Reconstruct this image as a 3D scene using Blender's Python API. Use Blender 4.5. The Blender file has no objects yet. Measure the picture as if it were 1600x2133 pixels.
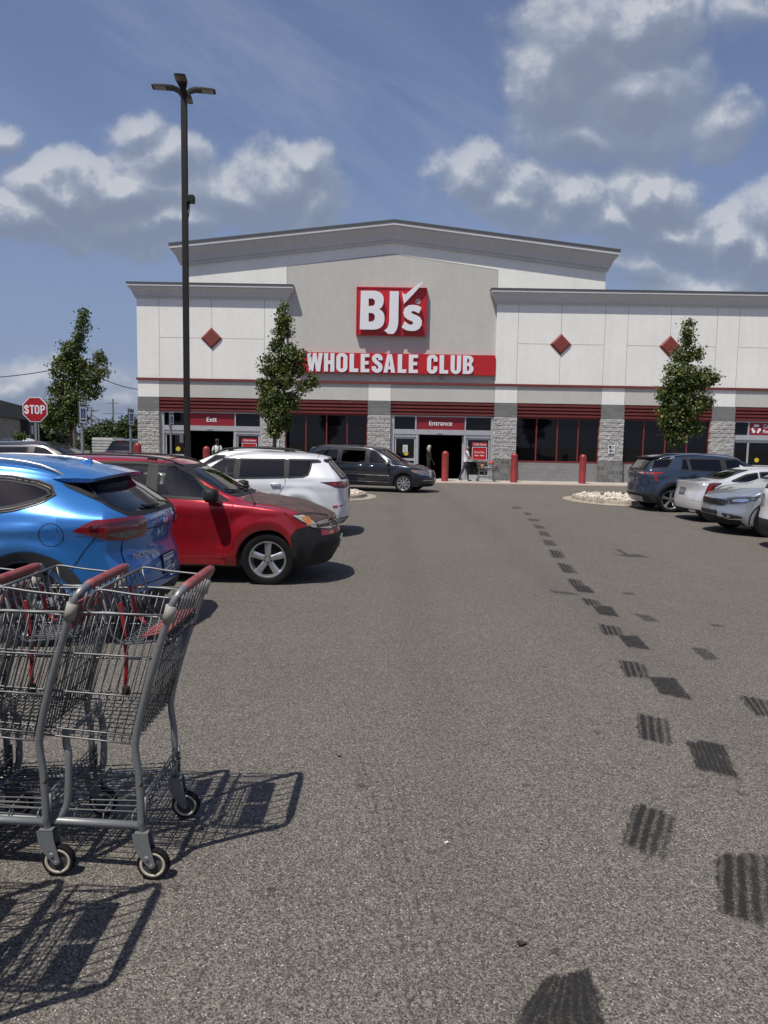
import bpy, bmesh, math, random
import numpy as np
from mathutils import Vector, Matrix, noise
from mathutils.bvhtree import BVHTree
from mathutils.interpolate import poly_3d_calc
R = math.radians
random.seed(7)
SC = bpy.context.scene
COL = SC.collection

# ------------------------------------------------------------------ camera
CAMZ, FPX, YH, ROLL = 1.8, 1500.0, 920.0, R(1.0)
pitch = math.atan((1066.5 - YH) / FPX)
Fw = Vector((0, math.cos(pitch), -math.sin(pitch)))
R0 = Vector((1, 0, 0)); U0 = Vector((0, math.sin(pitch), math.cos(pitch)))
Rt = R0 * math.cos(ROLL) + U0 * math.sin(ROLL)
Up = U0 * math.cos(ROLL) - R0 * math.sin(ROLL)
cd = bpy.data.cameras.new('camera'); cam = bpy.data.objects.new('camera', cd); COL.objects.link(cam)
cd.sensor_fit = 'VERTICAL'; cd.sensor_height = 24; cd.lens = 24 * FPX / 2133.0
cd.clip_start = 0.05; cd.clip_end = 2000
cam.matrix_world = Matrix(((Rt.x, Up.x, -Fw.x, 0), (Rt.y, Up.y, -Fw.y, 0), (Rt.z, Up.z, -Fw.z, CAMZ), (0, 0, 0, 1)))
SC.camera = cam
def gz(y):                                   # the lot falls slightly away from where the photographer stands
    t = min(1, max(0, (y - 2.5) / 8.5)); return .2 * (1 - t * t * (3 - 2 * t))
def ray(x, y): return Fw * FPX + Rt * (x - 800) + Up * (1066.5 - y)
def at(x, y, Y):
    d = ray(x, y); return Vector((0, 0, CAMZ)) + d * (Y / d.y)
def gnd(x, y):
    z = 0; d = ray(x, y)
    for i in range(30):
        p = Vector((0, 0, CAMZ)) + d * ((z - CAMZ) / d.z); z = .5 * z + .5 * gz(p.y)
    return p

# ------------------------------------------------------------------ sun, sky, exposure
SUND = Vector((.30, .385, -1.0)).normalized()          # direction the sunlight travels
sl = bpy.data.lights.new('sun', 'SUN'); sl.energy = 4.9; sl.angle = R(.5); sl.color = (1, .955, .865)
so = bpy.data.objects.new('sun', sl); COL.objects.link(so); so.rotation_euler = SUND.to_track_quat('-Z', 'Y').to_euler()
so.location = (0, 0, 30)
SC.view_settings.view_transform = 'Standard'; SC.view_settings.look = 'None'
SC.view_settings.exposure = 0.0; SC.view_settings.gamma = 1
W = bpy.data.worlds.new('World'); SC.world = W; W.use_nodes = True
class NT:
    """tiny node-tree helper"""
    def __init__(s, nt): s.t = nt; s.n = nt.nodes; s.l = nt.links
    def nd(s, typ, **k):
        n = s.n.new(typ)
        for a, b in k.items(): setattr(n, a, b)
        return n
    def put(s, sock, v):
        if isinstance(v, (int, float)): sock.default_value = v
        elif isinstance(v, (tuple, list)): sock.default_value = v
        else: s.l.new(v, sock)
    def m(s, op, a, b=0.0, c=None, clamp=False):
        n = s.nd('ShaderNodeMath', operation=op, use_clamp=clamp); s.put(n.inputs[0], a); s.put(n.inputs[1], b)
        if c is not None: s.put(n.inputs[2], c)
        return n.outputs[0]
    def v(s, op, a, b=None):
        n = s.nd('ShaderNodeVectorMath', operation=op); s.put(n.inputs[0], a)
        if b is not None:
            if op == 'SCALE': s.put(n.inputs[3], b)
            else: s.put(n.inputs[1], b)
        return n.outputs['Value'] if op in ('LENGTH', 'DOT_PRODUCT', 'DISTANCE') else n.outputs[0]
    def noise(s, vec, scale, detail=4, rough=.55, lac=2.0, dist=0.0, out=0):
        n = s.nd('ShaderNodeTexNoise'); s.put(n.inputs['Vector'], vec); n.inputs['Scale'].default_value = scale
        n.inputs['Detail'].default_value = detail; n.inputs['Roughness'].default_value = rough
        n.inputs['Lacunarity'].default_value = lac; n.inputs['Distortion'].default_value = dist
        return n.outputs[out]
    def ss(s, x, a, b, lo=0.0, hi=1.0, kind='SMOOTHSTEP'):
        n = s.nd('ShaderNodeMapRange', interpolation_type=kind); s.put(n.inputs[0], x)
        for i, q in enumerate((a, b, lo, hi)): s.put(n.inputs[i + 1], q)
        return n.outputs[0]
    def mix(s, f, a, b, blend='MIX'):
        n = s.nd('ShaderNodeMix', data_type='RGBA', blend_type=blend); s.put(n.inputs[0], f)
        s.put(n.inputs[6], a if not isinstance(a, tuple) or len(a) == 4 else a + (1,))
        s.put(n.inputs[7], b if not isinstance(b, tuple) or len(b) == 4 else b + (1,))
        return n.outputs[2]
    def xyz(s, x, y, z):
        n = s.nd('ShaderNodeCombineXYZ'); s.put(n.inputs[0], x); s.put(n.inputs[1], y); s.put(n.inputs[2], z); return n.outputs[0]
    def sep(s, v):
        n = s.nd('ShaderNodeSeparateXYZ'); s.put(n.inputs[0], v); return n.outputs
w = NT(W.node_tree)
bg = w.n['Background']
sky = w.nd('ShaderNodeTexSky', sky_type='NISHITA', sun_disc=False)
sky.sun_elevation = math.asin(-SUND.z); sky.sun_rotation = math.atan2(-SUND.x, -SUND.y)
sky.air_density = 1.0; sky.dust_density = .8; sky.ozone_density = 2.2
tc = w.nd('ShaderNodeTexCoord')
D = w.sep(tc.outputs['Generated'])
yy = w.m('MAXIMUM', w.m('ABSOLUTE', D[1]), .08)
P = w.xyz(w.m('DIVIDE', D[0], yy), w.m('DIVIDE', D[2], yy), 0)
def uvp(px, py):
    d = ray(px, py); return d.x / d.y, d.z / d.y
# cumulus lobes: centre and radii, then weight
LOBES = [
 (565,395,150,105,1.0),(455,430,190,100,1.0),(330,340,110,75,.8),(250,420,170,90,1.05),(150,430,110,70,1.0),(60,480,150,60,.9),(320,480,260,55,.9),(280,270,70,45,.55),(620,345,75,70,.95),(20,285,60,40,.6),(640,430,90,70,.8),(-60,440,90,60,.9),
 (1230,70,190,150,1.1),(1150,150,110,130,1.0),(1330,180,160,150,1.0),(1200,270,150,80,.7),(1500,230,90,70,.6),(1340,20,130,80,1.1),(1540,20,70,50,.5),
 (985,350,85,70,.9),(1060,395,120,75,.95),(1150,430,120,80,.95),(1330,410,130,95,1.15),(1400,390,90,75,1.1),(1260,470,150,70,1.0),(1400,480,140,70,.95),(1545,495,100,65,1.1),(1600,540,150,80,1.0),(1480,590,260,50,.8),(1340,560,180,45,.6),(1700,460,120,80,1.0),
 (60,800,240,45,.42),(240,835,160,35,.36),(-80,780,160,60,.45),(1900,380,160,90,1),(-350,350,220,100,1),(2150,250,200,120,1),(-700,250,260,120,1),(-1200,500,320,110,1),(2700,450,360,120,1)]
def density(Pv):
    n1 = w.noise(Pv, 5.0, 11, .61, dist=.15); n2 = w.noise(Pv, 2.1, 3, .5)
    wp_ = w.v('SCALE', w.v('SUBTRACT', w.noise(Pv, 4.6, 7, .58, out=1), (.5, .5, .5)), .19); Pw = w.v('ADD', Pv, wp_); acc = None
    for (x, y, rx, ry, wt) in LOBES:
        cu, cv = uvp(x, y)
        q = w.v('MULTIPLY', w.v('SUBTRACT', Pw, (cu, cv, 0)), (1500.0 / rx, 1500.0 / ry, 0))
        d = w.m('MULTIPLY', w.m('SUBTRACT', 1.0, w.v('LENGTH', q)), 1.02 * wt)
        acc = d if acc is None else w.m('SMOOTH_MAX', acc, d, .12)
    acc = w.m('MAXIMUM', acc, -.55)
    f = w.m('MULTIPLY', w.m('SUBTRACT', n1, .5), 1.0)
    g = w.m('MULTIPLY', w.m('SUBTRACT', n2, .5), .5)
    return w.m('ADD', acc, w.m('ADD', f, g)), n1
d0, n1 = density(P)
d1, _ = density(w.v('ADD', P, (-.008, .020, 0)))
alpha = w.m('ADD', w.m('MULTIPLY', w.ss(d0, -.13, .24), .60), w.m('MULTIPLY', w.ss(d0, -.25, .70), .33))
lit = w.m('ADD', w.m('MULTIPLY', w.m('SUBTRACT', d0, d1), 1.7), w.ss(d0, .0, 1.0, .46, .26), clamp=True)
ccol = w.nd('ShaderNodeValToRGB'); w.put(ccol.inputs[0], lit)
cr = ccol.color_ramp; cr.elements[0].color = (.235, .28, .385, 1); cr.elements[1].color = (.59, .62, .68, 1)
e = cr.elements.new(.40); e.color = (.27, .32, .425, 1); e = cr.elements.new(.68); e.color = (.37, .42, .52, 1)
# high thin streaks, drawn out along one direction
rot = w.nd('ShaderNodeMapping'); w.put(rot.inputs[0], P); rot.inputs['Rotation'].default_value = (0, 0, R(32)); 
sp = w.v('MULTIPLY', rot.outputs[0], (1.1, 5.5, 1))
c1 = w.noise(sp, 1.6, 6, .62, dist=.5)
cu, cv = uvp(640, 190)
q = w.v('SUBTRACT', P, (cu, cv, 0)); rq = w.nd('ShaderNodeMapping'); w.put(rq.inputs[0], q); rq.inputs['Rotation'].default_value = (0, 0, R(27))
band = w.m('SUBTRACT', 1.0, w.v('LENGTH', w.v('MULTIPLY', rq.outputs[0], (1.9, 6.5, 0))), clamp=True)
cir = w.m('MULTIPLY', w.ss(c1, .34, .78), w.m('ADD', .22, w.m('MULTIPLY', band, .85)))
elev = w.m('DIVIDE', D[2], w.m('MAXIMUM', w.v('LENGTH', w.xyz(D[0], D[1], 0)), .01))
haze = w.ss(elev, -.02, .50, .80, 0.10)
SKYK = .105
base = w.v('SCALE', w.v('MULTIPLY', sky.outputs[0], (1.10, .98, 1.05)), SKYK)
base = w.mix(haze, base, (.215, .29, .47))
base = w.mix(w.m('MULTIPLY', cir, .60), base, (.36, .435, .60))
fin = w.mix(alpha, base, ccol.outputs[0])
below = w.ss(D[2], -.02, 0.0)
fin = w.mix(below, (.05, .05, .05), fin)
w.put(bg.inputs[0], w.v('SCALE', fin, 10.0)); bg.inputs[1].default_value = .093
W.cycles.sampling_method = 'MANUAL'; W.cycles.sample_map_resolution = 512

# ------------------------------------------------------------------ object helpers
def tag(o, label=None, cat=None, group=None, kind=None):
    if label: o['label'] = label
    if cat: o['category'] = cat
    if group: o['group'] = group
    if kind: o['kind'] = kind
    return o
def empty(name, loc=(0, 0, 0), rz=0.0, label=None, cat=None, group=None, scale=None):
    o = bpy.data.objects.new(name, None); COL.objects.link(o); o.location = loc; o.rotation_euler = (0, 0, rz)
    if scale: o.scale = (scale,) * 3
    o.empty_display_size = .2
    return tag(o, label, cat, group)
def link(name, me, m=None, parent=None, smooth=False):
    if m is not None:
        me.materials.clear()
        for q in (m if isinstance(m, (list, tuple)) else [m]): me.materials.append(q)
    if smooth:
        for p in me.polygons: p.use_smooth = True
    o = bpy.data.objects.new(name, me); COL.objects.link(o)
    if parent is not None: o.parent = parent
    return o
def copy_tree(o, parent=None):
    c = o.copy(); COL.objects.link(c); c.parent = parent
    if parent is not None: c.matrix_parent_inverse = o.matrix_parent_inverse.copy()
    for ch in list(o.children): copy_tree(ch, c)
    return c
class MB:
    """collects boxes, prisms, tubes, lathes -> ONE mesh object"""
    def __init__(s): s.v = []; s.f = []; s.mi = []; s.cm = 0
    def add(s, vs, fs):
        k = len(s.v); s.v += [tuple(v) for v in vs]
        for f in fs: s.f.append(tuple(i + k for i in f)); s.mi.append(s.cm)
        return s
    def box(s, x0, x1, y0, y1, z0, z1, b=0.0):
        if b <= 0:
            vs = [(x, y, z) for x in (x0, x1) for y in (y0, y1) for z in (z0, z1)]
            return s.add(vs, [(0, 1, 3, 2), (4, 6, 7, 5), (0, 4, 5, 1), (2, 3, 7, 6), (0, 2, 6, 4), (1, 5, 7, 3)])
        bm = bmesh.new(); bmesh.ops.create_cube(bm, size=1)
        for v in bm.verts: v.co = Vector(((x0 + x1) / 2 + v.co.x * (x1 - x0), (y0 + y1) / 2 + v.co.y * (y1 - y0), (z0 + z1) / 2 + v.co.z * (z1 - z0)))
        bmesh.ops.bevel(bm, geom=bm.edges[:], offset=b, segments=2, profile=.6, affect='EDGES')
        bm.verts.index_update(); s.add([v.co for v in bm.verts], [[v.index for v in f.verts] for f in bm.faces]); bm.free(); return s
    def bm(s, bm):
        bm.verts.index_update(); return s.add([v.co for v in bm.verts], [[v.index for v in f.verts] for f in bm.faces])
    def prism(s, pts, a0, a1, axis='y'):
        """extrude a 2-D polygon; axis y: pts=(x,z); z: pts=(x,y); x: pts=(y,z)"""
        n = len(pts)
        def mk(p, a): return {'y': (p[0], a, p[1]), 'z': (p[0], p[1], a), 'x': (a, p[0], p[1])}[axis]
        vs = [mk(p, a0) for p in pts] + [mk(p, a1) for p in pts]
        return s.add(vs, [tuple(range(n)), tuple(range(2 * n - 1, n - 1, -1))] + [(i, (i + 1) % n, n + (i + 1) % n, n + i) for i in range(n)])
    def tube(s, path, r, n=8, caps=True, closed=False):
        P = [Vector(p) for p in path]; m = len(P); rs = r if isinstance(r, (list, tuple)) else [r] * m
        k = len(s.v); pn = None; vs = []; fs = []
        for i, p in enumerate(P):
            if closed: t = (P[(i + 1) % m] - P[i - 1])
            else: t = P[min(i + 1, m - 1)] - P[max(i - 1, 0)]
            t.normalize()
            if pn is None:
                a = Vector((0, 0, 1)) if abs(t.z) < .9 else Vector((1, 0, 0)); pn = t.cross(a).normalized()
            else:
                pn = (pn - t * pn.dot(t)); pn = pn.normalized() if pn.length > 1e-6 else t.orthogonal().normalized()
            b = t.cross(pn)
            for j in range(n):
                a = 2 * math.pi * j / n; vs.append(p + (pn * math.cos(a) + b * math.sin(a)) * rs[i])
        for i in range(m if closed else m - 1):
            for j in range(n):
                a, b2 = i * n + j, i * n + (j + 1) % n; c, d = ((i + 1) % m) * n + (j + 1) % n, ((i + 1) % m) * n + j
                fs.append((a, b2, c, d))
        if caps and not closed: fs.append(tuple(range(n - 1, -1, -1))); fs.append(tuple((m - 1) * n + j for j in range(n)))
        return s.add(vs, fs)
    def lathe(s, prof, c=(0, 0, 0), axis='z', n=24, a0=0, a1=2 * math.pi):
        """prof: (radius, height) pairs"""
        full = abs(a1 - a0 - 2 * math.pi) < 1e-6; nn = n if full else n + 1
        vs = []; fs = []
        for (r, h) in prof:
            for j in range(nn):
                a = a0 + (a1 - a0) * j / n; u, v2 = r * math.cos(a), r * math.sin(a)
                q = {'z': (u, v2, h), 'y': (u, h, v2), 'x': (h, u, v2)}[axis]
                vs.append((c[0] + q[0], c[1] + q[1], c[2] + q[2]))
        for i in range(len(prof) - 1):
            for j in range(n if full else n):
                j2 = (j + 1) % nn if full else j + 1
                fs.append((i * nn + j, i * nn + j2, (i + 1) * nn + j2, (i + 1) * nn + j))
        return s.add(vs, fs)
    def mesh(s, name):
        me = bpy.data.meshes.new(name); me.from_pydata(s.v, [], s.f); me.update()
        bm = bmesh.new(); bm.from_mesh(me); bmesh.ops.recalc_face_normals(bm, faces=bm.faces); bm.to_mesh(me); bm.free()
        return me
    def build(s, name, m, parent=None, smooth=False, ang=None):
        me = s.mesh(name); mi = s.mi
        o = link(name, me, m, parent)
        if len(me.polygons) == len(mi):
            for p, q in zip(me.polygons, mi): p.material_index = q
        if smooth or ang:
            for p in me.polygons: p.use_smooth = True
            if ang: me.set_sharp_from_angle(angle=R(ang))
        return o

def catmull(pts, n=6, closed=False):
    P = [Vector(p) for p in pts]; m = len(P); out = []
    for i in range(m if closed else m - 1):
        g = lambda k: P[k % m] if closed else P[min(max(k, 0), m - 1)]
        p0, p1, p2, p3 = g(i - 1), g(i), g(i + 1), g(i + 2)
        for j in range(n):
            t = j / n
            out.append(.5 * ((2 * p1) + (p2 - p0) * t + (2 * p0 - 5 * p1 + 4 * p2 - p3) * t * t + (3 * p1 - p0 - 3 * p2 + p3) * t ** 3))
    if not closed: out.append(P[-1])
    return out

# ------------------------------------------------------------------ materials
_mc = {}
def mat(name, col, rough=.6, metal=0.0, var=0.0, vs=3.0, bump=0.0, bs=40.0, coat=0.0, spec=None, vcol=None, dirt=0.0):
    if name in _mc: return _mc[name]
    m = bpy.data.materials.new(name); m.use_nodes = True; t = NT(m.node_tree); b = t.n['Principled BSDF']
    b.inputs['Roughness'].default_value = rough; b.inputs['Metallic'].default_value = metal
    if coat: b.inputs['Coat Weight'].default_value = coat; b.inputs['Coat Roughness'].default_value = .03
    if spec is not None: b.inputs['Specular IOR Level'].default_value = spec
    o = t.nd('ShaderNodeTexCoord').outputs['Object']; c = tuple(col) + (1,)
    if var or vcol or dirt:
        n = t.noise(o, vs, 6, .6); c2 = tuple(vcol) + (1,) if vcol else tuple(x * (1 - var) for x in col) + (1,)
        cc = t.mix(t.ss(n, .35, .68), c, c2)
        if dirt:
            n2 = t.noise(o, vs * 7, 5, .7); cc = t.mix(t.m('MULTIPLY', t.ss(n2, .5, .75), dirt), cc, (.09, .08, .07))
        t.put(b.inputs['Base Color'], cc)
        t.put(b.inputs['Roughness'], t.ss(n, .3, .7, max(.02, rough - .08), min(1, rough + .1), 'LINEAR'))
    else: b.inputs['Base Color'].default_value = c
    if bump:
        bn = t.nd('ShaderNodeBump'); bn.inputs['Strength'].default_value = bump; bn.inputs['Distance'].default_value = .01
        t.put(bn.inputs['Height'], t.noise(o, bs, 5, .6)); t.put(b.inputs['Normal'], bn.outputs[0])
    _mc[name] = m; return m
def stucco(name, col):
    if name in _mc: return _mc[name]
    m = bpy.data.materials.new(name); m.use_nodes = True; t = NT(m.node_tree); b = t.n['Principled BSDF']
    b.inputs['Roughness'].default_value = .92
    o = t.nd('ShaderNodeTexCoord').outputs['Object']
    n = t.noise(o, .55, 6, .62); n2 = t.noise(t.v('MULTIPLY', o, (3, 3, .35)), 1.1, 6, .65); n3 = t.noise(o, 5, 6, .7)
    k = t.m('ADD', t.m('MULTIPLY', t.m('SUBTRACT', n, .5), .20), t.m('ADD', t.m('MULTIPLY', t.m('SUBTRACT', n2, .5), .16), t.m('MULTIPLY', t.m('SUBTRACT', n3, .5), .20)))
    t.put(b.inputs['Base Color'], t.v('SCALE', tuple(col), t.m('ADD', 1.0, k)))
    bn = t.nd('ShaderNodeBump'); bn.inputs['Strength'].default_value = .35; bn.inputs['Distance'].default_value = .012
    t.put(bn.inputs['Height'], t.m('ADD', t.noise(o, 45, 5, .7), t.m('MULTIPLY', t.noise(o, 6, 3), .6))); t.put(b.inputs['Normal'], bn.outputs[0])
    _mc[name] = m; return m
def blockwork(name, col, bw=.41, bh=.2, rough_face=0.0, mortar=(.3, .3, .3), contrast=.25):
    m = bpy.data.materials.new(name); m.use_nodes = True; t = NT(m.node_tree); b = t.n['Principled BSDF']
    b.inputs['Roughness'].default_value = .95
    o = t.nd('ShaderNodeTexCoord').outputs['Object']; s = t.sep(o)
    uv = t.xyz(t.m('ADD', s[0], s[1]), s[2], 0)
    br = t.nd('ShaderNodeTexBrick'); t.put(br.inputs['Vector'], uv); br.inputs['Scale'].default_value = 1
    br.inputs['Brick Width'].default_value = bw; br.inputs['Row Height'].default_value = bh; br.inputs['Mortar Size'].default_value = .007
    br.inputs['Color1'].default_value = tuple(x * (1 - contrast / 2) for x in col) + (1,); br.inputs['Color2'].default_value = tuple(x * (1 + contrast / 2) for x in col) + (1,)
    br.inputs['Mortar'].default_value = mortar + (1,); br.inputs['Bias'].default_value = 0
    n = t.noise(o, 14, 6, .7); n2 = t.noise(o, 1.2, 4)
    c = t.v('SCALE', br.outputs['Color'], t.m('ADD', .72, t.m('ADD', t.m('MULTIPLY', n, .34), t.m('MULTIPLY', n2, .22))))
    t.put(b.inputs['Base Color'], c)
    bn = t.nd('ShaderNodeBump'); bn.inputs['Strength'].default_value = 1.0; bn.inputs['Distance'].default_value = .012 + rough_face * .05
    h = t.m('SUBTRACT', t.m('ADD', t.m('MULTIPLY', n, .25 + rough_face), t.m('MULTIPLY', t.noise(o, 5, 3), rough_face * .8)), t.m('MULTIPLY', br.outputs['Fac'], .9))
    t.put(bn.inputs['Height'], h); t.put(b.inputs['Normal'], bn.outputs[0])
    return m
def glass(name, tint=.5, rough=.0, col=(.75, .85, .82), refl=1.0):
    if name in _mc: return _mc[name]
    m = bpy.data.materials.new(name); m.use_nodes = True; t = NT(m.node_tree); t.n.remove(t.n['Principled BSDF'])
    tr = t.nd('ShaderNodeBsdfTransparent'); tr.inputs[0].default_value = tuple(tint * c for c in col) + (1,)
    gl = t.nd('ShaderNodeBsdfGlossy'); gl.inputs['Roughness'].default_value = rough; gl.inputs['Color'].default_value = (refl,) * 3 + (1,)
    fr = t.nd('ShaderNodeFresnel'); fr.inputs[0].default_value = 1.55
    mx = t.nd('ShaderNodeMixShader'); t.put(mx.inputs[0], t.m('MULTIPLY', fr.outputs[0], 1.15, clamp=True)); t.l.new(tr.outputs[0], mx.inputs[1]); t.l.new(gl.outputs[0], mx.inputs[2])
    t.l.new(mx.outputs[0], t.n['Material Output'].inputs[0]); _mc[name] = m; return m
def paint(name, col, metal=.35, rough=.32, inner=(.03, .03, .03), coat=1.0, var=.0):
    """car paint outside, dark trim on the inside of the shell"""
    m = bpy.data.materials.new(name); m.use_nodes = True; t = NT(m.node_tree); b = t.n['Principled BSDF']
    o = t.nd('ShaderNodeTexCoord').outputs['Object']
    fl = t.noise(o, 900, 2, .5)
    g = t.nd('ShaderNodeNewGeometry')
    dust = t.noise(o, 2.2, 5, .65)
    c = t.mix(t.ss(fl, .4, .6, 0, .12), tuple(col), tuple(min(1, x * 1.25 + .01) for x in col))
    c = t.mix(t.m('MULTIPLY', t.ss(dust, .45, .75), .05 + var), c, (.30, .28, .26))
    t.put(b.inputs['Base Color'], t.mix(g.outputs['Backfacing'], c, inner))
    t.put(b.inputs['Metallic'], t.m('MULTIPLY', t.m('SUBTRACT', 1.0, g.outputs['Backfacing']), metal))
    b.inputs['Roughness'].default_value = rough
    t.put(b.inputs['Coat Weight'], t.m('MULTIPLY', t.m('SUBTRACT', 1.0, g.outputs['Backfacing']), coat)); t.put(b.inputs['Coat Roughness'], t.ss(dust, .3, .7, .02, .07, 'LINEAR'))
    return m
M = dict(
 black=mat('black_plastic', (.016, .016, .017), .62, spec=.3, bump=.1, bs=300), rubber=mat('tyre_rubber', (.009, .009, .0095), .8, spec=.2, var=.3, vs=30, bump=.2, bs=120),
 alloy=mat('alloy_rim', (.52, .53, .54), .3, .85), darkalloy=mat('dark_rim', (.10, .10, .11), .35, .8), chrome=mat('chrome_trim', (.75, .75, .76), .12, 1.0),
 trim=mat('window_trim', (.020, .020, .021), .62, spec=.25), seam=mat('panel_gap', (.004, .004, .005), .8), under=mat('underbody', (.008, .008, .008), .9),
 seat=mat('seat_cloth', (.10, .10, .105), .9), seatl=mat('light_seat_cloth', (.30, .28, .25), .9),
 lamp_red=mat('red_lens', (.30, .008, .012), .12, coat=1.0), lamp_dark=mat('smoked_lens', (.07, .006, .008), .1, coat=1.0), lamp_clear=mat('clear_lens', (.34, .34, .35), .12, .6, coat=1.0, var=.5, vs=30), lamp_amber=mat('amber_lens', (.50, .17, .035), .2, coat=1.0, var=.3, vs=25), lamp_yel=mat('aged_lens', (.48, .45, .36), .25, .2, coat=.6, var=.3, vs=12),
 plate=mat('plate_white', (.62, .64, .66), .4), ink=mat('plate_ink', (.03, .05, .16), .5), cladding=mat('grey_cladding', (.030, .031, .033), .7, spec=.3, bump=.1, bs=200),
 g_clear=glass('glass_clear', .62), g_mid=glass('glass_tinted', .34), g_dark=glass('glass_privacy', .045), silver=mat('silver_plastic', (.42, .43, .45), .35, .5),
)
# ------------------------------------------------------------------ ground
def asphalt():
    m = bpy.data.materials.new('asphalt'); m.use_nodes = True; t = NT(m.node_tree); b = t.n['Principled BSDF']
    o = t.nd('ShaderNodeTexCoord').outputs['Object']
    big = t.noise(o, .22, 5, .6); mid = t.noise(o, 1.6, 6, .65); st = t.noise(t.v('MULTIPLY', o, (2.2, .35, 1)), .8, 5, .65)
    base = t.v('SCALE', (.170, .153, .131), t.m('ADD', .62, t.m('ADD', t.m('MULTIPLY', big, .42), t.m('ADD', t.m('MULTIPLY', mid, .22), t.m('MULTIPLY', st, .14)))))
    # stones of the aggregate, three sizes
    def stones(scale, lo, hi, out='Distance'):
        n = t.nd('ShaderNodeTexVoronoi'); n.inputs['Scale'].default_value = scale; t.put(n.inputs['Vector'], t.v('ADD', o, t.v('SCALE', t.noise(o, scale * .6, 2, out=1), .6 / scale)))
        s = t.sep(n.outputs['Color']); return n.outputs['Distance'], s[0], s[1]
    d1, r1, q1 = stones(185, 0, 1); d2, r2, q2 = stones(92, 0, 1); d3, r3, q3 = stones(46, 0, 1)
    k1 = t.m('MULTIPLY', t.ss(d1, .45, .15), t.ss(r1, .25, .95)); k2 = t.m('MULTIPLY', t.ss(d2, .42, .2), t.ss(r2, .62, .98)); k3 = t.m('MULTIPLY', t.ss(d3, .16, .09), t.ss(r3, .975, .995))
    d0_, r0_, q0_ = stones(300, 0, 1); gr = t.m('MULTIPLY', t.m('ADD', .42, t.m('MULTIPLY', r1, 1.0)), t.m('ADD', .62, t.m('MULTIPLY', r0_, .72)))
    base = t.v('SCALE', base, gr); c = t.mix(t.m('MULTIPLY', k1, .45), base, (.42, .385, .345))
    c = t.mix(t.m('MULTIPLY', k2, .9), c, (.58, .54, .49))
    c = t.mix(t.m('MULTIPLY', k3, .85), c, (.60, .57, .52))
    pit = t.noise(o, 130, 4, .8); dark = t.m('MULTIPLY', t.ss(q1, .66, .9), .82); c = t.mix(dark, c, (.030, .026, .023)); dark2 = t.m('MULTIPLY', t.ss(t.noise(o, 42, 4, .75), .50, .62), .42); c = t.mix(dark2, c, (.05, .045, .04))
    spot = t.m('MULTIPLY', t.ss(t.noise(o, 6, 5, .65), .655, .70), .7); c = t.mix(spot, c, (.03, .028, .026))
    hair = t.nd('ShaderNodeTexVoronoi', feature='DISTANCE_TO_EDGE'); hair.inputs['Scale'].default_value = .16
    t.put(hair.inputs['Vector'], t.v('ADD', o, t.v('SCALE', t.noise(o, 1.1, 5, .65, out=1), .9)))
    sm = t.noise(t.v('MULTIPLY', o, (.35, 3.2, 1)), 1.3, 5, .7); c = t.mix(t.m('MULTIPLY', t.ss(sm, .60, .72), .22), c, (.04, .036, .033))
    sc = t.sep(o); yy2 = t.m('SUBTRACT', sc[1], 1.0); cx = t.m('ADD', .13, t.m('MULTIPLY', t.m('MULTIPLY', yy2, yy2), -.035)); line = None
    for off, wd in ((0, .012), (.035, .008), (.075, .010), (.12, .008), (-.03, .007)):
        dd = t.m('ABSOLUTE', t.m('SUBTRACT', t.m('SUBTRACT', sc[0], cx), t.m('ADD', off, t.m('MULTIPLY', t.m('SUBTRACT', t.noise(o, 2.0, 3), .5), .03)))); q = t.ss(dd, wd, wd * .2); line = q if line is None else t.m('MAXIMUM', line, q)
    line = t.m('MULTIPLY', line, t.m('MULTIPLY', t.ss(t.noise(o, 30, 4, .7), .42, .6), t.ss(sc[1], 4.6, 3.2))); c = t.mix(t.m('MULTIPLY', line, .6), c, (.03, .027, .025))
    # two faint wheel paths worn down the aisle
    s = t.sep(o); wob = t.m('MULTIPLY', t.m('SUBTRACT', t.noise(o, .25, 2), .5), .9)
    xx = t.m('ADD', s[0], wob)
    wp = t.m('ADD', t.ss(t.m('ABSOLUTE', t.m('SUBTRACT', xx, .35)), .34, .05), t.ss(t.m('ABSOLUTE', t.m('SUBTRACT', xx, 2.15)), .4, .05), clamp=True)
    c = t.mix(t.m('MULTIPLY', wp, .13), c, (.05, .045, .042))
    t.put(b.inputs['Base Color'], c); b.inputs['Roughness'].default_value = .86; b.inputs['Specular IOR Level'].default_value = .35
    bn = t.nd('ShaderNodeBump'); bn.inputs['Strength'].default_value = .8; bn.inputs['Distance'].default_value = .006
    h = t.m('ADD', t.m('MULTIPLY', k1, .5), t.m('ADD', t.m('MULTIPLY', k2, .8), t.m('MULTIPLY', r1, .9)))
    t.put(bn.inputs['Height'], h); t.put(b.inputs['Normal'], bn.outputs[0])
    return m
ys = [-400, -120, -30, -8] + [i * .1 for i in range(0, 131)] + [14, 16, 20, 26, 34, 60, 120, 300, 900, 1800]
xs = [-1800, -500, -120, -40, -15, -6, 0, 6, 15, 40, 120, 500, 1800]
vs = [(x, y, gz(y)) for y in ys for x in xs]; nx = len(xs)
fs = [(j * nx + i, j * nx + i + 1, (j + 1) * nx + i + 1, (j + 1) * nx + i) for j in range(len(ys) - 1) for i in range(nx - 1)]
me = bpy.data.meshes.new('car_park_ground'); me.from_pydata(vs, [], fs)
tag(link('car_park_ground', me, asphalt()), 'weathered grey-brown asphalt car park', kind='structure')

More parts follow.
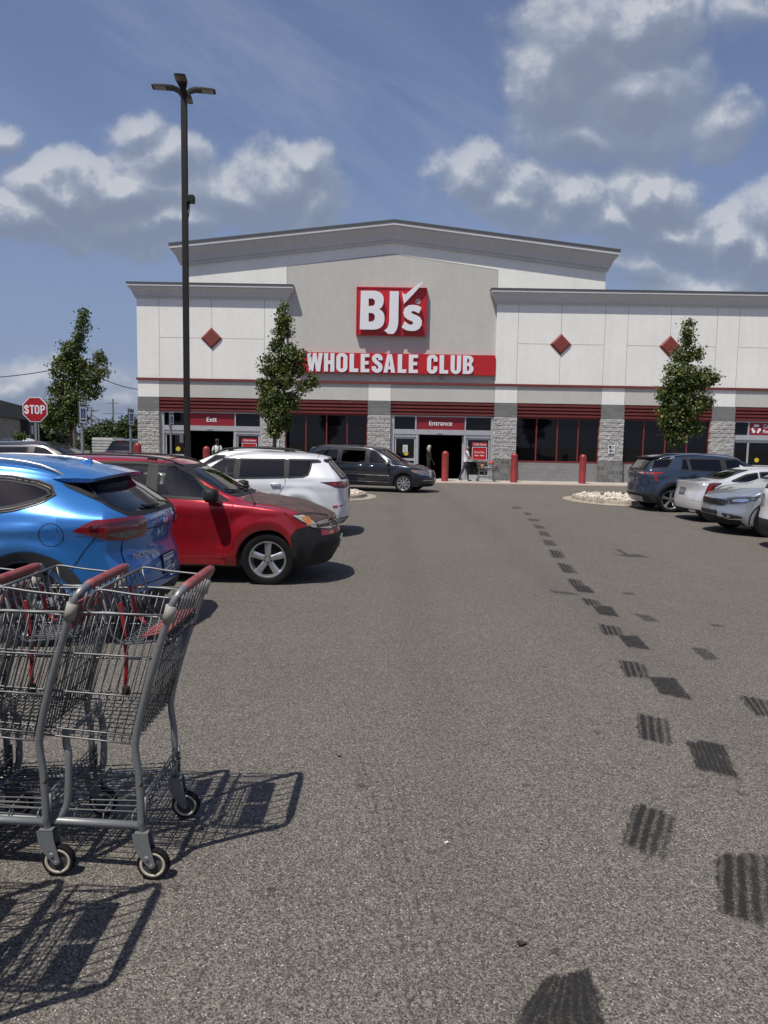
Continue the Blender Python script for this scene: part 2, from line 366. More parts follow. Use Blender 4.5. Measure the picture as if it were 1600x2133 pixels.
def draped(polys, lift, name, m, sub=8):
    """quads laid over the sloping ground, u across, v along"""
    vs = []; fs = []; uvs = []
    for q in polys:
        a, b, c, d = [Vector(p) for p in q[:4]]; k = len(vs); ce = (a + b + c + d) / 4; a, b, c, d = [ce + (p - ce) * 1.22 for p in (a, b, c, d)]; sd = q[4] if len(q) > 4 else 0
        for j in range(sub + 1):
            for i in range(sub + 1):
                u, v = i / sub, j / sub
                p = (a * (1 - u) + b * u) * (1 - v) + (d * (1 - u) + c * u) * v
                vs.append((p.x, p.y, gz(p.y) + lift)); uvs.append((u, v + sd * 10))
        fs += [(k + j * (sub + 1) + i, k + j * (sub + 1) + i + 1, k + (j + 1) * (sub + 1) + i + 1, k + (j + 1) * (sub + 1) + i) for j in range(sub) for i in range(sub)]
    me = bpy.data.meshes.new(name); me.from_pydata(vs, [], fs); uv = me.uv_layers.new(name='UVMap')
    for l in me.loops: uv.data[l.index].uv = uvs[l.vertex_index]
    return link(name, me, m)
def markmat(name, strength, stripes):
    m = bpy.data.materials.new(name); m.use_nodes = True; t = NT(m.node_tree); b = t.n['Principled BSDF']
    b.inputs['Base Color'].default_value = (.010, .0095, .009, 1); b.inputs['Roughness'].default_value = .9
    c = t.nd('ShaderNodeTexCoord'); s = t.sep(c.outputs['UV']); o = c.outputs['Object']
    u = s[0]; v = t.m('FRACT', s[1]); n = t.noise(o, 90, 5, .78); n2 = t.noise(o, 9, 3, .6)
    wv = t.m('MULTIPLY', t.m('SUBTRACT', t.noise(o, 16, 5, .7), .5), .34); uu = t.m('ADD', u, wv); vv = t.m('ADD', v, wv)
    eu = t.m('MULTIPLY', t.ss(uu, .05, .13), t.ss(uu, .97, .84)); ev = t.m('MULTIPLY', t.ss(vv, .06, .13), t.ss(vv, .96, .84)); 
    a = t.m('MULTIPLY', eu, ev)
    if stripes:
        w_ = t.m('SINE', t.m('MULTIPLY', t.m('ADD', u, t.m('MULTIPLY', t.m('SUBTRACT', n2, .5), .08)), 31.4))
        a = t.m('MULTIPLY', a, t.m('ADD', .74, t.m('MULTIPLY', w_, .42), clamp=True)); a = t.m('MULTIPLY', a, t.ss(u, 1.15, .3, .35, 1))
    else: a = t.m('MULTIPLY', a, t.m('ADD', .84, t.m('MULTIPLY', t.m('SINE', t.m('MULTIPLY', t.m('ADD', u, t.m('MULTIPLY', n2, .1)), 56.0)), .2), clamp=True))
    a = t.m('MULTIPLY', a, t.ss(t.m('ADD', t.m('MULTIPLY', n, 1.0), t.m('MULTIPLY', n2, .25)), .45, .68, .38, 1.0))
    a = t.m('MULTIPLY', a, strength)
    t.put(b.inputs['Alpha'], a); return m
def q6(*p): return [gnd(1060 + x / 2.963, 1020 + y / 2.963) for x, y in p]
def q7(*p): return [gnd(900 + x / 2.286, 1640 + y / 2.286) for x, y in p]
STR = [q6((295,450),(385,465),(430,522),(335,512)), q6((358,548),(450,560),(470,595),(385,592)), q6((445,668),(550,685),(580,720),(475,712)), q6((552,828),(685,850),(710,905),(580,895)),
       q6((680,1050),(840,1080),(870,1165),(715,1155)), q6((785,1380),(985,1420),(1010,1580),(805,1540)), q7((965,75),(1170,140),(1110,350),(905,280)), q6((245,370),(325,380),(352,425),(270,420)), q6((1415,1268),(1610,1305),(1640,1400),(1525,1400)), q7((1362,322),(1610,325),(1650,700),(1358,590))]
SOL = [q6((395,593),(490,597),(532,640),(425,630)), q6((515,722),(630,720),(680,785),(560,772)), q6((675,902),(790,902),(880,994),(730,970)), q6((865,1158),(1020,1160),(1128,1300),(935,1262)), q6((1098,1552),(1320,1565),(1418,1790),(1165,1725)), q7((560,905),(735,865),(850,1160),(360,1160))]
FNT = [q6((10,105),(70,108),(85,120),(30,118)), q6((85,140),(130,143),(148,158),(105,157)), q6((120,178),(180,183),(195,197),(130,195)), q6((150,212),(215,228),(230,243),(165,240)), q6((180,255),(240,262),(260,292),(195,285)), q6((205,308),(275,315),(300,350),(225,345)), q6((765,765),(870,778),(935,820),(850,815)), q6((1110,970),(1220,985),(1300,1050),(1215,1058)), q6((1230,830),(1290,832),(1335,852),(1270,848)), q6((690,635),(770,638),(780,650),(720,648)), q6((240,618),(400,640),(430,655),(280,640)), q6((640,404),(800,398),(875,420),(740,416)), q6((645,363),(690,372),(745,405),(720,405))]
a = draped(STR, .004, 'tyre_mark_pattern', markmat('striped_rubber', .97, True)); tag(a, 'striped black tyre prints across the asphalt', kind='structure')
a = draped(SOL, .0045, 'rubber_mark_pattern', markmat('solid_rubber', .92, False)); tag(a, 'solid black tyre prints across the asphalt', kind='structure')
a = draped(FNT, .005, 'faint_mark_pattern', markmat('faint_rubber', .5, False)); tag(a, 'faint dark scuffs on the asphalt', kind='structure')

# the concrete strip along the shop front, with a faded pink edge
conc = mat('pavement_concrete', (.40, .37, .33), .9, var=.2, vs=1.5, bump=.3, bs=60, dirt=.4)
me = MB().box(-60, 60, 32.6, 36.2, -.2, .022).mesh('pavement'); tag(link('pavement', me, conc), 'pale concrete pavement along the shop front', kind='structure')
pink = mat('faded_red_kerb_paint', (.34, .21, .18), .9, var=.35, vs=2.5, vcol=(.26, .22, .19), bump=.2, dirt=.5)
me = MB().box(-60, 60, 32.0, 32.6, -.2, .014).mesh('pavement_edge'); tag(link('pavement_edge', me, pink), 'faded red painted edge of the pavement', kind='structure')

def island(name, outline, label, cat='traffic island', seed=1):
    """kerb ring + bed of river stones"""
    n = len(outline); c = sum((Vector(p) for p in outline), Vector((0, 0))) / n
    def inset(d):
        out = []
        for i in range(n):
            a, b, e = Vector(outline[i - 1]), Vector(outline[i]), Vector(outline[(i + 1) % n])
            t = ((b - a).normalized() + (e - b).normalized()).normalized(); out.append(b + Vector((-t.y, t.x)) * d)
        return out
    kerb = MB(); rings = [(-.30, .008), (-.02, .012), (0, .03), (.02, .12), (.05, .14), (.15, .14), (.17, .12), (.17, .05)]
    vs = []; fs = []
    for d, z in rings:
        vs += [(p.x, p.y, z) for p in inset(d)]
    for k in range(len(rings) - 1):
        for i in range(n):
            fs.append((k * n + i, k * n + (i + 1) % n, (k + 1) * n + (i + 1) % n, (k + 1) * n + i))
    kerb.add(vs, fs)
    root = empty(name, (c.x, c.y, 0)); tag(root, label, cat); root.location = (0, 0, 0)
    km = mat('kerb_concrete', (.36, .315, .25), .92, var=.45, vs=4, vcol=(.22, .19, .15), bump=.5, bs=30, dirt=.5)
    o = kerb.build('kerb', km, root)
    inn = inset(.17); bed = MB(); bed.add([(p.x, p.y, .10) for p in inn], [tuple(range(n))]); 
    bed.build('gravel_bed', mat('bed_soil', (.16, .14, .115), .95, var=.4, vs=20, bump=.6, bs=60), root)
    rnd = random.Random(seed); poly = inn; st = MB()
    def inside(p):
        r = False
        for i in range(n):
            a, b = poly[i - 1], poly[i]
            if (a.y > p[1]) != (b.y > p[1]) and p[0] < (b.x - a.x) * (p[1] - a.y) / (b.y - a.y) + a.x: r = not r
        return r
    x0, x1 = min(p.x for p in inn), max(p.x for p in inn); y0, y1 = min(p.y for p in inn), max(p.y for p in inn)
    bm = bmesh.new(); bmesh.ops.create_icosphere(bm, subdivisions=1, radius=1); base = [v.co.copy() for v in bm.verts]; bf = [[v.index for v in f.verts] for f in bm.faces]; bm.free()
    cnt = 0
    while cnt < 2600:
        p = (rnd.uniform(x0, x1), rnd.uniform(y0, y1)); 
        if not inside(p): continue
        cnt += 1; s = rnd.uniform(.025, .075); e = Matrix.Rotation(rnd.uniform(0, 6.3), 3, 'Z') @ Matrix.Rotation(rnd.uniform(-.4, .4), 3, 'X')
        sc = Vector((s * rnd.uniform(.8, 1.6), s, s * rnd.uniform(.5, .8))); z = .11 + rnd.uniform(0, .05)
        st.add([e @ Vector((v.x * sc.x, v.y * sc.y, v.z * sc.z)) + Vector((p[0], p[1], z)) for v in base], bf)
    sm = mat('river_stone', (.62, .57, .49), .85, var=.5, vs=9, vcol=(.33, .28, .22))
    s = st.build('river_stones', sm, root); s['kind'] = 'stuff'
    return root
def rnd_outline(x0, x1, y0, y1, left=True):
    r = (y1 - y0) / 2; pts = []; cy = (y0 + y1) / 2
    if left:                                   # round nose at x0
        for i in range(13):
            a = math.pi / 2 + math.pi * i / 12; pts.append((x0 + r * .62 + r * .62 * math.cos(a), cy + r * math.sin(a)))
        pts += [(x1, y0), (x1, y1)]
    else:
        for i in range(13):
            a = -math.pi / 2 + math.pi * i / 12; pts.append((x1 - r * .62 + r * .62 * math.cos(a), cy + r * math.sin(a)))
        pts += [(x0, y1), (x0, y0)]
    return pts
island('kerbed_island', rnd_outline(6.25, 15, 21.75, 25.5, True), 'kerbed island of pale river stones behind the dark blue SUV, right of the aisle', seed=3)
island('kerbed_island', rnd_outline(-8, -.55, 21.9, 25.0, False), 'kerbed stone island whose rounded end shows past the white SUV, left of the aisle', seed=5)
for o in [q for q in bpy.data.objects if q.name.startswith('kerbed_island')]: o['group'] = 'kerbed islands at the ends of the parking rows'
# small weeds standing in the right-hand stones
for k, (x, y) in enumerate(((7.3, 24.1), (8.1, 24.4))):
    wd = MB(); rr = random.Random(k)
    for i in range(26):
        a = rr.uniform(0, 6.3); l = rr.uniform(.05, .15); p = Vector((x, y, .11)); t = Vector((math.cos(a) * .5, math.sin(a) * .5, 1)).normalized()
        wd.add([p, p + t * l + Vector((.012, 0, 0)), p + t * l * 1.15, p + t * l + Vector((-.012, 0, 0))], [(0, 1, 2, 3)])
    tag(wd.build('weed', mat('weed_green', (.13, .12, .06), .8)), ['small dry weed standing nearer the rounded end of the right stone island', 'small dry weed further along the right stone island'][k], 'weed', 'weeds in the stone island')

# ------------------------------------------------------------------ the warehouse shop
store = empty('warehouse_store', (0, 35, 0), 0, 'long white and grey stucco warehouse shop with a gabled centre and red slatted bands', 'building'); store.location = (0, 0, 0)
MW = stucco('white_stucco', (.76, .757, .715)); MG = stucco('grey_stucco', (.475, .468, .435))
MJ = mat('joint_shadow', (.30, .30, .285), .95)
YW, YC = 35.0, 35.13                                  # wing face, centre face
wl = MB()
for x0, x1, b0, b1 in ((-11.93, -4.80, 0, 0), (5.21, 34, 0, 0)):
    MB().box(x0, x1, YW, YW + .5, 4.62, 8.8).build('wing_wall', MW, store)
wl = MB(); wl.box(-11.93, -11.6, YW + .5, 95, 0, 8.8).box(-11.6, 60, 90, 95, 0, 8.8).box(-11.6, 60, 35.5, 90, 8.3, 8.5)
wl.build('rear_and_side_walls', MW, store)
gw = MB()
gw.prism([(-9.77, 8.5), (-4.81, 8.5), (-4.81, 10.0), (.24, 10.66), (.24, 11.5), (-9.77, 10.25)], YC, YC + .5)
gw.prism([(10.33, 8.5), (10.33, 10.3), (.24, 11.5), (.24, 10.66), (5.21, 10.0), (5.21, 8.5)], YC, YC + .5)
gw.build('gable_wall', MW, store)
for x in (-9.77, 9.88): MB().box(x, x + .45, YC + .5, 60, 8.5, 10.2).build('gable_return', MW, store)
MB().prism([(-4.80, 4.62), (5.21, 4.62), (5.21, 9.99), (.24, 10.65), (-4.80, 9.99)], YC - .002, YC + .5).build('centre_panel', MG, store)
# lower band: white above each pier, grey above each bay
PIERS = [(-11.93, -10.9), (-5.95, -4.85), (-.86, .23), (5.22, 6.31), (10.36, 11.47), (15.69, 16.8), (21.8, 22.9)]
wb, gb = MB(), MB(); z0, z1 = 3.76, 4.62
for x0, x1 in PIERS: MB().box(x0, x1, YW, YW + .5, z0, z1).build('band_white_panel', MW, store)
for (a, b), (c, d) in zip(PIERS, PIERS[1:] + [(34, 35)]): MB().box(b, c, YW + .003, YW + .5, z0, z1).build('band_grey_panel', MG, store)
jt = .018
for x0, xm, x1 in ((-10.87, -8.36, -5.85), (6.24, 8.29, 10.37), (11.46, 13.5, 15.7), (16.76, 19.3, 21.8)):
    j = MB()
    for x in (x0, x1): j.box(x - jt / 2, x + jt / 2, YW - .003, YW + .01, 4.7, 8.42)
    for a, b in ((4.7, 6.57 - .5), (6.57 + .5, 8.42)): j.box(xm - jt / 2, xm + jt / 2, YW - .003, YW + .01, a, b)
    for a, b in ((x0 + .02, xm - .5), (xm + .5, x1 - .02)): j.box(a, b, YW - .003, YW + .01, 6.57 - jt / 2, 6.57 + jt / 2)
    j.build('expansion_joint', MJ, store)
for x in (-4.80, 5.21): MB().box(x - .012, x + .012, YC - .006, YC, 9.15, 9.98).build('expansion_joint', MJ, store)
MB().prism([(-4.80, 9.985), (.24, 10.645), (5.21, 9.985), (5.21, 10.01), (.24, 10.67), (-4.80, 10.01)], YC - .006, YC).build('expansion_joint', MJ, store)
for (a, b), (c, d) in zip(PIERS, PIERS[1:]):
    for x in (b, c): MB().box(x - .008, x + .008, YW - .003, YW + .01, 3.78, 4.5).build('expansion_joint', MJ, store)
MDR = mat('oxide_red_metal', (.17, .030, .027), .55, var=.25, vs=2, dirt=.25); MDR2 = mat('oxide_red_shade', (.10, .016, .015), .6)
s_ = MB(); s_.box(-11.98, 34, YW - .07, YW - .0, 4.55, 4.66); s_.build('red_reveal_stripe', MDR, store)
MCAP = mat('cap_flashing', (.085, .088, .092), .5, .3); MCOR = stucco('cornice_grey', (.52, .52, .52))
PROF = [(0, 0), (.07, 0), (.07, .09), (.11, .10), (.135, .2), (.19, .31), (.26, .40), (.31, .45), (.31, .50), (.345, .50), (.345, .60), (0, .60)]
CAPP = [(0, .60), (.365, .60), (.365, .675), (0, .675)]
def cornice(name, x0, z0, x1, z1, k, yf, el=True, er=True):
    for nm, prof, m in ((name, PROF, MCOR), (name + '_cap', CAPP, MCAP)):
        g = MB(); n = len(prof); vs = []
        secs = []
        if el: secs.append([(x0 - o * k, yf + 1.5, z0 + h * k) for o, h in prof])
        secs.append([(x0 - (o * k if el else 0), yf - o * k, z0 + h * k) for o, h in prof])
        secs.append([(x1 + (o * k if er else 0), yf - o * k, z1 + h * k) for o, h in prof])
        if er: secs.append([(x1 + o * k, yf + 1.5, z1 + h * k) for o, h in prof])
        for s in secs: vs += s
        fs = [(a * n + i, a * n + (i + 1) % n, (a + 1) * n + (i + 1) % n, (a + 1) * n + i) for a in range(len(secs) - 1) for i in range(n)]
        fs += [tuple(range(n)), tuple(range(len(vs) - 1, len(vs) - n - 1, -1))]
        g.add(vs, fs); g.build(nm, m, store)
cornice('left_cornice', -11.93, 8.40, -4.80, 8.40, 1.0, YW)
cornice('right_cornice', 5.21, 8.40, 34, 8.44, 1.0, YW, True, False)
cornice('gable_cornice', -9.77, 9.93, .24, 11.17, 1.38, YC, True, False)
cornice('gable_cornice', .24, 11.17, 10.33, 9.99, 1.38, YC, False, True)
# diamonds
for x, in ((-8.37,), (8.29,), (13.50,), (19.3,)):
    d = MB(); r, r2 = .50, .40; y0, y1 = YW - .035, YW - .085; z = 6.57
    o_ = [(x, z + r), (x + r, z), (x, z - r), (x - r, z)]; i_ = [(x, z + r2), (x + r2, z), (x, z - r2), (x - r2, z)]
    vs = [(p[0], YW, p[1]) for p in o_] + [(p[0], y0, p[1]) for p in o_] + [(p[0], y1, p[1]) for p in i_]
    fs = [(i, (i + 1) % 4, 4 + (i + 1) % 4, 4 + i) for i in range(4)] + [(4 + i, 4 + (i + 1) % 4, 8 + (i + 1) % 4, 8 + i) for i in range(4)] + [(8, 9, 10, 11)]
    d.add(vs, fs); d.build('red_diamond_tile', mat('diamond_tile', (.20, .034, .028), .6, var=.2, vs=3), store)
# piers: dark smooth cap, rock-face middle, dark base
BD = blockwork('smooth_block', (.165, .165, .165), .41, .2, 0, (.21, .21, .205), .22)
BL = blockwork('rockface_block', (.43, .425, .41), .41, .2, 1.0, (.33, .32, .31), .30)
BK = blockwork('glazed_base_block', (.15, .15, .147), .205, .2, .25, (.30, .30, .29), .7)
rs = random.Random(4)
for x0, x1 in PIERS:
    MB().box(x0, x1, 34.93, 35.6, 3.05, 3.76).build('pier_cap_block', BD, store)
    # rock-faced block: one displaced grid over the front and sides
    g = bmesh.new(); nz = 100; z0, z1 = 1.04, 3.05; ring = [(x0, 35.6)] + [(x0, 34.90 + (35.6 - 34.9) * (1 - i / 7)) for i in range(1, 7)]
    nf = int((x1 - x0) / .02); ring += [(x0 + (x1 - x0) * i / nf, 34.90) for i in range(nf + 1)] + [(x1, 34.9 + .7 * i / 7) for i in range(1, 8)]
    rows = []
    for k in range(nz + 1):
        z = z0 + (z1 - z0) * k / nz; row = []; cz = (z - z0) / .2012; fz = cz % 1
        for i, (x, y) in enumerate(ring):
            cx = ((x - x0) / .41 + (.5 if int(cz) % 2 else 0)); fx = cx % 1
            e = min(min(fz, 1 - fz) * 4.0, min(fx, 1 - fx) * 8.0, 1)
            dsp = (.010 + .018 * (.5 + noise.fractal(Vector((x * 9, z * 11, int(cz) * 7.3 + int(cx) * 3.1)), .8, 2, 4))) * min(1, e * 1.1)
            if i <= 6 or i >= len(ring) - 7: v = g.verts.new((x + (-dsp if i <= 6 else dsp), y, z))
            else: v = g.verts.new((x, y - dsp, z))
            row.append(v)
        rows.append(row)
    for a, b in zip(rows, rows[1:]):
        for i in range(len(ring) - 1): g.faces.new((a[i], a[i + 1], b[i + 1], b[i]))
    me = bpy.data.meshes.new('pier_rockface'); g.to_mesh(me); g.free(); link('pier_rockface', me, BL, store)
    MB().box(x0 - .02, x1 + .02, 34.88, 35.6, 0, 1.04).build('pier_base_block', BK, store)
# bays
BAYS = [(-10.9, -5.95, 'exit'), (-4.85, -.86, 'win'), (.23, 5.22, 'ent'), (6.31, 10.36, 'win'), (11.47, 15.69, 'win'), (16.8, 21.8, 'cart'), (22.9, 28, 'win')]
MDG = mat('dark_shop_glass', (.004, .004, .005), .02, spec=.42); MRW = mat('red_window_frame', (.17, .022, .02), .5)
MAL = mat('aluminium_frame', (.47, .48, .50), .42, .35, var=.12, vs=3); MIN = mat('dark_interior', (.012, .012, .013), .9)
BS = blockwork('sill_block', (.22, .22, .218), .41, .2, 0, (.26, .26, .25), .12)
for x0, x1, kind in BAYS:
    lv = MB(); lv.box(x0, x1, 35.10, 35.2, 3.08, 3.758)
    for k in range(4):
        z = 3.10 + k * .163; f = MB()
        lv.prism([(35.10, z), (35.02, z + .005), (34.96, z + .02), (34.955, z + .10), (35.10, z + .125)], x0, x1, 'x')
    lv.build('red_louvre_band', MDR, store)
    if kind == 'win':
        MB().box(x0, x1, 35.12, 35.6, 0, .93).build('sill_wall', BS, store)
        fr = MB(); n = 4; y0, y1 = 35.14, 35.24
        fr.box(x0, x1, y0 - .03, y1, .93, 1.0).box(x0, x1, y0, y1, 3.03, 3.085)
        for k in range(n + 1):
            xx = x0 + (x1 - x0) * k / n; hw = .03 if 0 < k < n else .055; fr.box(max(x0, xx - hw), min(x1, xx + hw), y0, y1, 1.0, 3.03)
        w_ = fr.build('window_frame', MRW, store)
        MB().box(x0 + .02, x1 - .02, 35.19, 35.2, 1.0, 3.04).build('window_glass', MDG, w_)
    else:
        a = x0 + .2; tl, s0, s1, op0, op1, rr = (a + 1.0, a + 1.07, a + 3.40, a + 1.22, a + 3.33, x1 - .12)
        if kind == 'cart': a = x0 + .05; tl, s0, s1 = a + .68, a + .74, a + 3.2
        fr = MB(); Y0, Y1 = 35.06, 35.22
        fr.box(x0, a, Y0 - .02, Y1 + .3, 0, 3.085).box(rr, x1, Y0 - .02, Y1 + .3, 0, 3.085)
        fr.box(a, rr, Y0, Y1, 3.03, 3.085).box(a, rr, Y0 - .03, Y1, 2.19, 2.42).box(a, rr, Y0 - .012, Y0 + .05, 2.17, 2.19)
        fr.box(tl, s0, Y0, Y1, 2.42, 3.03).box(s1, s1 + .06, Y0, Y1, 2.42, 3.03)
        if kind != 'cart':
            fr.box(op0 - .16, op0 - .06, Y0 - .02, Y1, 0, 2.17).box(op1 + .04, op1 + .16, Y0 - .02, Y1, 0, 2.17)
            fr.box(a, op0 - .16, Y0, Y1, 2.05, 2.17).box(op1 + .16, rr, Y0, Y1, 2.05, 2.17)
            fr.box(op0 + .85, op0 + 1.1, Y0 - .09, Y0 - .03, 2.245, 2.285)
        fo = fr.build('entrance_frame' if kind == 'ent' else ('exit_frame' if kind == 'exit' else 'side_door_frame'), MAL, store)
        MB().box(a, tl, 35.14, 35.15, 2.42, 3.03).build('transom_glass', MDG, fo); MB().box(s1 + .06, rr, 35.14, 35.15, 2.42, 3.03).build('transom_glass', MDG, fo)
        if kind != 'cart':
            for p0, p1, fx in ((a + .02, op0 - .17, 1), (op1 + .17, rr - .02, -1)):
                d = MB(); t_ = .075
                d.box(p0, p0 + t_, 35.1, 35.16, .02, 2.05).box(p1 - t_, p1, 35.1, 35.16, .02, 2.05).box(p0 + t_, p1 - t_, 35.1, 35.16, 1.96, 2.05).box(p0 + t_, p1 - t_, 35.1, 35.16, .9, 1.02).box(p0 + t_, p1 - t_, 35.1, 35.16, .02, .27)
                do = d.build('sliding_door', MAL, store); MB().box(p0 + t_, p1 - t_, 35.125, 35.135, .27, 1.96).build('door_glass', glass('shop_door_glass', .12), do)
            # sliding leaves parked open beside the posts
            for p0 in (op0 - .06, op1 - .02): MB().box(p0, p0 + .06, 35.19, 35.24, .02, 2.12).build('door_leaf_edge', MAL, store)
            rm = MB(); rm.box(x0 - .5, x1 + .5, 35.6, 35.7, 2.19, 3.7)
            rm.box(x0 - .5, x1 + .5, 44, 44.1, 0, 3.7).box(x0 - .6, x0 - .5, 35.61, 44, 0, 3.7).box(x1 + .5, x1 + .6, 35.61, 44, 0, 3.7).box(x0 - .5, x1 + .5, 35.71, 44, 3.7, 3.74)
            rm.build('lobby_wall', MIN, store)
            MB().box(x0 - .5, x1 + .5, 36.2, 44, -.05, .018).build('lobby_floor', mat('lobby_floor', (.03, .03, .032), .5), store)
        else:
            d = MB()
            for p in (a, a + .70, a + 2.4, rr - .08): d.box(p, p + .08, 35.08, 35.16, 0, 2.17)
            d.box(a, rr, 35.09, 35.15, .86, .98).box(a, rr, 35.09, 35.15, 0, .25).box(a, rr, 35.1, 35.14, 2.05, 2.17)
            do = d.build('sliding_door', MAL, store); MB().box(a, rr, 35.115, 35.125, .25, 2.05).build('door_glass', MDG, do)
MB().box(-11.9, 34, 35.25, 35.3, 0, 3.9)  # (no sheet behind: the bays have their own backs)
for x0, x1, kind in BAYS:
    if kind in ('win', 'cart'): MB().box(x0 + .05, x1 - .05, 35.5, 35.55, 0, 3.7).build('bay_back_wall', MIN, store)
# yellow round door stickers
for x, z in ((-10.05, 1.28), (1.02, 1.26), (18.05, 1.22), (19.9, 1.22)):
    MB().lathe([(0, 0), (.11, 0), (.11, -.008), (0, -.008)], (x, 35.09, z), 'y', 20).build('round_sticker', mat('sticker_yellow', (.50, .42, .03), .6), store)
# security light under the banner
sl_ = MB().lathe([(0, 0), (.06, 0), (.07, .03), (.09, .08), (0, .09)], (2.66, YC - .12, 4.84), 'z', 12); sl_.box(2.63, 2.69, YC - .12, YC, 4.88, 4.94)
tag(sl_.build('dome_camera', mat('camera_housing', (.2, .2, .2), .3)), 'small dome security camera on the grey wall under the red banner', 'camera')
# ------------------------------------------------------------------ lettering
def outline_mesh(name, contours, depth, loc, m, parent, sx=1.0, sz=1.0, bevel=0.0):
    """contours of (x,z); even-odd filled, front face at y=loc.y-depth"""
    cu = bpy.data.curves.new(name, 'CURVE'); cu.dimensions = '2D'; cu.fill_mode = 'BOTH'; cu.extrude = depth / 2
    for c in contours:
        sp = cu.splines.new('POLY'); sp.points.add(len(c) - 1); sp.use_cyclic_u = True
        for p, q in zip(sp.points, c): p.co = (q[0] * sx, q[1] * sz, 0, 1)
    to = bpy.data.objects.new('tmp', cu); COL.objects.link(to); dg = bpy.context.evaluated_depsgraph_get(); dg.update()
    me = bpy.data.meshes.new_from_object(to.evaluated_get(dg)); bpy.data.objects.remove(to); bpy.data.curves.remove(cu)
    me.transform(Matrix.Translation(Vector(loc) + Vector((0, -depth / 2, 0))) @ Matrix.Rotation(R(90), 4, 'X'))
    return link(name, me, m, parent)
def text_mesh(name, body, size, loc, m, parent, depth=.01, bold=0.0, sx=1.0, align='CENTER', rot=None, space=1.0, shear=0.0):
    cu = bpy.data.curves.new(name, 'FONT'); cu.body = body; cu.size = size; cu.extrude = depth / 2; cu.offset = bold; cu.align_x = align; cu.space_character = space; cu.shear = shear
    to = bpy.data.objects.new('tmp', cu); COL.objects.link(to); dg = bpy.context.evaluated_depsgraph_get(); dg.update()
    me = bpy.data.meshes.new_from_object(to.evaluated_get(dg)); bpy.data.objects.remove(to); bpy.data.curves.remove(cu)
    mt = Matrix.Translation(Vector(loc)) @ (rot if rot else Matrix.Identity(4)) @ Matrix.Translation((0, -depth / 2, 0)) @ Matrix.Rotation(R(90), 4, 'X') @ Matrix.Diagonal((sx, 1, 1, 1))
    me.transform(mt); return link(name, me, m, parent)
MRS = mat('sign_red', (.46, .012, .018), .38, var=.08, vs=1.5); MWS = mat('sign_white', (.72, .72, .76), .4); MRD = mat('sign_red_edge', (.25, .01, .013), .5)
def arc(cx, cz, rx, rz, a0, a1, n=8): return [(cx + rx * math.cos(R(a0 + (a1 - a0) * i / n)), cz + rz * math.sin(R(a0 + (a1 - a0) * i / n))) for i in range(n + 1)]
# square logo board
X0, Z0 = -1.48, 6.84
lg = empty('logo_sign', (0, 0, 0)); tag(lg, 'square red logo board with raised white letters and tick, high on the gable', 'sign')
yb = YC - .21
g = MB(); g.box(X0, X0 + 3.34, yb, YC, Z0, Z0 + 2.23); g.build('sign_board', MRS, lg)
g = MB(); b_ = .06
g.box(X0, X0 + 3.34, yb - .03, yb, Z0, Z0 + b_).box(X0, X0 + 3.34, yb - .03, yb, Z0 + 2.23 - b_, Z0 + 2.23).box(X0, X0 + b_, yb - .03, yb, Z0 + b_, Z0 + 2.23 - b_).box(X0 + 3.34 - b_, X0 + 3.34, yb - .03, yb, Z0 + b_, Z0 + 2.23 - b_)
g.build('sign_frame', mat('sign_red_frame', (.38, .01, .015), .4), lg)
def lp(pts, sm=False, n=5):
    out = []
    for x, y in pts:
        yy = y - (x - 190) * .0185; xx = x + (y - 170) * .0115
        out.append((X0 + (xx - 191) / 195.0, Z0 + (608 - yy) / 198.0))
    if sm: out = [(v.x, v.y) for v in catmull([(p[0], p[1], 0) for p in out], n, True)]
    return out
def bez(p0, p1, p2, n=8): return [((1 - t) ** 2 * p0[0] + 2 * t * (1 - t) * p1[0] + t * t * p2[0], (1 - t) ** 2 * p0[1] + 2 * t * (1 - t) * p1[1] + t * t * p2[1]) for t in [i / n for i in range(n + 1)]]
Bo = [(232, 212), (345, 212)] + bez((345, 212), (442, 215), (442, 297))[1:] + bez((442, 297), (440, 362), (396, 379))[1:] + bez((396, 379), (450, 398), (450, 465))[1:] + bez((450, 465), (450, 566), (340, 566))[1:] + [(222, 564)]
B1 = [(303, 281), (328, 281)] + bez((328, 281), (361, 283), (361, 316))[1:] + bez((361, 316), (360, 350), (328, 351))[1:] + [(303, 351)]
B2 = [(303, 413), (325, 413)] + bez((325, 413), (361, 415), (361, 453))[1:] + bez((361, 453), (360, 494), (322, 494))[1:] + [(303, 494)]
Jo = [(497, 216), (579, 217), (577, 480)] + bez((577, 480), (576, 575), (530, 606))[1:] + [(484, 605), (447, 573)] + bez((447, 573), (495, 555), (493, 470))[1:]
Ck = [(609, 210), (612, 232), (641, 247), (700, 195), (760, 150), (816, 124), (770, 178), (715, 240), (627, 332), (618, 280)]
So = [(790, 366), (765, 419), (735, 402), (712, 396), (698, 402), (696, 412), (712, 424), (745, 436), (778, 456), (794, 488), (792, 525), (770, 560), (735, 577), (690, 579), (650, 572), (608, 546), (636, 490), (665, 514), (692, 524), (712, 516), (714, 500), (700, 488), (662, 472), (632, 448), (622, 410), (634, 370), (670, 345), (710, 340), (752, 346)]
for nm, cs in (('letter', [lp(Bo), lp(B1), lp(B2)]), ('letter', [lp(Jo)]), ('tick_mark', [lp(Ck)]), ('letter', [lp(So, False)])):
    outline_mesh(nm, cs, .15, (0, yb - .06, 0), MWS, lg)
rg = lp([(758, 303)])[0]
outline_mesh('registered_ring', [[(rg[0] + .115 * math.cos(a / 20 * 6.283), rg[1] + .115 * math.sin(a / 20 * 6.283)) for a in range(20)], [(rg[0] + .09 * math.cos(a / 20 * 6.283), rg[1] + .09 * math.sin(a / 20 * 6.283)) for a in range(20)]], .02, (0, yb, 0), MWS, lg)
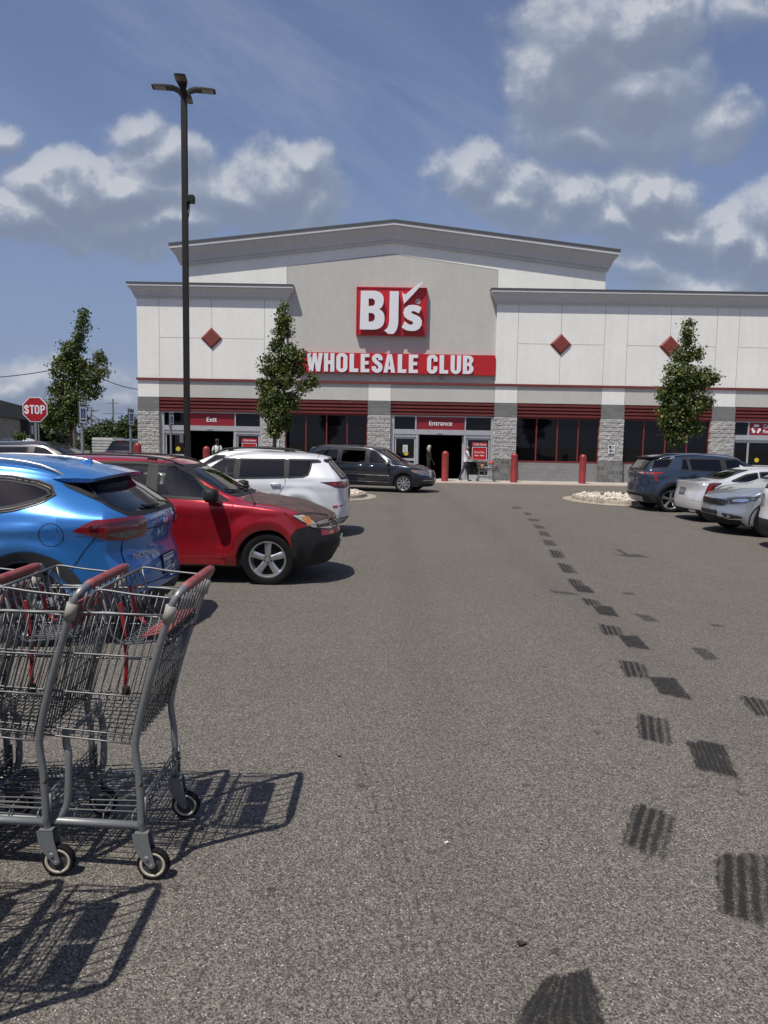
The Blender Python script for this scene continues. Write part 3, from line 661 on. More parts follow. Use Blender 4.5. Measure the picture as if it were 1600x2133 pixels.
text_mesh('registered_letter', 'R', .17, (rg[0], yb - .01, rg[1] - .06), MWS, lg, .02, .002)
# long banner with condensed lettering
bn = empty('banner_sign', (0, 0, 0)); tag(bn, 'long red banner reading WHOLESALE CLUB in white condensed capitals on the gable wall', 'sign')
MB().box(-4.25, 5.18, YC - .22, YC, 5.04, 5.99).build('sign_board', MRS, bn)
H = 10.0
def rr(x0, x1, z0, z1, r, n=6):
    return arc(x1 - r, z1 - r, r, r, 90, 0, n) + arc(x1 - r, z0 + r, r, r, 0, -90, n) + arc(x0 + r, z0 + r, r, r, 270, 180, n) + arc(x0 + r, z1 - r, r, r, 180, 90, n)
G = {}
G['L'] = (4.4, [[(0, 0), (4.4, 0), (4.4, 1.9), (2.2, 1.9), (2.2, 10), (0, 10)]])
G['E'] = (4.6, [[(0, 0), (4.6, 0), (4.6, 1.8), (2.2, 1.8), (2.2, 4.2), (4.2, 4.2), (4.2, 6.0), (2.2, 6.0), (2.2, 8.2), (4.6, 8.2), (4.6, 10), (0, 10)]])
G['H'] = (5.4, [[(0, 0), (2.1, 0), (2.1, 4.1), (3.3, 4.1), (3.3, 0), (5.4, 0), (5.4, 10), (3.3, 10), (3.3, 6.0), (2.1, 6.0), (2.1, 10), (0, 10)]])
G['W'] = (8.4, [[(1.3, 0), (3.4, 0), (4.2, 5.6), (5.0, 0), (7.1, 0), (8.4, 10), (6.3, 10), (5.85, 4.2), (5.05, 10), (3.35, 10), (2.55, 4.2), (2.1, 10), (0, 10)]])
G['A'] = (5.8, [[(0, 0), (2.05, 0), (2.3, 1.8), (3.5, 1.8), (3.75, 0), (5.8, 0), (4.0, 10), (1.8, 10)], [(2.5, 3.5), (3.3, 3.5), (2.9, 7.0)]])
G['O'] = (5.4, [rr(0, 5.4, -.15, 10.15, 2.5), rr(2.05, 3.35, 1.7, 8.3, .6)])
G['C'] = (5.3, [[(5.3, 6.4)] + arc(2.8, 7.65, 2.5, 2.5, 0, 90)[1:] + arc(2.5, 7.65, 2.5, 2.5, 90, 180) + arc(2.5, 2.35, 2.5, 2.5, 180, 270) + arc(2.8, 2.35, 2.5, 2.5, 270, 360) + [(5.3, 3.8), (3.3, 3.8), (3.3, 2.4)] + arc(2.7, 2.4, .6, .7, 0, -180, 5)[1:] + [(2.1, 7.6)] + arc(2.7, 7.6, .6, .7, 180, 0, 5)[1:] + [(3.3, 6.4)]])
G['U'] = (5.4, [[(0, 10), (0, 2.5)] + arc(2.7, 2.5, 2.7, 2.65, 180, 360, 10)[1:] + [(5.4, 10), (3.3, 10), (3.3, 2.4)] + arc(2.7, 2.4, .6, .7, 0, -180, 5)[1:] + [(2.1, 10)]])
G['B'] = (5.5, [[(0, 0), (3.0, 0)] + arc(3.0, 2.7, 2.5, 2.7, -90, 55, 8)[1:] + [(4.4, 5.3)] + arc(2.9, 7.6, 2.4, 2.4, -35, 90, 8)[1:] + [(0, 10)], [(2.1, 1.7), (2.8, 1.7), (3.3, 2.2), (3.3, 3.8), (2.8, 4.4), (2.1, 4.4)], [(2.1, 6.0), (2.8, 6.0), (3.2, 6.5), (3.2, 7.8), (2.8, 8.3), (2.1, 8.3)]])
cl = [(v.x, v.y) for v in catmull([(4.15, 6.7, 0), (4.1, 8.2, 0), (2.75, 9.1, 0), (1.35, 8.3, 0), (1.25, 6.9, 0), (2.3, 5.5, 0), (3.6, 4.4, 0), (4.25, 3.0, 0), (3.9, 1.4, 0), (2.6, .85, 0), (1.2, 1.6, 0), (1.1, 3.3, 0)], 5)]
lft, rgt = [], []
for i, p in enumerate(cl):
    a, b = cl[max(0, i - 1)], cl[min(len(cl) - 1, i + 1)]; t = Vector((b[0] - a[0], b[1] - a[1])).normalized()
    if i == 0 or i == len(cl) - 1: t = Vector((0, 1)) if i == 0 else Vector((0, 1))
    lft.append((p[0] - t.y * 1.03, p[1] + t.x * 1.03)); rgt.append((p[0] + t.y * 1.03, p[1] - t.x * 1.03))
G['S'] = (5.4, [lft + rgt[::-1]])
LET = [('W', 640, 673), ('H', 676, 697.5), ('O', 701.5, 724.5), ('L', 729, 747), ('E', 752, 770), ('S', 775, 798), ('A', 799.5, 824), ('L', 829, 847), ('E', 852, 871), ('C', 890, 911.5), ('L', 916, 934), ('U', 939, 960.5), ('B', 964.5, 986.5)]
for ch, p0, p1 in LET:
    wd, cs = G[ch]; xa = (p0 - 1031) / 43.55 + 5.17; xb = (p1 - 1031) / 43.55 + 5.17
    outline_mesh('letter', [[(xa + x / wd * (xb - xa), 5.085 + z * .0865) for x, z in c] for c in cs], .05, (0, YC - .225, 0), MWS, bn)
# door signs
def panel_sign(name, x0, x1, z0, z1, y, label, frame=None, m=MRS):
    r = empty(name); tag(r, label, 'sign')
    MB().box(x0, x1, y - .02, y, z0, z1).build('sign_panel', m, r)
    if frame:
        g = MB(); w_ = frame; g.box(x0, x1, y - .035, y - .02, z1 - w_, z1).box(x0, x1, y - .035, y - .02, z0, z0 + w_).box(x0, x0 + w_, y - .035, y - .02, z0 + w_, z1 - w_).box(x1 - w_, x1, y - .035, y - .02, z0 + w_, z1 - w_)
        g.build('sign_border', MWS, r)
    return r
MSG = mat('sign_red_door', (.23, .012, .02), .45)
s = panel_sign('entrance_sign', 1.5, 3.83, 2.42, 3.03, 35.12, 'red panel reading Entrance in white above the wide open doorway', m=MSG); text_mesh('sign_text', 'Entrance', .325, (2.66, 35.09, 2.625), MWS, s, .006, .004, .98)
s = panel_sign('exit_sign', -9.63, -7.30, 2.42, 3.03, 35.12, 'red panel reading Exit in white above the left doorway', m=MSG); text_mesh('sign_text', 'Exit', .33, (-8.42, 35.09, 2.615), MWS, s, .006, .005)
s = panel_sign('recycling_sign', 17.6, 20.0, 2.42, 3.03, 35.12, 'red panel with white recycling arrows at the right edge of the shop front', m=MSG)
for k in range(3):
    a = R(90 + 120 * k); c = Vector((17.93, 2.72)); rot = Matrix.Rotation(a, 2)
    pts = [Vector(p) for p in ((.10, -.13), (.21, -.13), (.21, .03), (.26, .03), (.155, .15), (.05, .03), (.10, .03))]
    outline_mesh('recycling_arrow', [[tuple(c + rot @ p) for p in pts]], .006, (0, 35.095, 0), MWS, s)
text_mesh('sign_text', 'Can &', .24, (18.26, 35.09, 2.78), MWS, s, .006, .003, 1, 'LEFT'); text_mesh('sign_text', 'Returns', .24, (18.26, 35.09, 2.53), MWS, s, .006, .003, 1, 'LEFT')
for xs_, lab in ((-6.95, 'red Club Hours poster in the glass right of the exit doorway'), (4.22, 'red Club Hours poster in the glass behind the man with the trolley')):
    s = panel_sign('hours_poster', xs_, xs_ + .72, .98, 1.62, 35.10, lab, .022)
    MB().box(xs_ + .0, xs_ + .72, 35.08, 35.10, 1.66, 1.84).build('header_strip', MRS, s)
    text_mesh('header_text', 'Club Hours', .125, (xs_ + .39, 35.075, 1.705), MWS, s, .004, .002, 1, shear=.2)
    outline_mesh('tick_mark', [[(xs_ + .02, 1.75), (xs_ + .04, 1.71), (xs_ + .10, 1.80), (xs_ + .04, 1.73)]], .004, (0, 35.075, 0), MWS, s)
    text_mesh('poster_text', 'Every Day', .115, (xs_ + .36, 35.075, 1.335), MWS, s, .004, .002); text_mesh('poster_text', '9am - 9pm', .105, (xs_ + .36, 35.075, 1.18), MWS, s, .004, .002)
# notice on the glass of the entrance, left leaf
s = panel_sign('door_notice', .86, 1.09, 1.3, 1.66, 35.09, 'small pale paper notice taped inside the left glass door of the entrance', m=mat('paper', (.55, .58, .52), .8))
MB().box(.90, 1.05, 35.066, 35.07, 1.55, 1.57).box(.90, 1.05, 35.066, 35.07, 1.49, 1.505).box(.90, 1.02, 35.066, 35.07, 1.43, 1.445).box(.93, 1.02, 35.066, 35.07, 1.34, 1.39).build('printed_lines', mat('notice_ink', (.12, .2, .12), .8), s)
# white notices on the piers
for x, z, lab in ((11.02 - .11, 1.62, 'white notice with two black pictograms on the pier left of the right tree'), (-5.28, 1.60, 'narrow white notice on the pier behind the middle tree trunk')):
    s = panel_sign('pier_notice', x - .16, x + .16, z - .21, z + .22, 34.86, lab, m=mat('notice_white', (.66, .67, .68), .5))
    ik = MB(); y = 34.834
    ik.box(x - .13, x - .01, y, y + .004, z + .05, z + .18); ik.box(x + .03, x + .13, y, y + .004, z + .15, z + .165).box(x + .03, x + .13, y, y + .004, z + .11, z + .122).box(x + .03, x + .13, y, y + .004, z + .07, z + .082)
    ik.lathe([(.118, 0), (.13, 0), (.13, -.004), (.118, -.004), (.118, 0)], (x, y + .004, z - .08), 'y', 24)
    ik.prism([(x - .09, z - .12), (x - .03, z - .14), (x + .03, z - .1), (x + .09, z - .12), (x + .06, z - .05), (x, z - .04), (x - .05, z - .01), (x - .08, z - .05)], y, y + .004)
    ik.build('pictogram', mat('pictogram_black', (.03, .03, .03), .6), s)

# ------------------------------------------------------------------ stop sign and disabled-bay signs
steel = mat('galvanised_post', (.30, .31, .32), .5, .6, var=.2, vs=6)
st = empty('stop_sign', (0, 0, 0)); tag(st, 'red octagonal STOP sign on a thin steel post beside the left tree', 'road sign')
p = at(73, 853, 21.5); X, Y, Z = p; r = .395
oc = lambda rr_: [(X + rr_ * math.cos(R(22.5 + 45 * k)) , Z + rr_ * math.sin(R(22.5 + 45 * k))) for k in range(8)]
MB().prism(oc(r), Y, Y + .012).build('sign_border', MWS, st); MB().prism(oc(r - .024), Y - .004, Y - .0005).build('sign_face', mat('stop_red', (.34, .006, .012), .35), st)
# STOP in drawn capitals
def stop_letter(ch, x0, x1, z0, h):
    wd, cs = {'T': (5.0, [[(1.75, 0), (3.25, 0), (3.25, 8.5), (5, 8.5), (5, 10), (0, 10), (0, 8.5), (1.75, 8.5)]]), 'P': (5.0, [[(0, 0), (1.5, 0), (1.5, 4.2), (3.0, 4.2)] + arc(2.9, 7.1, 2.1, 2.9, -90, 90, 8)[1:] + [(0, 10)], [(1.5, 5.7), (2.8, 5.7), (3.5, 6.4), (3.5, 7.9), (2.8, 8.5), (1.5, 8.5)]]), 'O': (5.2, [rr(0, 5.2, 0, 10, 2.4), rr(1.5, 3.7, 1.5, 8.5, 1.0)])}.get(ch, G['S'])
    outline_mesh('letter', [[(x0 + x / wd * (x1 - x0), z0 + z / 10 * h) for x, z in c] for c in cs], .003, (0, Y - .005, 0), MWS, st)
for ch, a in zip('STOP', (-.315, -.155, -.005, .165)): stop_letter(ch, X + a, X + a + .138, Z - .13, .26)
MB().box(X - .04, X + .02, Y + .014, Y + .05, -.1, Z + .3).build('post', steel, st); MB().box(X + .06, X + .09, Y + .02, Y + .05, -.1, Z - .2).build('post', steel, st)
MB().lathe([(0, 0), (.012, 0), (.012, -.006), (0, -.008)], (X - .01, Y - .004, Z + .32), 'y', 8).lathe([(0, 0), (.012, 0), (.012, -.006), (0, -.008)], (X - .01, Y - .004, Z - .31), 'y', 8).build('bolt', steel, st)
blue = mat('accessible_blue', (.02, .05, .25), .4); green = mat('sign_back_green', (.03, .07, .05), .5)
for px, ty, Y_, lab, lean in ((172, 838, 17.0, 'disabled-parking sign in front of the left maple, nearest of the three', 1.43), (273, 851, 21.3, 'disabled-parking sign standing just left of the store corner', 1.42), (357, 858, 24.6, 'disabled-parking sign standing in front of the exit doorway, left of the lamp post', 1.40)):
    r_ = empty('disabled_parking_sign', (0, 0, 0)); tag(r_, lab, 'parking sign', 'disabled-parking signs along the left row')
    p = at(px, ty, Y_); zt = p.z; X, Y = p.x, Y_
    rotm = Matrix.Translation((X, Y, 0)) @ Matrix.Rotation(lean, 4, 'Z')
    def put(mb, nm, m_):
        o = mb.build(nm, m_, r_); o.data.transform(rotm); return o
    put(MB().box(-.03, .03, .0, .05, 0, zt - .03), 'post', steel)
    put(MB().box(-.155, .155, -.012, .0, zt - .48, zt, .003), 'sign_plate', MWS)
    put(MB().box(-.09, .09, -.016, -.0125, zt - .36, zt - .15), 'blue_square', blue)
    put(MB().box(-.13, .13, -.016, -.0125, zt - .10, zt - .05).box(-.13, .13, -.016, -.0125, zt - .035, zt - .02).box(-.11, .11, -.016, -.0125, zt - .44, zt - .40), 'green_lettering', green)
    g = MB(); y_ = -.0165
    g.lathe([(.034, 0), (.046, 0), (.046, -.003), (.034, -.003), (.034, 0)], (-.005, y_, zt - .285), 'y', 20); g.lathe([(0, 0), (.014, 0), (.014, -.003), (0, -.003)], (-.015, y_, zt - .18), 'y', 12)
    g.box(-.024, -.008, y_ - .003, y_, zt - .262, zt - .197).box(-.008, .03, y_ - .003, y_, zt - .262, zt - .250).box(.022, .034, y_ - .003, y_, zt - .31, zt - .262)
    put(g, 'wheelchair_symbol', MWS)
    # second plate on the other face, turned edge-on to the camera
    o = MB().box(-.155, .155, -.012, .0, zt - .50, zt + .02, .003).build('reverse_plate', green, r_); o.data.transform(Matrix.Translation((X - .06, Y - .04, 0)) @ Matrix.Rotation(R(100), 4, 'Z'))

# ------------------------------------------------------------------ lamp post
lp_ = empty('lamp_post', (0, 0, 0)); tag(lp_, 'tall dark bronze car-park lamp post with four LED heads, left of the shop gable', 'street lamp')
br = mat('bronze_paint', (.016, .0135, .012), .55, spec=.3, var=.2, vs=2); LX, LY = at(388, 700, 23.2).x, 23.2; LT = at(388, 188, 23.2).z
h = .085
MB().box(LX - h, LX + h, LY - h, LY + h, .7, LT, .012).build('pole', br, lp_)
MB().lathe([(0, 0), (.3, 0), (.3, .72), (.28, .75), (0, .75)], (LX, LY, .05), 'z', 24).build('concrete_base', conc, lp_)
MB().box(LX - .17, LX + .17, LY - .17, LY + .17, .8, .83, .006).box(LX - .12, LX + .12, LY - .12, LY + .12, .83, .93, .01).build('base_cover', br, lp_)
led = mat('led_lens', (.16, .145, .10), .35, bump=.3, bs=60)
for k, ang in enumerate((8, 98, 188, 278)):
    T = Matrix.Translation((LX, LY, LT)) @ Matrix.Rotation(R(ang), 4, 'Z')
    g = MB(); secs = [(.05, -.22, .05, .12), (.10, -.10, .06, .11), (.19, .0, .085, .07), (.33, .05, .135, .045), (.52, .055, .17, .035), (.82, .045, .17, .03), (.92, .035, .165, .02), (.95, .03, .14, .012)]
    vs = []; fs = []
    for x, z, hw, hh in secs: vs += [(x, -hw, z - hh), (x, hw, z - hh), (x, hw * .96, z + hh * .3), (x, hw * .6, z + hh), (x, -hw * .6, z + hh), (x, -hw * .96, z + hh * .3)]
    for a in range(len(secs) - 1):
        for i in range(6): fs.append((a * 6 + i, a * 6 + (i + 1) % 6, a * 6 + 6 + (i + 1) % 6, a * 6 + 6 + i))
    fs += [tuple(range(5, -1, -1)), tuple(range(len(vs) - 6, len(vs)))]
    g.add(vs, fs); o = g.build('lamp_head', br, lp_); o.data.transform(T)
    g = MB()
    for i in range(7): g.box(.56 + i * .045, .585 + i * .045, -.13, .13, .008, .014)
    g.box(.54, .88, -.15, .15, .0145, .02)
    q = g.build('led_panel', led, o); q.data.transform(T)
CZ = at(398, 415, LY).z
MB().box(LX + h, LX + h + .05, LY - .04, LY + .04, CZ - .3, CZ + .1).box(LX + .1, LX + .30, LY - .16, LY + .1, CZ - .12, CZ + .10, .02).build('camera_box', br, lp_)
MB().tube(catmull([(LX + .15, LY - .05, CZ - .12), (LX + .15, LY - .08, CZ - .4), (LX + .11, LY - .08, CZ - .62), (LX + .08, LY - .08, CZ - .7)], 5), .014, 6).build('cable', M['black'], lp_)
MB().box(LX - h - .03 - .09, LX - h + .0, LY - .14, LY - .07, 1.65, 1.95, .01).build('junction_box', mat('junction_grey', (.12, .12, .12), .6), lp_)

# ------------------------------------------------------------------ bollards
MBO = mat('bollard_red', (.27, .028, .026), .38, var=.25, vs=3, dirt=.25, coat=.3)
for px, py, lab in ((928, 940, 'red domed bollard in front of the entrance doorway, next to the dark minivan'), (1072, 944, 'red domed bollard right of the trolley, in front of the first big window'), (1215, 947, 'rightmost red domed bollard, by the pier with the white notice'), (430, 930, 'red domed bollard in front of the exit doorway, mostly hidden by a white car'), (287, 923, 'red domed bollard at the left corner of the shop, above the red car')):
    Y = 33.5; p = at(px, py, Y); zt = p.z; r = .158
    pr = [(r + .002, .0), (r + .01, .012), (r, .03), (r, zt - r)] + [(r * math.cos(R(a)), zt - r + r * math.sin(R(a))) for a in range(10, 90, 10)] + [(0.0001, zt)]
    o = MB().lathe(pr, (0, 0, 0), 'z', 28).build('bollard', MBO, None, smooth=True); o.location = (p.x, Y, .02); tag(o, lab, 'bollard', 'red bollards along the shop front')
# ------------------------------------------------------------------ vehicles: x runs from the front bumper (0) to the rear (L)
def pch(pts):
    xs = [p[0] for p in pts]; ys = [p[1] for p in pts]; n = len(xs)
    d = [(ys[i + 1] - ys[i]) / (xs[i + 1] - xs[i]) for i in range(n - 1)]; m = [d[0]] + [0.0] * (n - 2) + [d[-1]]
    for i in range(1, n - 1):
        if d[i - 1] * d[i] > 0:
            w1, w2 = 2 * (xs[i + 1] - xs[i]) + (xs[i] - xs[i - 1]), (xs[i + 1] - xs[i]) + 2 * (xs[i] - xs[i - 1]); m[i] = (w1 + w2) / (w1 / d[i - 1] + w2 / d[i])
    def f(x):
        if x <= xs[0]: return ys[0]
        if x >= xs[-1]: return ys[-1]
        i = 0
        while x > xs[i + 1]: i += 1
        h = xs[i + 1] - xs[i]; t = (x - xs[i]) / h
        return (2 * t ** 3 - 3 * t * t + 1) * ys[i] + (t ** 3 - 2 * t * t + t) * h * m[i] + (3 * t * t - 2 * t ** 3) * ys[i + 1] + (t ** 3 - t * t) * h * m[i + 1]
    return f
def inpoly(p, poly):
    r = False; n = len(poly)
    for i in range(n):
        a, b = poly[i - 1], poly[i]
        if (a[1] > p[1]) != (b[1] > p[1]) and p[0] < (b[0] - a[0]) * (p[1] - a[1]) / (b[1] - a[1]) + a[0]: r = not r
    return r
def shrink(poly, d):
    n = len(poly); area = sum(poly[i - 1][0] * poly[i][1] - poly[i][0] * poly[i - 1][1] for i in range(n)); s = 1 if area > 0 else -1; out = []
    for i in range(n):
        a, b, c = Vector(poly[i - 1]), Vector(poly[i]), Vector(poly[(i + 1) % n]); t1, t2 = (b - a).normalized(), (c - b).normalized()
        t = (t1 + t2); t = t.normalized() if t.length > 1e-3 else t1; k = max(.5, abs(t.dot(t1)))
        out.append(tuple(b + Vector((-t.y, t.x)) * s * d / k))
    return out
def smooth_poly(poly, n=4, keep=0):
    return [(v.x, v.y) for v in catmull([(p[0], p[1], 0) for p in poly], n, True)]
def roundp(poly, r, n=4):
    """round the corners of a polygon"""
    out = []; N = len(poly)
    for i in range(N):
        a, b, c = Vector(poly[i - 1]), Vector(poly[i]), Vector(poly[(i + 1) % N]); rr_ = min(r, (a - b).length * .45, (c - b).length * .45)
        p, q = b + (a - b).normalized() * rr_, b + (c - b).normalized() * rr_
        for k in range(n + 1):
            t = k / n; out.append(tuple((1 - t) ** 2 * p + 2 * t * (1 - t) * b + t * t * q))
    return out
class Car:
    def __init__(s, name, P, painted, label, cat, **kw):
        s.P = P; s.L = P['L']; s.root = empty(name); tag(s.root, label, cat, 'vehicles in the car park'); s.paint = painted
        s.zt, s.zb, s.wd, s.wr = pch(P['top']), pch(P['belt']), pch(P['w']), pch(P['wroof'])
        s.low = P.get('low', .24); s.fp, s.rp = pch(P['fprof']), pch(P['rprof']); s.bf, s.br = P.get('bf', .22), P.get('br', .14)
        s.zlow = pch(P.get('sill', [(0, s.low), (s.L, s.low)])); s.side = pch(P.get('side', [(.15, .93), (.35, .965), (.55, .99), (.75, 1.0), (.95, .985), (1.2, .95)]))
        s.arch = P['arch']; s.lw, s.lr = P.get('lf', .75), P.get('lr', 1.1); s.crown = P.get('crown', .12); s.bul = P.get('bulge')
        s.body()
    def pt(s, x, q):
        """x station, q in [-1,1] ring parameter handled by caller"""
    def bot(s, x):
        z = s.zlow(x)
        for xw, zw, r in s.arch:
            if abs(x - xw) < r: z = max(z, zw + math.sqrt(max(0, r * r - (x - xw) ** 2)))
        return z
    def warp(s, x, y, z, w):
        L = s.L
        wf = max(0, 1 - x / s.lw) ** 1.4; wr_ = max(0, 1 - (L - x) / s.lr) ** 1.15
        yy_ = min(1, abs(y) / max(w, .1))
        return x + wf * (s.fp(z) + s.bf * yy_ ** 2.6) - wr_ * (s.rp(z) + s.br * yy_ ** 3)
    def ring(s, x):
        zb, zt, w = s.zb(x), s.zt(x), s.wd(x); z0 = min(s.bot(x), zb - .03); wr = min(s.wr(x), w * .985)
        cr = min(s.crown, max(.02, (zt - zb) * .6)); zg = max(zb + .004, zt - cr); pts = [(0.0, z0), (w * .45, z0), (w * .80, z0)]
        yl = lambda z: w * s.side(z)
        for i in range(14):
            t = i / 13; z = z0 + (zb - z0) * t; y = yl(z)
            if s.bul: y += s.bul(x, z)
            pts.append((y, z))
        yb = pts[-1][0]
        for i in range(1, 12):
            t = i / 11; pts.append((yb + (wr - yb) * t ** 1.12, zb + (zg - zb) * t))
        for i in range(1, 11):
            a = math.pi / 2 * i / 10; pts.append((wr * math.cos(a) ** .9 if i < 10 else 0.0, zg + (zt - zg) * math.sin(a) ** .9))
        return pts
    def body(s):
        L = s.L; xs = set(i * L / 110 for i in range(111))
        for xw, zw, r in s.arch:
            for e in (-1, 1):
                for k in (.0, .004, .012, .03, .06): xs.add(min(L, max(0, xw + e * (r - k))))
                xs.add(xw + e * (r + .002))
        xs = sorted(x for x in xs if 0 <= x <= L); xs = [x for i, x in enumerate(xs) if i == 0 or x - xs[i - 1] > .0015]
        bm = bmesh.new(); rows = []
        for x in xs:
            pr = s.ring(x); w = s.wd(x); n = len(pr)
            row = [bm.verts.new((s.warp(x, y, z, w), y, z)) for y, z in pr]; row += [bm.verts.new((s.warp(x, y, z, w), -y, z)) for y, z in pr[-2:0:-1]]
            rows.append(row)
        m = len(rows[0])
        for a, b in zip(rows, rows[1:]):
            for i in range(m): bm.faces.new((a[i], a[(i + 1) % m], b[(i + 1) % m], b[i]))
        # end caps: rows across between mirrored points, bowed in plan
        for row, x in ((rows[0], 0.0), (rows[-1], L)):
            n = len(s.ring(x)); w = s.wd(x); prev = None; K = 12
            for i in range(1, n - 1):
                a = row[i]; b = row[m - i]; line = [a]
                for k in range(1, K):
                    y = a.co.y * (1 - 2 * k / K); z = a.co.z; line.append(bm.verts.new((s.warp(x, y, z, w), y, z)))
                line.append(b)
                if prev:
                    for k in range(K): 
                        try: bm.faces.new((prev[k], prev[k + 1], line[k + 1], line[k]))
                        except ValueError: pass
                prev = line
            for k in range(K):
                try: bm.faces.new((prev[k], prev[k + 1], row[n - 1])) if True else None
                except ValueError: pass
            f0 = [row[1]]; 
        bmesh.ops.recalc_face_normals(bm, faces=bm.faces)
        bm.normal_update(); bm.faces.ensure_lookup_table(); s.bvh = BVHTree.FromBMesh(bm); s.bm = bm
        s.of = [([v.co.copy() for v in f.verts], [v.normal.copy() for v in f.verts], f.normal.copy()) for f in bm.faces]; s.parts = []
        s.me = bpy.data.meshes.new('body'); s.bo = link('body', s.me, [s.paint, M['under']], s.root, True)
    def finish(s):
        bm = s.bm
        for f in bm.faces:
            c = f.calc_center_median()
            if f.material_index == 0 and (abs(f.normal.z) > .9 and c.z < .35 or (abs(c.y) < s.wd(c.x) * .86 and f.normal.z < -.3 and c.z < .9)): f.material_index = 1
            f.smooth = True
        bm.to_mesh(s.me); bm.free()
        for me in [s.me] + s.parts: s.fair(me)
    def fair(s, me):
        """take the shading normals from the uncut shell so that cut lines do not show as dents"""
        cache = {}; nl = [None] * len(me.loops)
        for p in me.polygons:
            for li in p.loop_indices:
                vi = me.loops[li].vertex_index
                if vi not in cache:
                    co = me.vertices[vi].co; h, n, idx, d = s.bvh.find_nearest(co); vs, ns, fn = s.of[idx]
                    try: w = poly_3d_calc(vs, h); q = sum((a * b for a, b in zip(ns, w)), Vector()).normalized()
                    except Exception: q = n
                    cache[vi] = q
                q = cache[vi]; pn = p.normal
                if q.dot(pn) < 0 and p.area > 1e-7 and (-q).dot(pn) > .7: q = -q
                nl[li] = tuple(q if q.dot(pn) > .72 or p.area < 2e-6 else pn)
        if nl: me.normals_split_custom_set(nl)
    def region(s, name, poly, ax, m, cond=None, parent=None, take=True, off=0.0):
        """cut the shell along a polygon seen from one direction and lift that piece out as its own part"""
        iu, iv, k = {'s': (0, 2, 1), 'f': (1, 2, 0), 'r': (1, 2, 0), 't': (0, 1, 2)}[ax[0]]
        sg = {'s+': 1, 's-': -1, 'f': -1, 'r': 1, 't': 1}[ax]
        u0, u1 = min(p[0] for p in poly) - .01, max(p[0] for p in poly) + .01; v0, v1 = min(p[1] for p in poly) - .01, max(p[1] for p in poly) + .01
        def near(f):
            us = [v.co[iu] for v in f.verts]; vs = [v.co[iv] for v in f.verts]
            if max(us) < u0 or min(us) > u1 or max(vs) < v0 or min(vs) > v1: return False
            n = f.normal; c = f.calc_center_median()
            if ax[0] == 's': ok = c.y * sg > .1 and (n.y * sg > .15)
            elif ax == 't': ok = n.z > .1
            else: ok = n.x * sg > .10
            return ok and (cond is None or cond(c, n))
        fs = [f for f in s.bm.faces if near(f)]
        for i in range(len(poly)):
            a, b = poly[i - 1], poly[i]
            if math.hypot(b[0] - a[0], b[1] - a[1]) < 1e-5: continue
            co = [0, 0, 0]; no = [0, 0, 0]; co[iu], co[iv] = a; no[iu], no[iv] = -(b[1] - a[1]), b[0] - a[0]
            es = set(e for f in fs for e in f.edges); vs = set(v for f in fs for v in f.verts)
            r = bmesh.ops.bisect_plane(s.bm, geom=list(vs) + list(es) + fs, dist=1e-5, plane_co=co, plane_no=no)
            fs = [g for g in r['geom'] if isinstance(g, bmesh.types.BMFace)]
        sel = [f for f in fs if inpoly((f.calc_center_median()[iu], f.calc_center_median()[iv]), poly)]
        if not take:
            for f in sel: f.material_index = m
            return None
        nb = bmesh.new(); mp = {}
        for f in sel:
            vv = []
            for v in f.verts:
                if v not in mp: mp[v] = nb.verts.new(v.co + v.normal * off)
                vv.append(mp[v])
            try: nb.faces.new(vv).smooth = True
            except ValueError: pass
        bmesh.ops.delete(s.bm, geom=sel, context='FACES')
        me = bpy.data.meshes.new(name); nb.normal_update(); nb.to_mesh(me); nb.free(); s.parts.append(me)
        return link(name, me, m, parent or s.bo)
    def cast(s, a, b, ax, off):
        if ax == 's+': o, d = Vector((a, 3, b)), Vector((0, -1, 0))
        elif ax == 's-': o, d = Vector((a, -3, b)), Vector((0, 1, 0))
        elif ax == 'f': o, d = Vector((-3, a, b)), Vector((1, 0, 0))
        elif ax == 'r': o, d = Vector((s.L + 3, a, b)), Vector((-1, 0, 0))
        elif ax == 't': o, d = Vector((a, b, 4)), Vector((0, 0, -1))
        else: o, d = ax(a, b)
        h, n, i, _ = s.bvh.ray_cast(o, d)
        if h is None:
            q = o + d * 2.0
            h, n, i, _ = s.bvh.find_nearest(q if ax in ('f', 'r') else o + d * (3 - s.wd(a) * .97) if ax in ('s+', 's-') else q)
        if n.dot(d) > 0: n = -n
        return h + n * off, n
    def patch(s, name, poly, ax, m, off=.004, res=.06, thick=.008, parent=None, smooth=True):
        bm = bmesh.new(); vs = [bm.verts.new((p[0], p[1], 0)) for p in poly]; bm.faces.new(vs)
        x0, x1 = min(p[0] for p in poly), max(p[0] for p in poly); y0, y1 = min(p[1] for p in poly), max(p[1] for p in poly)
        for lo, hi, nv in ((x0, x1, (1, 0, 0)), (y0, y1, (0, 1, 0))):
            k = max(1, int((hi - lo) / res))
            for i in range(1, k):
                c = lo + (hi - lo) * i / k; bmesh.ops.bisect_plane(bm, geom=bm.verts[:] + bm.edges[:] + bm.faces[:], plane_co=(c if nv[0] else 0, c if nv[1] else 0, 0), plane_no=nv)
        bmesh.ops.triangulate(bm, faces=[f for f in bm.faces if len(f.verts) > 4])
        bd = [e for e in bm.edges if e.is_boundary]; nm = {}
        for v in bm.verts: 
            h, n = s.cast(v.co.x, v.co.y, ax, off); v.co = h; nm[v] = n
        if thick:
            r = bmesh.ops.extrude_edge_only(bm, edges=bd); nv = [g for g in r['geom'] if isinstance(g, bmesh.types.BMVert)]
            for v in nv:
                src = min((e.other_vert(v) for e in v.link_edges if e.other_vert(v) in nm), key=lambda q: (q.co - v.co).length); v.co = v.co - nm[src] * (thick + off)
        bmesh.ops.recalc_face_normals(bm, faces=bm.faces)
        c0 = next(iter(nm)); f = c0.link_faces[0]
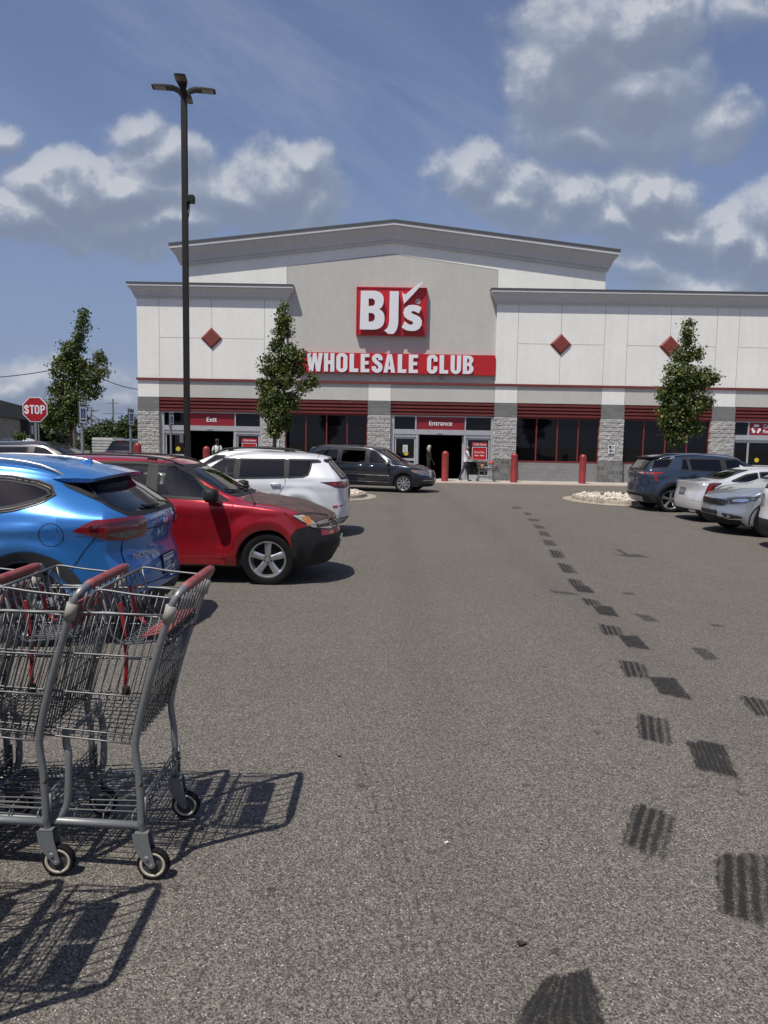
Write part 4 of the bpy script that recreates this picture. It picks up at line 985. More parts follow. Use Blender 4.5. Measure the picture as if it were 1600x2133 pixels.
        me = bpy.data.meshes.new(name); bm.normal_update(); 
        if sum(fc.normal.dot(nm.get(fc.verts[0], fc.normal)) for fc in bm.faces) < 0: bmesh.ops.reverse_faces(bm, faces=bm.faces[:])
        bm.to_mesh(me); bm.free()
        o = link(name, me, m, parent or s.root, smooth)
        try: me.set_sharp_from_angle(angle=R(40))
        except Exception: pass
        return o
    def band(s, name, poly, ax, m, w0=-.022, w1=.022, off=.006, parent=None, closed=True, mesh=None):
        """a strip following a line on the shell"""
        P = [Vector(p) for p in poly]; Q = []
        n = len(P)
        for i in range(n if closed else n - 1):
            a, b = P[i], P[(i + 1) % n]; k = max(1, int((b - a).length / .05))
            for j in range(k): Q.append(a.lerp(b, j / k))
        if not closed: Q.append(P[-1])
        n = len(Q); g = MB(); A = []; B = []; C = []
        for i in range(n):
            a, b = (Q[i - 1], Q[(i + 1) % n]) if closed else (Q[max(0, i - 1)], Q[min(n - 1, i + 1)])
            t = (b - a).normalized(); nn = Vector((-t.y, t.x))
            for lst, w_, o_ in ((A, w0, off), (B, w1, off), (C, w0, -.01)):
                p = Q[i] + nn * w_; lst.append(s.cast(p.x, p.y, ax, o_)[0])
        Dn = [s.cast((Q[i] + Vector((0, 0))).x, Q[i].y, ax, off)[0] for i in range(n)]
        vs = A + Dn + B; N = n
        g.add(vs, [(k * N + i, k * N + (i + 1) % N, (k + 1) * N + (i + 1) % N, (k + 1) * N + i) for i in range(N if closed else N - 1) for k in (0, 1)])
        if mesh is not None: mesh.add(g.v, g.f); return None
        return g.build(name, m, parent or s.root, smooth=True)
    def windows(s, polys, m, trim=True, r=.03, sides=('s+', 's-')):
        for ax in sides:
            for i, p in enumerate(polys):
                pp = roundp(p, r); mm = m[i] if isinstance(m, (list, tuple)) else m
                o = s.region('side_window', pp, ax, mm, parent=s.root)
                if trim: s.band('window_trim', pp, ax, M['trim'], -.016, .016, .004, o)
    def screen(s, poly, ax, m, name):
        pp = roundp(poly, .05); o = s.region(name, pp, ax, m, lambda c, n: c.z > .6, s.root); s.band('screen_seal', pp, ax, M['trim'], -.012, .022, .004, o); return o
    def seams(s, lines, ax='s+', w=.0045, name='panel_gap'):
        for l in lines:
            g = MB(); l = [(v.x, v.y) for v in catmull([(p[0], p[1], 0) for p in l], 4)] if len(l) > 2 else l
            s.band('', l, ax, None, -w, w, .0012, closed=False, mesh=g); g.build(name, M['seam'], s.bo)
    def cladding(s, m, w=.07, arches=True, sill=None, sides=('s+', 's-')):
        for ax in sides:
            g = MB()
            for xw, zw, r in s.arch:
                pts = []
                a0 = math.degrees(math.asin(max(-1, min(1, (s.zlow(xw) + .02 - zw) / (r + w)))))
                for k in range(25):
                    a = R(a0 + (180 - 2 * a0) * k / 24); pts.append((xw + (r + w * .5) * math.cos(a), max(zw + (r + w * .5) * math.sin(a), s.low + .03)))
                pts = [p for p in pts if 0.02 < p[0] < s.L - .02]
                s.band('', pts, ax, None, -w * .5 - .006, w * .5, .012, closed=False, mesh=g)
            if sill:
                s.band('', [(sill[0], sill[2]), (sill[1], sill[2])], ax, None, -sill[3] / 2, sill[3] / 2, .010, closed=False, mesh=g)
            g.build('arch_cladding', m, s.root, smooth=True)
    def wheels(s, r, rim, xw, track, tw=.225, spokes=5, rm=None, style='five', only=None):
        rm = rm or M['alloy']
        tm = MB(); hw = tw / 2
        prof = [(rim, -hw * .86), (rim + .02, -hw * .95), (r * .90, -hw * 1.0), (r * .97, -hw * .93), (r, -hw * .72), (r, hw * .72), (r * .97, hw * .93), (r * .90, hw), (rim + .02, hw * .95), (rim, hw * .86)]
        # centre tread split by grooves
        tm.lathe(prof[:5] + [(r, -hw * .42), (r - .008, -hw * .40), (r - .008, -hw * .34), (r, -hw * .32), (r, -.01), (r - .008, -.007), (r - .008, .007), (r, .01), (r, hw * .32), (r - .008, hw * .34), (r - .008, hw * .40), (r, hw * .42)] + prof[5:], (0, 0, 0), 'y', 48)
        tme = tm.mesh('wheel')
        rmB = MB(); yo = -hw * .80                         # outer face of the rim towards -y
        rmB.lathe([(rim + .006, yo - .012), (rim - .008, yo - .010), (rim - .022, yo + .012), (rim - .03, yo + .10), (rim - .03, hw * .7)], (0, 0, 0), 'y', 48)
        hubr = .062
        rmB.lathe([(0.0001, yo + .008), (.03, yo + .006), (.034, yo + .016), (hubr, yo + .018), (hubr + .006, yo + .05)], (0, 0, 0), 'y', 24)
        for k in range(spokes):
            a = 2 * math.pi * k / spokes + .3
            segs = [(0, 0)] if style == 'five' else ([(-.11, 0), (.11, 0)] if style == 'twin' else [(0, .0)])
            for da, _ in segs:
                wi, wo = (.034, .046) if style == 'five' else ((.018, .018) if style == 'twin' else (.012, .014))
                if style == 'wide': wi, wo = .05, .085
                ca, sa = math.cos(a + da), math.sin(a + da); ca2, sa2 = math.cos(a), math.sin(a)
                r0, r1 = hubr * .7, rim - .012
                p0 = (r0 * ca2, r0 * sa2); p1 = (r1 * ca, r1 * sa); t = Vector((p1[0] - p0[0], p1[1] - p0[1])).normalized(); nn = Vector((-t.y, t.x)); pm = ((p0[0] + p1[0]) / 2, (p0[1] + p1[1]) / 2)
                vs = []
                for p, w_, y in ((p0, wi, yo + .012), (pm, (wi + wo) / 2 * .92, yo + .004), (p1, wo, yo + .006)):
                    vs += [(p[0] + nn.x * w_, y + .012, p[1] + nn.y * w_), (p[0] + nn.x * w_ * .55, y, p[1] + nn.y * w_ * .55), (p[0] - nn.x * w_ * .55, y, p[1] - nn.y * w_ * .55), (p[0] - nn.x * w_, y + .012, p[1] - nn.y * w_), (p[0] - nn.x * w_ * .9, y + .05, p[1] - nn.y * w_ * .9), (p[0] + nn.x * w_ * .9, y + .05, p[1] + nn.y * w_ * .9)]
                rmB.add(vs, [(i * 6 + j, i * 6 + (j + 1) % 6, i * 6 + 6 + (j + 1) % 6, i * 6 + 6 + j) for i in (0, 1) for j in range(6)])
        rme = rmB.mesh('rim')
        dk = MB().lathe([(0.0001, yo + .075), (rim - .03, yo + .075)], (0, 0, 0), 'y', 32)
        dk.lathe([(.05, yo + .06), (.14, yo + .06), (.14, yo + .07)], (0, 0, 0), 'y', 24)
        lug = MB()
        for k in range(5):
            a = 2 * math.pi * k / 5 + .3 + .63; lug.lathe([(0.0001, yo + .004), (.010, yo + .005), (.011, yo + .025)], (.045 * math.cos(a), 0, .045 * math.sin(a)), 'y', 8)
        dme, lme = dk.mesh('brake_disc'), lug.mesh('wheel_nut')
        for me_ in (tme, rme):
            for p in me_.polygons: p.use_smooth = True
            me_.set_sharp_from_angle(angle=R(35))
        for x in xw:
            for sd in (-1, 1):
                t = link('wheel', tme, M['rubber'], s.root); t.location = (x, sd * (track - hw), r)
                if sd > 0: t.rotation_euler = (0, 0, math.pi)
                link('rim', rme, rm, t); link('brake_disc', dme, M['under'], t); link('wheel_nut', lme, M['darkalloy'], t)
    def mirror(s, x, z, y, m, sides=(1, -1), sc=1.0, fx=1):
        for sd in sides:
            g = bmesh.new(); bmesh.ops.create_cube(g, size=1); bmesh.ops.subdivide_edges(g, edges=g.edges[:], cuts=3, use_grid_fill=True)
            for v in g.verts:
                q = v.co * 2; l = max(abs(q.x), abs(q.y), abs(q.z)); e = q.normalized() * l; k = .55; p = q * (1 - k) + e * k
                v.co = Vector((p.x * .085 * (1.0 if p.x < 0 else .75), p.y * .12, p.z * .085)) * sc
            mb = MB(); mb.bm(g); g.free(); mb.box(-.02, .05, -.20 * sc if sd > 0 else .02, -.02 if sd > 0 else .20 * sc, -.075 * sc, -.035 * sc, .01)
            o = mb.build('wing_mirror', m, s.root, smooth=True); o.location = (x, sd * (y + .13 * sc), z)
            mg = MB().box(.062 * sc, .07 * sc, -.09 * sc, .09 * sc, -.055 * sc, .06 * sc, .004).build('mirror_glass', M['chrome'], o)
    def handles(s, pts, m, sides=('s+', 's-')):
        for ax in sides:
            for x, z in pts:
                h, n = s.cast(x, z, ax, .03); g = MB(); h0, _ = s.cast(x - .09, z, ax, .0); h1, _ = s.cast(x + .09, z - .0, ax, .0)
                sg = 1 if ax == 's+' else -1
                pa = catmull([h0, h0 + Vector((.02, sg * .028, 0)), h, h1 + Vector((-.02, sg * .028, 0)), h1], 4)
                for q in range(1): g.tube(pa, [.011] * len(pa), 8)
                g.tube([p + Vector((0, 0, .012)) for p in pa[2:-2]], .009, 6)
                g.build('door_handle', m, s.root, smooth=True)
    def rails(s, x0, x1, y, m, h=.045, r=.014, foot=True):
        for sd in (-1, 1):
            pts = []
            for k in range(17):
                x = x0 + (x1 - x0) * k / 16; p, n = s.cast(x, sd * y, 't', 0); e = min(1, min(k, 16 - k) / 1.6); pts.append(p + Vector((0, 0, h * e + .004)))
            g = MB(); g.tube(pts, [r] * 17, 8)
            for k in ((3, 13) if foot else ()): 
                p = pts[k]; g.box(p.x - .06, p.x + .06, p.y - .014, p.y + .014, p.z - h - .03, p.z, .006)
            g.build('roof_rail', m, s.root, smooth=True)
    def interior(s, x0, x1, zf, seats=(), m=None, dash=None):
        P_ = MB(); w = s.wd((x0 + x1) / 2) - .14; P_.box(x0, x1, -w, w, zf - .05, zf)
        if dash: P_.box(dash, dash + .45, -w, w, zf, s.zb(dash + .3) - .02, .05)
        P_.build('cabin_floor', M['under'], s.root)
        for x in seats:
            for y in (-.36, .36):
                g = MB(); g.box(x - .5, x, y - .25, y + .25, zf + .05, zf + .28, .06)
                g.prism([(x - .06, zf + .2), (x + .08, zf + .2), (x + .26, zf + .78), (x + .14, zf + .80)], y - .24, y + .24); g.box(x + .19, x + .30, y - .13, y + .13, zf + .80, zf + .99, .04)
                g.build('seat', m or M['seat'], s.root)
        if dash:
            g = MB(); c = Vector((dash + .62, -.36, zf + .62)); pts = [c + Vector((.06 * math.sin(a) * 0 + .07 * math.cos(a), .19 * math.sin(a), .17 * math.cos(a))) for a in [i / 20 * 6.283 for i in range(20)]]
            g.tube(pts, .014, 6, closed=True).build('steering_wheel', M['black'], s.root)
    def plate(s, ax, z, text, x=0.0, w=.305, h=.155, m=None, ink=None, roty=0.0):
        h_, n = s.cast(x, z, ax, .012); sg = -1 if ax == 'f' else 1
        # local board facing -y, then turned to face along the car
        o = MB().box(-w / 2, w / 2, 0, .006, -h / 2, h / 2, .004).build('licence_plate', m or M['plate'], s.root)
        rot = Matrix.Rotation(R(90 * sg), 4, 'Z') if True else None
        q = math.atan2(n.z, math.hypot(n.x, n.y)) * .9
        o.matrix_local = Matrix.Translation(h_) @ rot @ Matrix.Rotation(-q, 4, 'X')
        fr = MB(); t = .012; fr.box(-w / 2 - t, w / 2 + t, .001, .012, h / 2, h / 2 + t).box(-w / 2 - t, w / 2 + t, .001, .012, -h / 2 - t, -h / 2).box(-w / 2 - t, -w / 2, .001, .012, -h / 2, h / 2).box(w / 2, w / 2 + t, .001, .012, -h / 2, h / 2)
        fr.build('plate_frame', M['black'], o)
        if text: text_mesh('plate_text', text, .088, (0, -.001, -.035), ink or M['ink'], o, .003, .0005, .88)
        MB().box(-w / 2 + .02, w / 2 - .02, -.003, 0, h / 2 - .022, h / 2 - .012).box(-.08, .08, -.003, 0, -h / 2 + .012, -h / 2 + .024).build('plate_band', ink or M['ink'], o)
        return o
    def place(s, x, y, rz, zg=0.0, k=1.0):
        """x,y: world place of the middle of the car"""
        c, sn = math.cos(rz), math.sin(rz); s.root.scale = (k, k, k)
        s.root.rotation_euler = (0, 0, rz); mx = s.L / 2 * k
        s.root.location = (x - mx * c, y - mx * sn, zg)
        return s
    def fuel_door(s, x, z, r, ax='s-'):
        s.seams([[(x + r * math.cos(a), z + r * math.sin(a)) for a in [i / 16 * 6.2832 for i in range(17)]]], ax, .003, 'fuel_door')
    def wiper(s, pts, ax):
        g = MB(); P = [s.cast(a, b, ax, .02)[0] for a, b in pts]; g.tube(P, .009, 6); g.tube([p + (P[-1] - P[0]).normalized() * .0 + Vector((0, 0, -.0)) for p in P], .012, 4); g.build('wiper', M['black'], s.root)
# world->local helper for marks read along the near side: local x is measured from the front
# ---- red compact SUV, nose to the right
RED = paint('candy_red_paint', (.37, .009, .019), .40, .30)
HOOD = mat('peeled_hood_paint', (.050, .034, .028), .62, var=.4, vs=5, vcol=(.10, .052, .044), bump=.15, bs=25, dirt=.2)
def fe(x, c, w): return math.exp(-((x - c) / w) ** 2)
def red_bulge(x, z):
    b = 0
    for xw in (.845, 3.36):
        d = math.hypot(x - xw, (z - .31) * 1.0); b += .045 * max(0, 1 - abs(d - .47) / .16) ** .8 * (1 if z > .32 else .4)
    b += .012 * fe(z, .92, .05) - .012 * fe(z, .52, .10) * (1 if 1.3 < x < 2.95 else 0)
    return b
P = dict(L=4.34, low=.235, top=[(0, .80), (.15, .87), (.45, .955), (.8, 1.0), (1.12, 1.035), (1.25, 1.09), (1.88, 1.43), (2.1, 1.50), (2.5, 1.545), (3.1, 1.555), (3.8, 1.53), (4.34, 1.46)],
  belt=[(0, .74), (.3, .85), (.7, .925), (1.25, .985), (2.2, 1.045), (3.4, 1.10), (4.34, 1.12)], w=[(0, .80), (.4, .845), (.9, .86), (3.4, .865), (4.1, .84), (4.34, .80)],
  wroof=[(0, .66), (.6, .74), (1.15, .745), (1.9, .62), (2.6, .62), (3.6, .60), (4.34, .56)], fprof=[(.2, .14), (.36, .05), (.5, .0), (.62, .03), (.72, .07), (.82, .10), (1.0, .22)],
  rprof=[(.2, .10), (.45, .0), (.8, .02), (1.05, .05), (1.45, .30), (1.6, .36)], arch=[(.845, .30, .385), (3.36, .30, .385)], bf=.30, br=.16, bulge=red_bulge, crown=.10,
  side=[(.15, .90), (.3, .94), (.5, .965), (.75, .985), (.92, 1.0), (1.05, .975), (1.2, .95)])
c = Car('parked_car', P, RED, 'red compact SUV with a peeling dark brown bonnet and black bumper', 'car')
c.windows([[(1.50, 1.035), (2.20, 1.075), (2.235, 1.445), (2.02, 1.44), (1.85, 1.385)], [(2.31, 1.08), (3.02, 1.105), (3.02, 1.46), (2.33, 1.462)], [(3.12, 1.11), (3.72, 1.13), (3.60, 1.42), (3.12, 1.455)]], [M['g_clear'], M['g_mid'], M['g_dark']])
c.region('quarter_glass', [(1.30, 1.015), (1.45, 1.03), (1.66, 1.20), (1.62, 1.20)], 's+', M['trim'])
c.region('quarter_glass', [(1.30, 1.015), (1.45, 1.03), (1.66, 1.20), (1.62, 1.20)], 's-', M['trim'])
c.region('door_pillar', [(2.205, 1.06), (2.31, 1.065), (2.33, 1.475), (2.24, 1.47)], 's+', M['trim'])
c.screen([(-.66, 1.075), (.66, 1.075), (.58, 1.43), (-.58, 1.43)], 'f', M['g_clear'], 'windscreen')
c.screen([(-.58, 1.08), (.58, 1.08), (.50, 1.40), (-.50, 1.40)], 'r', M['g_dark'], 'rear_window')
blk = M['black']
for ax in ('s+', 's-'):
    c.region('front_bumper_corner', [(-.1, .60), (.08, .645), (.30, .70), (.36, .735), (.50, .700), (.56, .62), (.56, .2), (-.1, .2)], ax, blk, lambda q, n: abs(q.y) > .60)
c.region('front_bumper', [(-.95, .605), (.95, .605), (.95, .2), (-.95, .2)], 'f', blk, lambda q, n: q.x < .55)
c.region('hood', roundp([(.10, -.58), (.16, -.66), (.6, -.735), (1.08, -.72), (1.19, -.64), (1.19, .64), (1.08, .72), (.6, .735), (.16, .66), (.10, .58)], .05), 't', HOOD, lambda q, n: q.z > .7 and n.z > .25, off=.002)
for ax, s_ in (('s+', 1), ('s-', -1)):
    hl = roundp([(.55, .868), (.41, .775), (.32, .712), (.08, .655), (.06, .73), (.18, .83), (.36, .875)], .02)
    o = c.region('headlight', hl, ax, M['lamp_yel'], lambda q, n: abs(q.y) > .40, off=.003)
    c.patch('indicator_lens', roundp([(.45, .835), (.38, .762), (.34, .735), (.33, .79), (.37, .845)], .015), ax, M['lamp_amber'], .006, .04, .004, o)
    c.band('headlight_seal', hl, ax, M['seam'], -.006, .004, .005, o)
c.region('grille', roundp([(-.42, .66), (.42, .66), (.46, .78), (-.46, .78)], .03), 'f', M['darkalloy'], lambda q, n: q.x < .5)
for z in (.685, .72, .755): c.band('grille_bar', [(-.42, z), (.42, z)], 'f', M['chrome'], -.006, .006, .012, closed=False)
c.seams([[(1.262, .985), (1.285, .80), (1.37, .55), (1.38, .36), (1.45, .315), (2.28, .315)], [(2.285, 1.05), (2.28, .8), (2.29, .315)], [(2.285, .315), (2.95, .33), (3.0, .5), (3.06, .75), (3.07, 1.09)]])
c.seams([[(1.45, .315), (2.28, .315)], [(1.262, .985), (1.285, .80), (1.37, .55), (1.38, .36)]], 's-')
c.band('sill_moulding', [(1.36, .29), (2.9, .29)], 's+', RED, -.035, .03, .012, closed=False)
c.mirror(1.50, 1.10, .83, blk, sc=1.02); c.handles([(2.12, .90), (2.90, .94)], RED)
c.rails(1.95, 4.0, .50, blk, .030, .011)
c.wheels(.322, .220, (.845, 3.36), .845, .21, 5); c.interior(1.2, 4.0, .42, (1.88, 2.85), M['seatl'], 1.05)
c.wiper([(-.62, 1.10), (-.1, 1.13), (.02, 1.15)], 'f'); c.wiper([(.0, 1.09), (.5, 1.12), (.6, 1.14)], 'f')
g = MB(); p = c.cast(1.02, .74, 't', 0)[0]; g.tube([p, p + Vector((.10, .0, .26)), p + Vector((.30, .0, .62))], [.005, .003, .002], 6); g.lathe([(.0001, .03), (.012, .02), (.016, 0)], tuple(p), 'z', 10); g.build('aerial', blk, c.root)
c.patch('front_plate_holder', [(-.17, .40), (.17, .40), (.17, .53), (-.17, .53)], 'f', M['silver'], .02, .2, .02)
c.finish(); c.place(-.56 - 2.17, 8.62 + .86, math.pi, gz(9)); RCAR = c

# ---- bright blue SUV, tail to the right, closest vehicle
BLUE = paint('bright_blue_paint', (.025, .165, .47), .40, .28)
def blue_bulge(x, z):
    b = 0
    for xw in (.90, 3.60):
        d = math.hypot(x - xw, z - .36); b += .035 * max(0, 1 - abs(d - .52) / .17) ** .9
    ln = .985 + (x - 3.0) * .02
    b += .016 * fe(z, ln, .035) - .012 * fe(z, ln - .09, .05) - .022 * fe(z, .58, .10) * fe(x, 2.3, .9) + .012 * fe(z, 1.045, .03) * max(0, min(1, (x - 3.0)))
    return b
P = dict(L=4.47, low=.24, top=[(0, .86), (.2, .95), (.8, 1.06), (1.15, 1.10), (1.3, 1.17), (2.0, 1.48), (2.3, 1.545), (2.8, 1.575), (3.4, 1.555), (3.95, 1.505), (4.35, 1.43), (4.47, 1.40)],
  belt=[(0, .80), (.4, .93), (1.2, 1.01), (2.4, 1.05), (3.2, 1.09), (3.9, 1.10), (4.47, 1.08)], w=[(0, .82), (.4, .89), (1.0, .925), (3.6, .93), (4.1, .90), (4.47, .85)],
  wroof=[(0, .68), (.8, .80), (1.2, .80), (2.0, .67), (3.0, .66), (3.8, .62), (4.47, .56)], fprof=[(.2, .14), (.45, .0), (.7, .03), (.9, .14), (1.1, .3)],
  rprof=[(.2, .12), (.32, .03), (.42, .0), (.60, .01), (.70, .035), (.80, .075), (.92, .055), (1.02, .04), (1.10, .09), (1.24, .30), (1.40, .52), (1.52, .50), (1.6, .46)],
  arch=[(.90, .345, .385), (3.60, .345, .385)], bf=.28, br=.20, bulge=blue_bulge, crown=.10, lr=1.25,
  side=[(.15, .91), (.35, .945), (.55, .965), (.80, .985), (.97, 1.0), (1.08, .975), (1.2, .95)])
c = Car('parked_car', P, BLUE, 'bright blue SUV with a shark-fin aerial behind the shopping trolleys', 'car')
QW = [(3.27, 1.14), (3.48, 1.17), (3.64, 1.215), (3.735, 1.262), (3.69, 1.305), (3.58, 1.345), (3.38, 1.38), (3.09, 1.40)]
c.windows([[(1.62, 1.07), (2.36, 1.09), (2.36, 1.44), (2.12, 1.43)], [(2.44, 1.09), (3.20, 1.13), (3.03, 1.42), (2.44, 1.44)], QW], [M['g_mid'], M['g_dark'], M['g_dark']], r=.02)
for ax in ('s+', 's-'): c.region('door_pillar', [(2.36, 1.08), (2.44, 1.085), (2.44, 1.45), (2.36, 1.45)], ax, M['trim']); c.band('window_frame', QW, ax, mat('frame_bronze', (.075, .070, .066), .4, .4), -.034, -.012, .009)
c.screen([(-.60, 1.09), (.60, 1.09), (.70, 1.16), (.60, 1.36), (-.60, 1.36), (-.70, 1.16)], 'r', M['g_dark'], 'rear_window')
c.screen([(-.70, 1.15), (.70, 1.15), (.60, 1.50), (-.60, 1.50)], 'f', M['g_clear'], 'windscreen')
for ax in ('s-', 's+'): c.region('rear_pillar_trim', [(3.97, 1.335), (4.06, 1.27), (4.16, 1.19), (4.30, 1.115), (4.6, 1.09), (4.6, 1.40), (4.1, 1.40)], ax, mat('gloss_black', (.008, .008, .009), .15), lambda q, n: abs(q.y) > .45 and q.x > 3.85)
# spoiler lip over the rear window
sp = MB(); ys_ = [i / 14 * 2 - 1 for i in range(15)]; top = []; 
vs = []
for u in ys_:
    yv = u * .625; w_ = 1 - abs(u) ** 4 * .5
    a = c.cast(3.70 - .02 * abs(u), yv * .98, 't', .004)[0]; x1 = 4.11 - .07 * u * u; z1 = 1.425 - .03 * u * u
    m1 = Vector(((a.x + x1) / 2, yv, (a.z + z1) / 2 + .014 * w_)); e1 = Vector((x1, yv, z1)); e2 = Vector((x1 - .015, yv, z1 - .028)); b1 = Vector((3.98, yv * .97, 1.36)); q0 = Vector((3.82, yv * .98, 1.36))
    vs += [a, m1, e1, e2, b1, q0]
fs = [(i * 6 + j, i * 6 + (j + 1) % 6, i * 6 + 6 + (j + 1) % 6, i * 6 + 6 + j) for i in range(14) for j in range(6)] + [tuple(range(6)), tuple(range(89, 83, -1))]
sp.add(vs, fs); sp.build('tail_spoiler', BLUE, c.root, ang=40)
c.patch('spoiler_brake_light', [(-.16, 1.405), (.16, 1.405), (.16, 1.42), (-.16, 1.42)], lambda a, b: (Vector((5, a, b)), Vector((-1, 0, 0))), M['lamp_dark'], .004, .1, .0)
for ax in ('s-', 's+'):
    tl = roundp([(3.96, .985), (4.05, 1.035), (4.13, 1.075), (4.32, 1.080), (4.60, 1.05), (4.60, .99), (4.44, .920), (4.31, .885), (4.15, .93)], .02)
    o = c.region('tail_light', tl, ax, mat('deep_red_lens', (.16, .004, .008), .12, coat=1.0), lambda q, n: q.x > 3.9, off=.006)
    c.patch('reversing_lens', roundp([(4.22, .96), (4.36, .975), (4.38, .945), (4.32, .908), (4.27, .918)], .01), ax, mat('reverse_lens', (.16, .15, .15), .12, .4, coat=1.0, var=.5, vs=40), .013, .02, .006, o)
    c.patch('light_guide', roundp([(4.08, 1.015), (4.18, 1.050), (4.38, 1.050), (4.38, 1.030), (4.19, 1.028), (4.10, 1.0)], .006), ax, M['lamp_dark'], .012, .02, .005, o)
c.region('tail_light_inner', roundp([(-.76, .985), (-.52, .995), (-.52, 1.045), (-.80, 1.05)], .01), 'r', M['lamp_red'], lambda q, n: q.x > 4.0, off=.006)
c.region('tail_light_inner', roundp([(.76, .985), (.80, 1.05), (.52, 1.045), (.52, .995)], .01), 'r', M['lamp_red'], lambda q, n: q.x > 4.0, off=.006)
c.cladding(M['cladding'], .085, sill=(1.25, 3.2, .31, .12))
c.region('lower_bumper', [(-.95, .2), (.95, .2), (.95, .42), (-.95, .42)], 'r', M['cladding'], lambda q, n: q.x > 4.0)
for ax in ('s-', 's+'): c.region('lower_bumper_side', [(4.0, .2), (4.6, .2), (4.6, .42), (4.0, .46)], ax, M['cladding'])
c.patch('bumper_reflector', roundp([(-.78, .47), (-.55, .47), (-.55, .50), (-.78, .51)], .008), 'r', M['lamp_red'], .004, .05); c.patch('bumper_reflector', roundp([(.78, .47), (.78, .51), (.55, .50), (.55, .47)], .008), 'r', M['lamp_red'], .004, .05)
c.fuel_door(3.80, .955, .092)
c.seams([[(3.30, 1.14), (3.36, 1.03), (3.355, .96), (3.27, .80), (3.20, .60), (3.17, .45)], [(3.90, 1.43), (3.875, 1.40), (3.90, 1.37), (3.97, 1.32), (4.05, 1.26)], [(4.13, .93), (4.03, .80), (3.92, .62)], [(2.40, 1.09), (2.40, .36)]], 's-')
c.seams([[(-.66, .985), (-.3, .95), (.3, .95), (.66, .985)], [(-.70, .90), (-.71, .63), (-.66, .50), (.66, .50), (.71, .63), (.70, .90)]], 'r')
c.handles([(3.13, .955), (2.25, .93)], BLUE); c.mirror(1.62, 1.09, .88, BLUE)
c.rails(1.95, 3.80, .56, M['silver'], .022, .013, False)
g = MB(); p = c.cast(3.70, 0, 't', 0)[0]; g.add([p + Vector(v) for v in ((-.10, 0, -.005), (-.01, -.026, -.012), (.07, -.022, -.012), (.07, .022, -.012), (-.01, .026, -.012), (.01, 0, .028), (.062, -.004, .052), (.07, .004, .052), (.075, 0, -.0))], [(0, 1, 5), (1, 2, 6, 5), (0, 5, 4), (4, 5, 7, 3), (5, 6, 7), (2, 3, 7, 6)]); g.build('shark_fin_aerial', BLUE, c.root, smooth=False)
c.plate('r', .60, 'ELV 1205', 0); c.wheels(.345, .235, (.90, 3.60), .895, .225, 5)
c.interior(1.4, 4.1, .45, (2.35, 3.25), M['seat'], 1.3); c.wiper([(.0, 1.12), (-.30, 1.13), (-.34, 1.14)], 'r')
h_, n_ = c.cast(0, 1.0, 'r', .01)
g = MB(); ring_ = [Vector((h_.x, .065 * math.cos(a), h_.z + .035 * math.sin(a))) for a in [i / 24 * 6.2832 for i in range(24)]]; g.tube(ring_, .006, 6, closed=True)
g.tube(catmull([h_ + Vector((0, -.035, -.022)), h_ + Vector((0, -.02, .018)), h_ + Vector((0, .0, 0)), h_ + Vector((0, .02, -.018)), h_ + Vector((0, .035, .022))], 4), .006, 6); g.build('badge', M['chrome'], c.root)
h_, n_ = c.cast(-.50, .72, 'r', .006); o = text_mesh('model_lettering', 'TUCSON', .062, (0, 0, 0), M['chrome'], c.root, .004, .0005, 1.25, shear=.25)
o.matrix_local = Matrix.Translation(h_) @ Matrix.Rotation(math.atan2(n_.y, n_.x) + R(90), 4, 'Z')
c.finish(); c.place(-1.93 - 2.15, 5.50 + .90, 0, gz(6.3), .965); BCAR = c
# ---- white SUV, tail to the right (behind the red car)
WHITE = paint('pearl_white_paint', (.66, .67, .69), .15, .32); WHITE2 = paint('plain_white_paint', (.70, .70, .70), .05, .35)
def wb_(x, z): return .014 * fe(z, .96, .04) - .018 * fe(z, .62, .12) * fe(x, 2.1, .9) + .03 * max(0, 1 - abs(math.hypot(x - 3.5, z - .34) - .47) / .14) ** .9 + .03 * max(0, 1 - abs(math.hypot(x - .85, z - .34) - .47) / .14) ** .9
def suv_P(L=4.40, H=1.58, **k):
    P = dict(L=L, low=.24, top=[(0, .88), (.2, .97), (.8, 1.05), (1.1, 1.08), (1.3, 1.16), (2.0, H - .11), (2.3, H - .03), (2.8, H), (3.6, H - .02), (4.1, H - .05), (L, H - .09)],
      belt=[(0, .82), (.4, .93), (1.2, 1.0), (2.4, 1.06), (3.4, 1.10), (L, 1.09)], w=[(0, .78), (.4, .84), (1.0, .865), (3.6, .87), (4.1, .85), (L, .80)],
      wroof=[(0, .66), (.8, .76), (1.2, .76), (2.0, .64), (3.0, .63), (3.8, .60), (L, .54)], fprof=[(.2, .12), (.45, .0), (.75, .02), (.95, .1), (1.1, .25)],
      rprof=[(.2, .14), (.36, .02), (.5, .0), (.75, .03), (.95, .03), (1.08, .08), (1.35, .32), (1.5, .42), (1.7, .44)],
      arch=[(.85, .335, .37), (3.5, .335, .37)], bf=.24, br=.17, crown=.09, bulge=wb_)
    P.update(k); return P
c = Car('parked_car', suv_P(), WHITE, 'pearl white SUV with a swept rear pillar, just behind the red car', 'car')
c.windows([[(1.50, 1.04), (2.28, 1.075), (2.28, 1.43), (2.05, 1.43)], [(2.36, 1.08), (3.22, 1.11), (3.20, 1.435), (2.36, 1.43)], [(3.27, 1.11), (3.55, 1.125), (3.64, 1.16), (3.67, 1.25), (3.69, 1.385), (3.86, 1.40), (3.80, 1.43), (3.27, 1.435)]], [M['g_mid'], M['g_dark'], M['g_dark']], r=.015)
for ax in ('s+', 's-'): c.region('door_pillar', [(2.28, 1.06), (2.36, 1.065), (2.36, 1.44), (2.28, 1.44)], ax, M['trim']); c.region('door_pillar', [(3.22, 1.10), (3.27, 1.10), (3.27, 1.44), (3.20, 1.44)], ax, M['trim'])
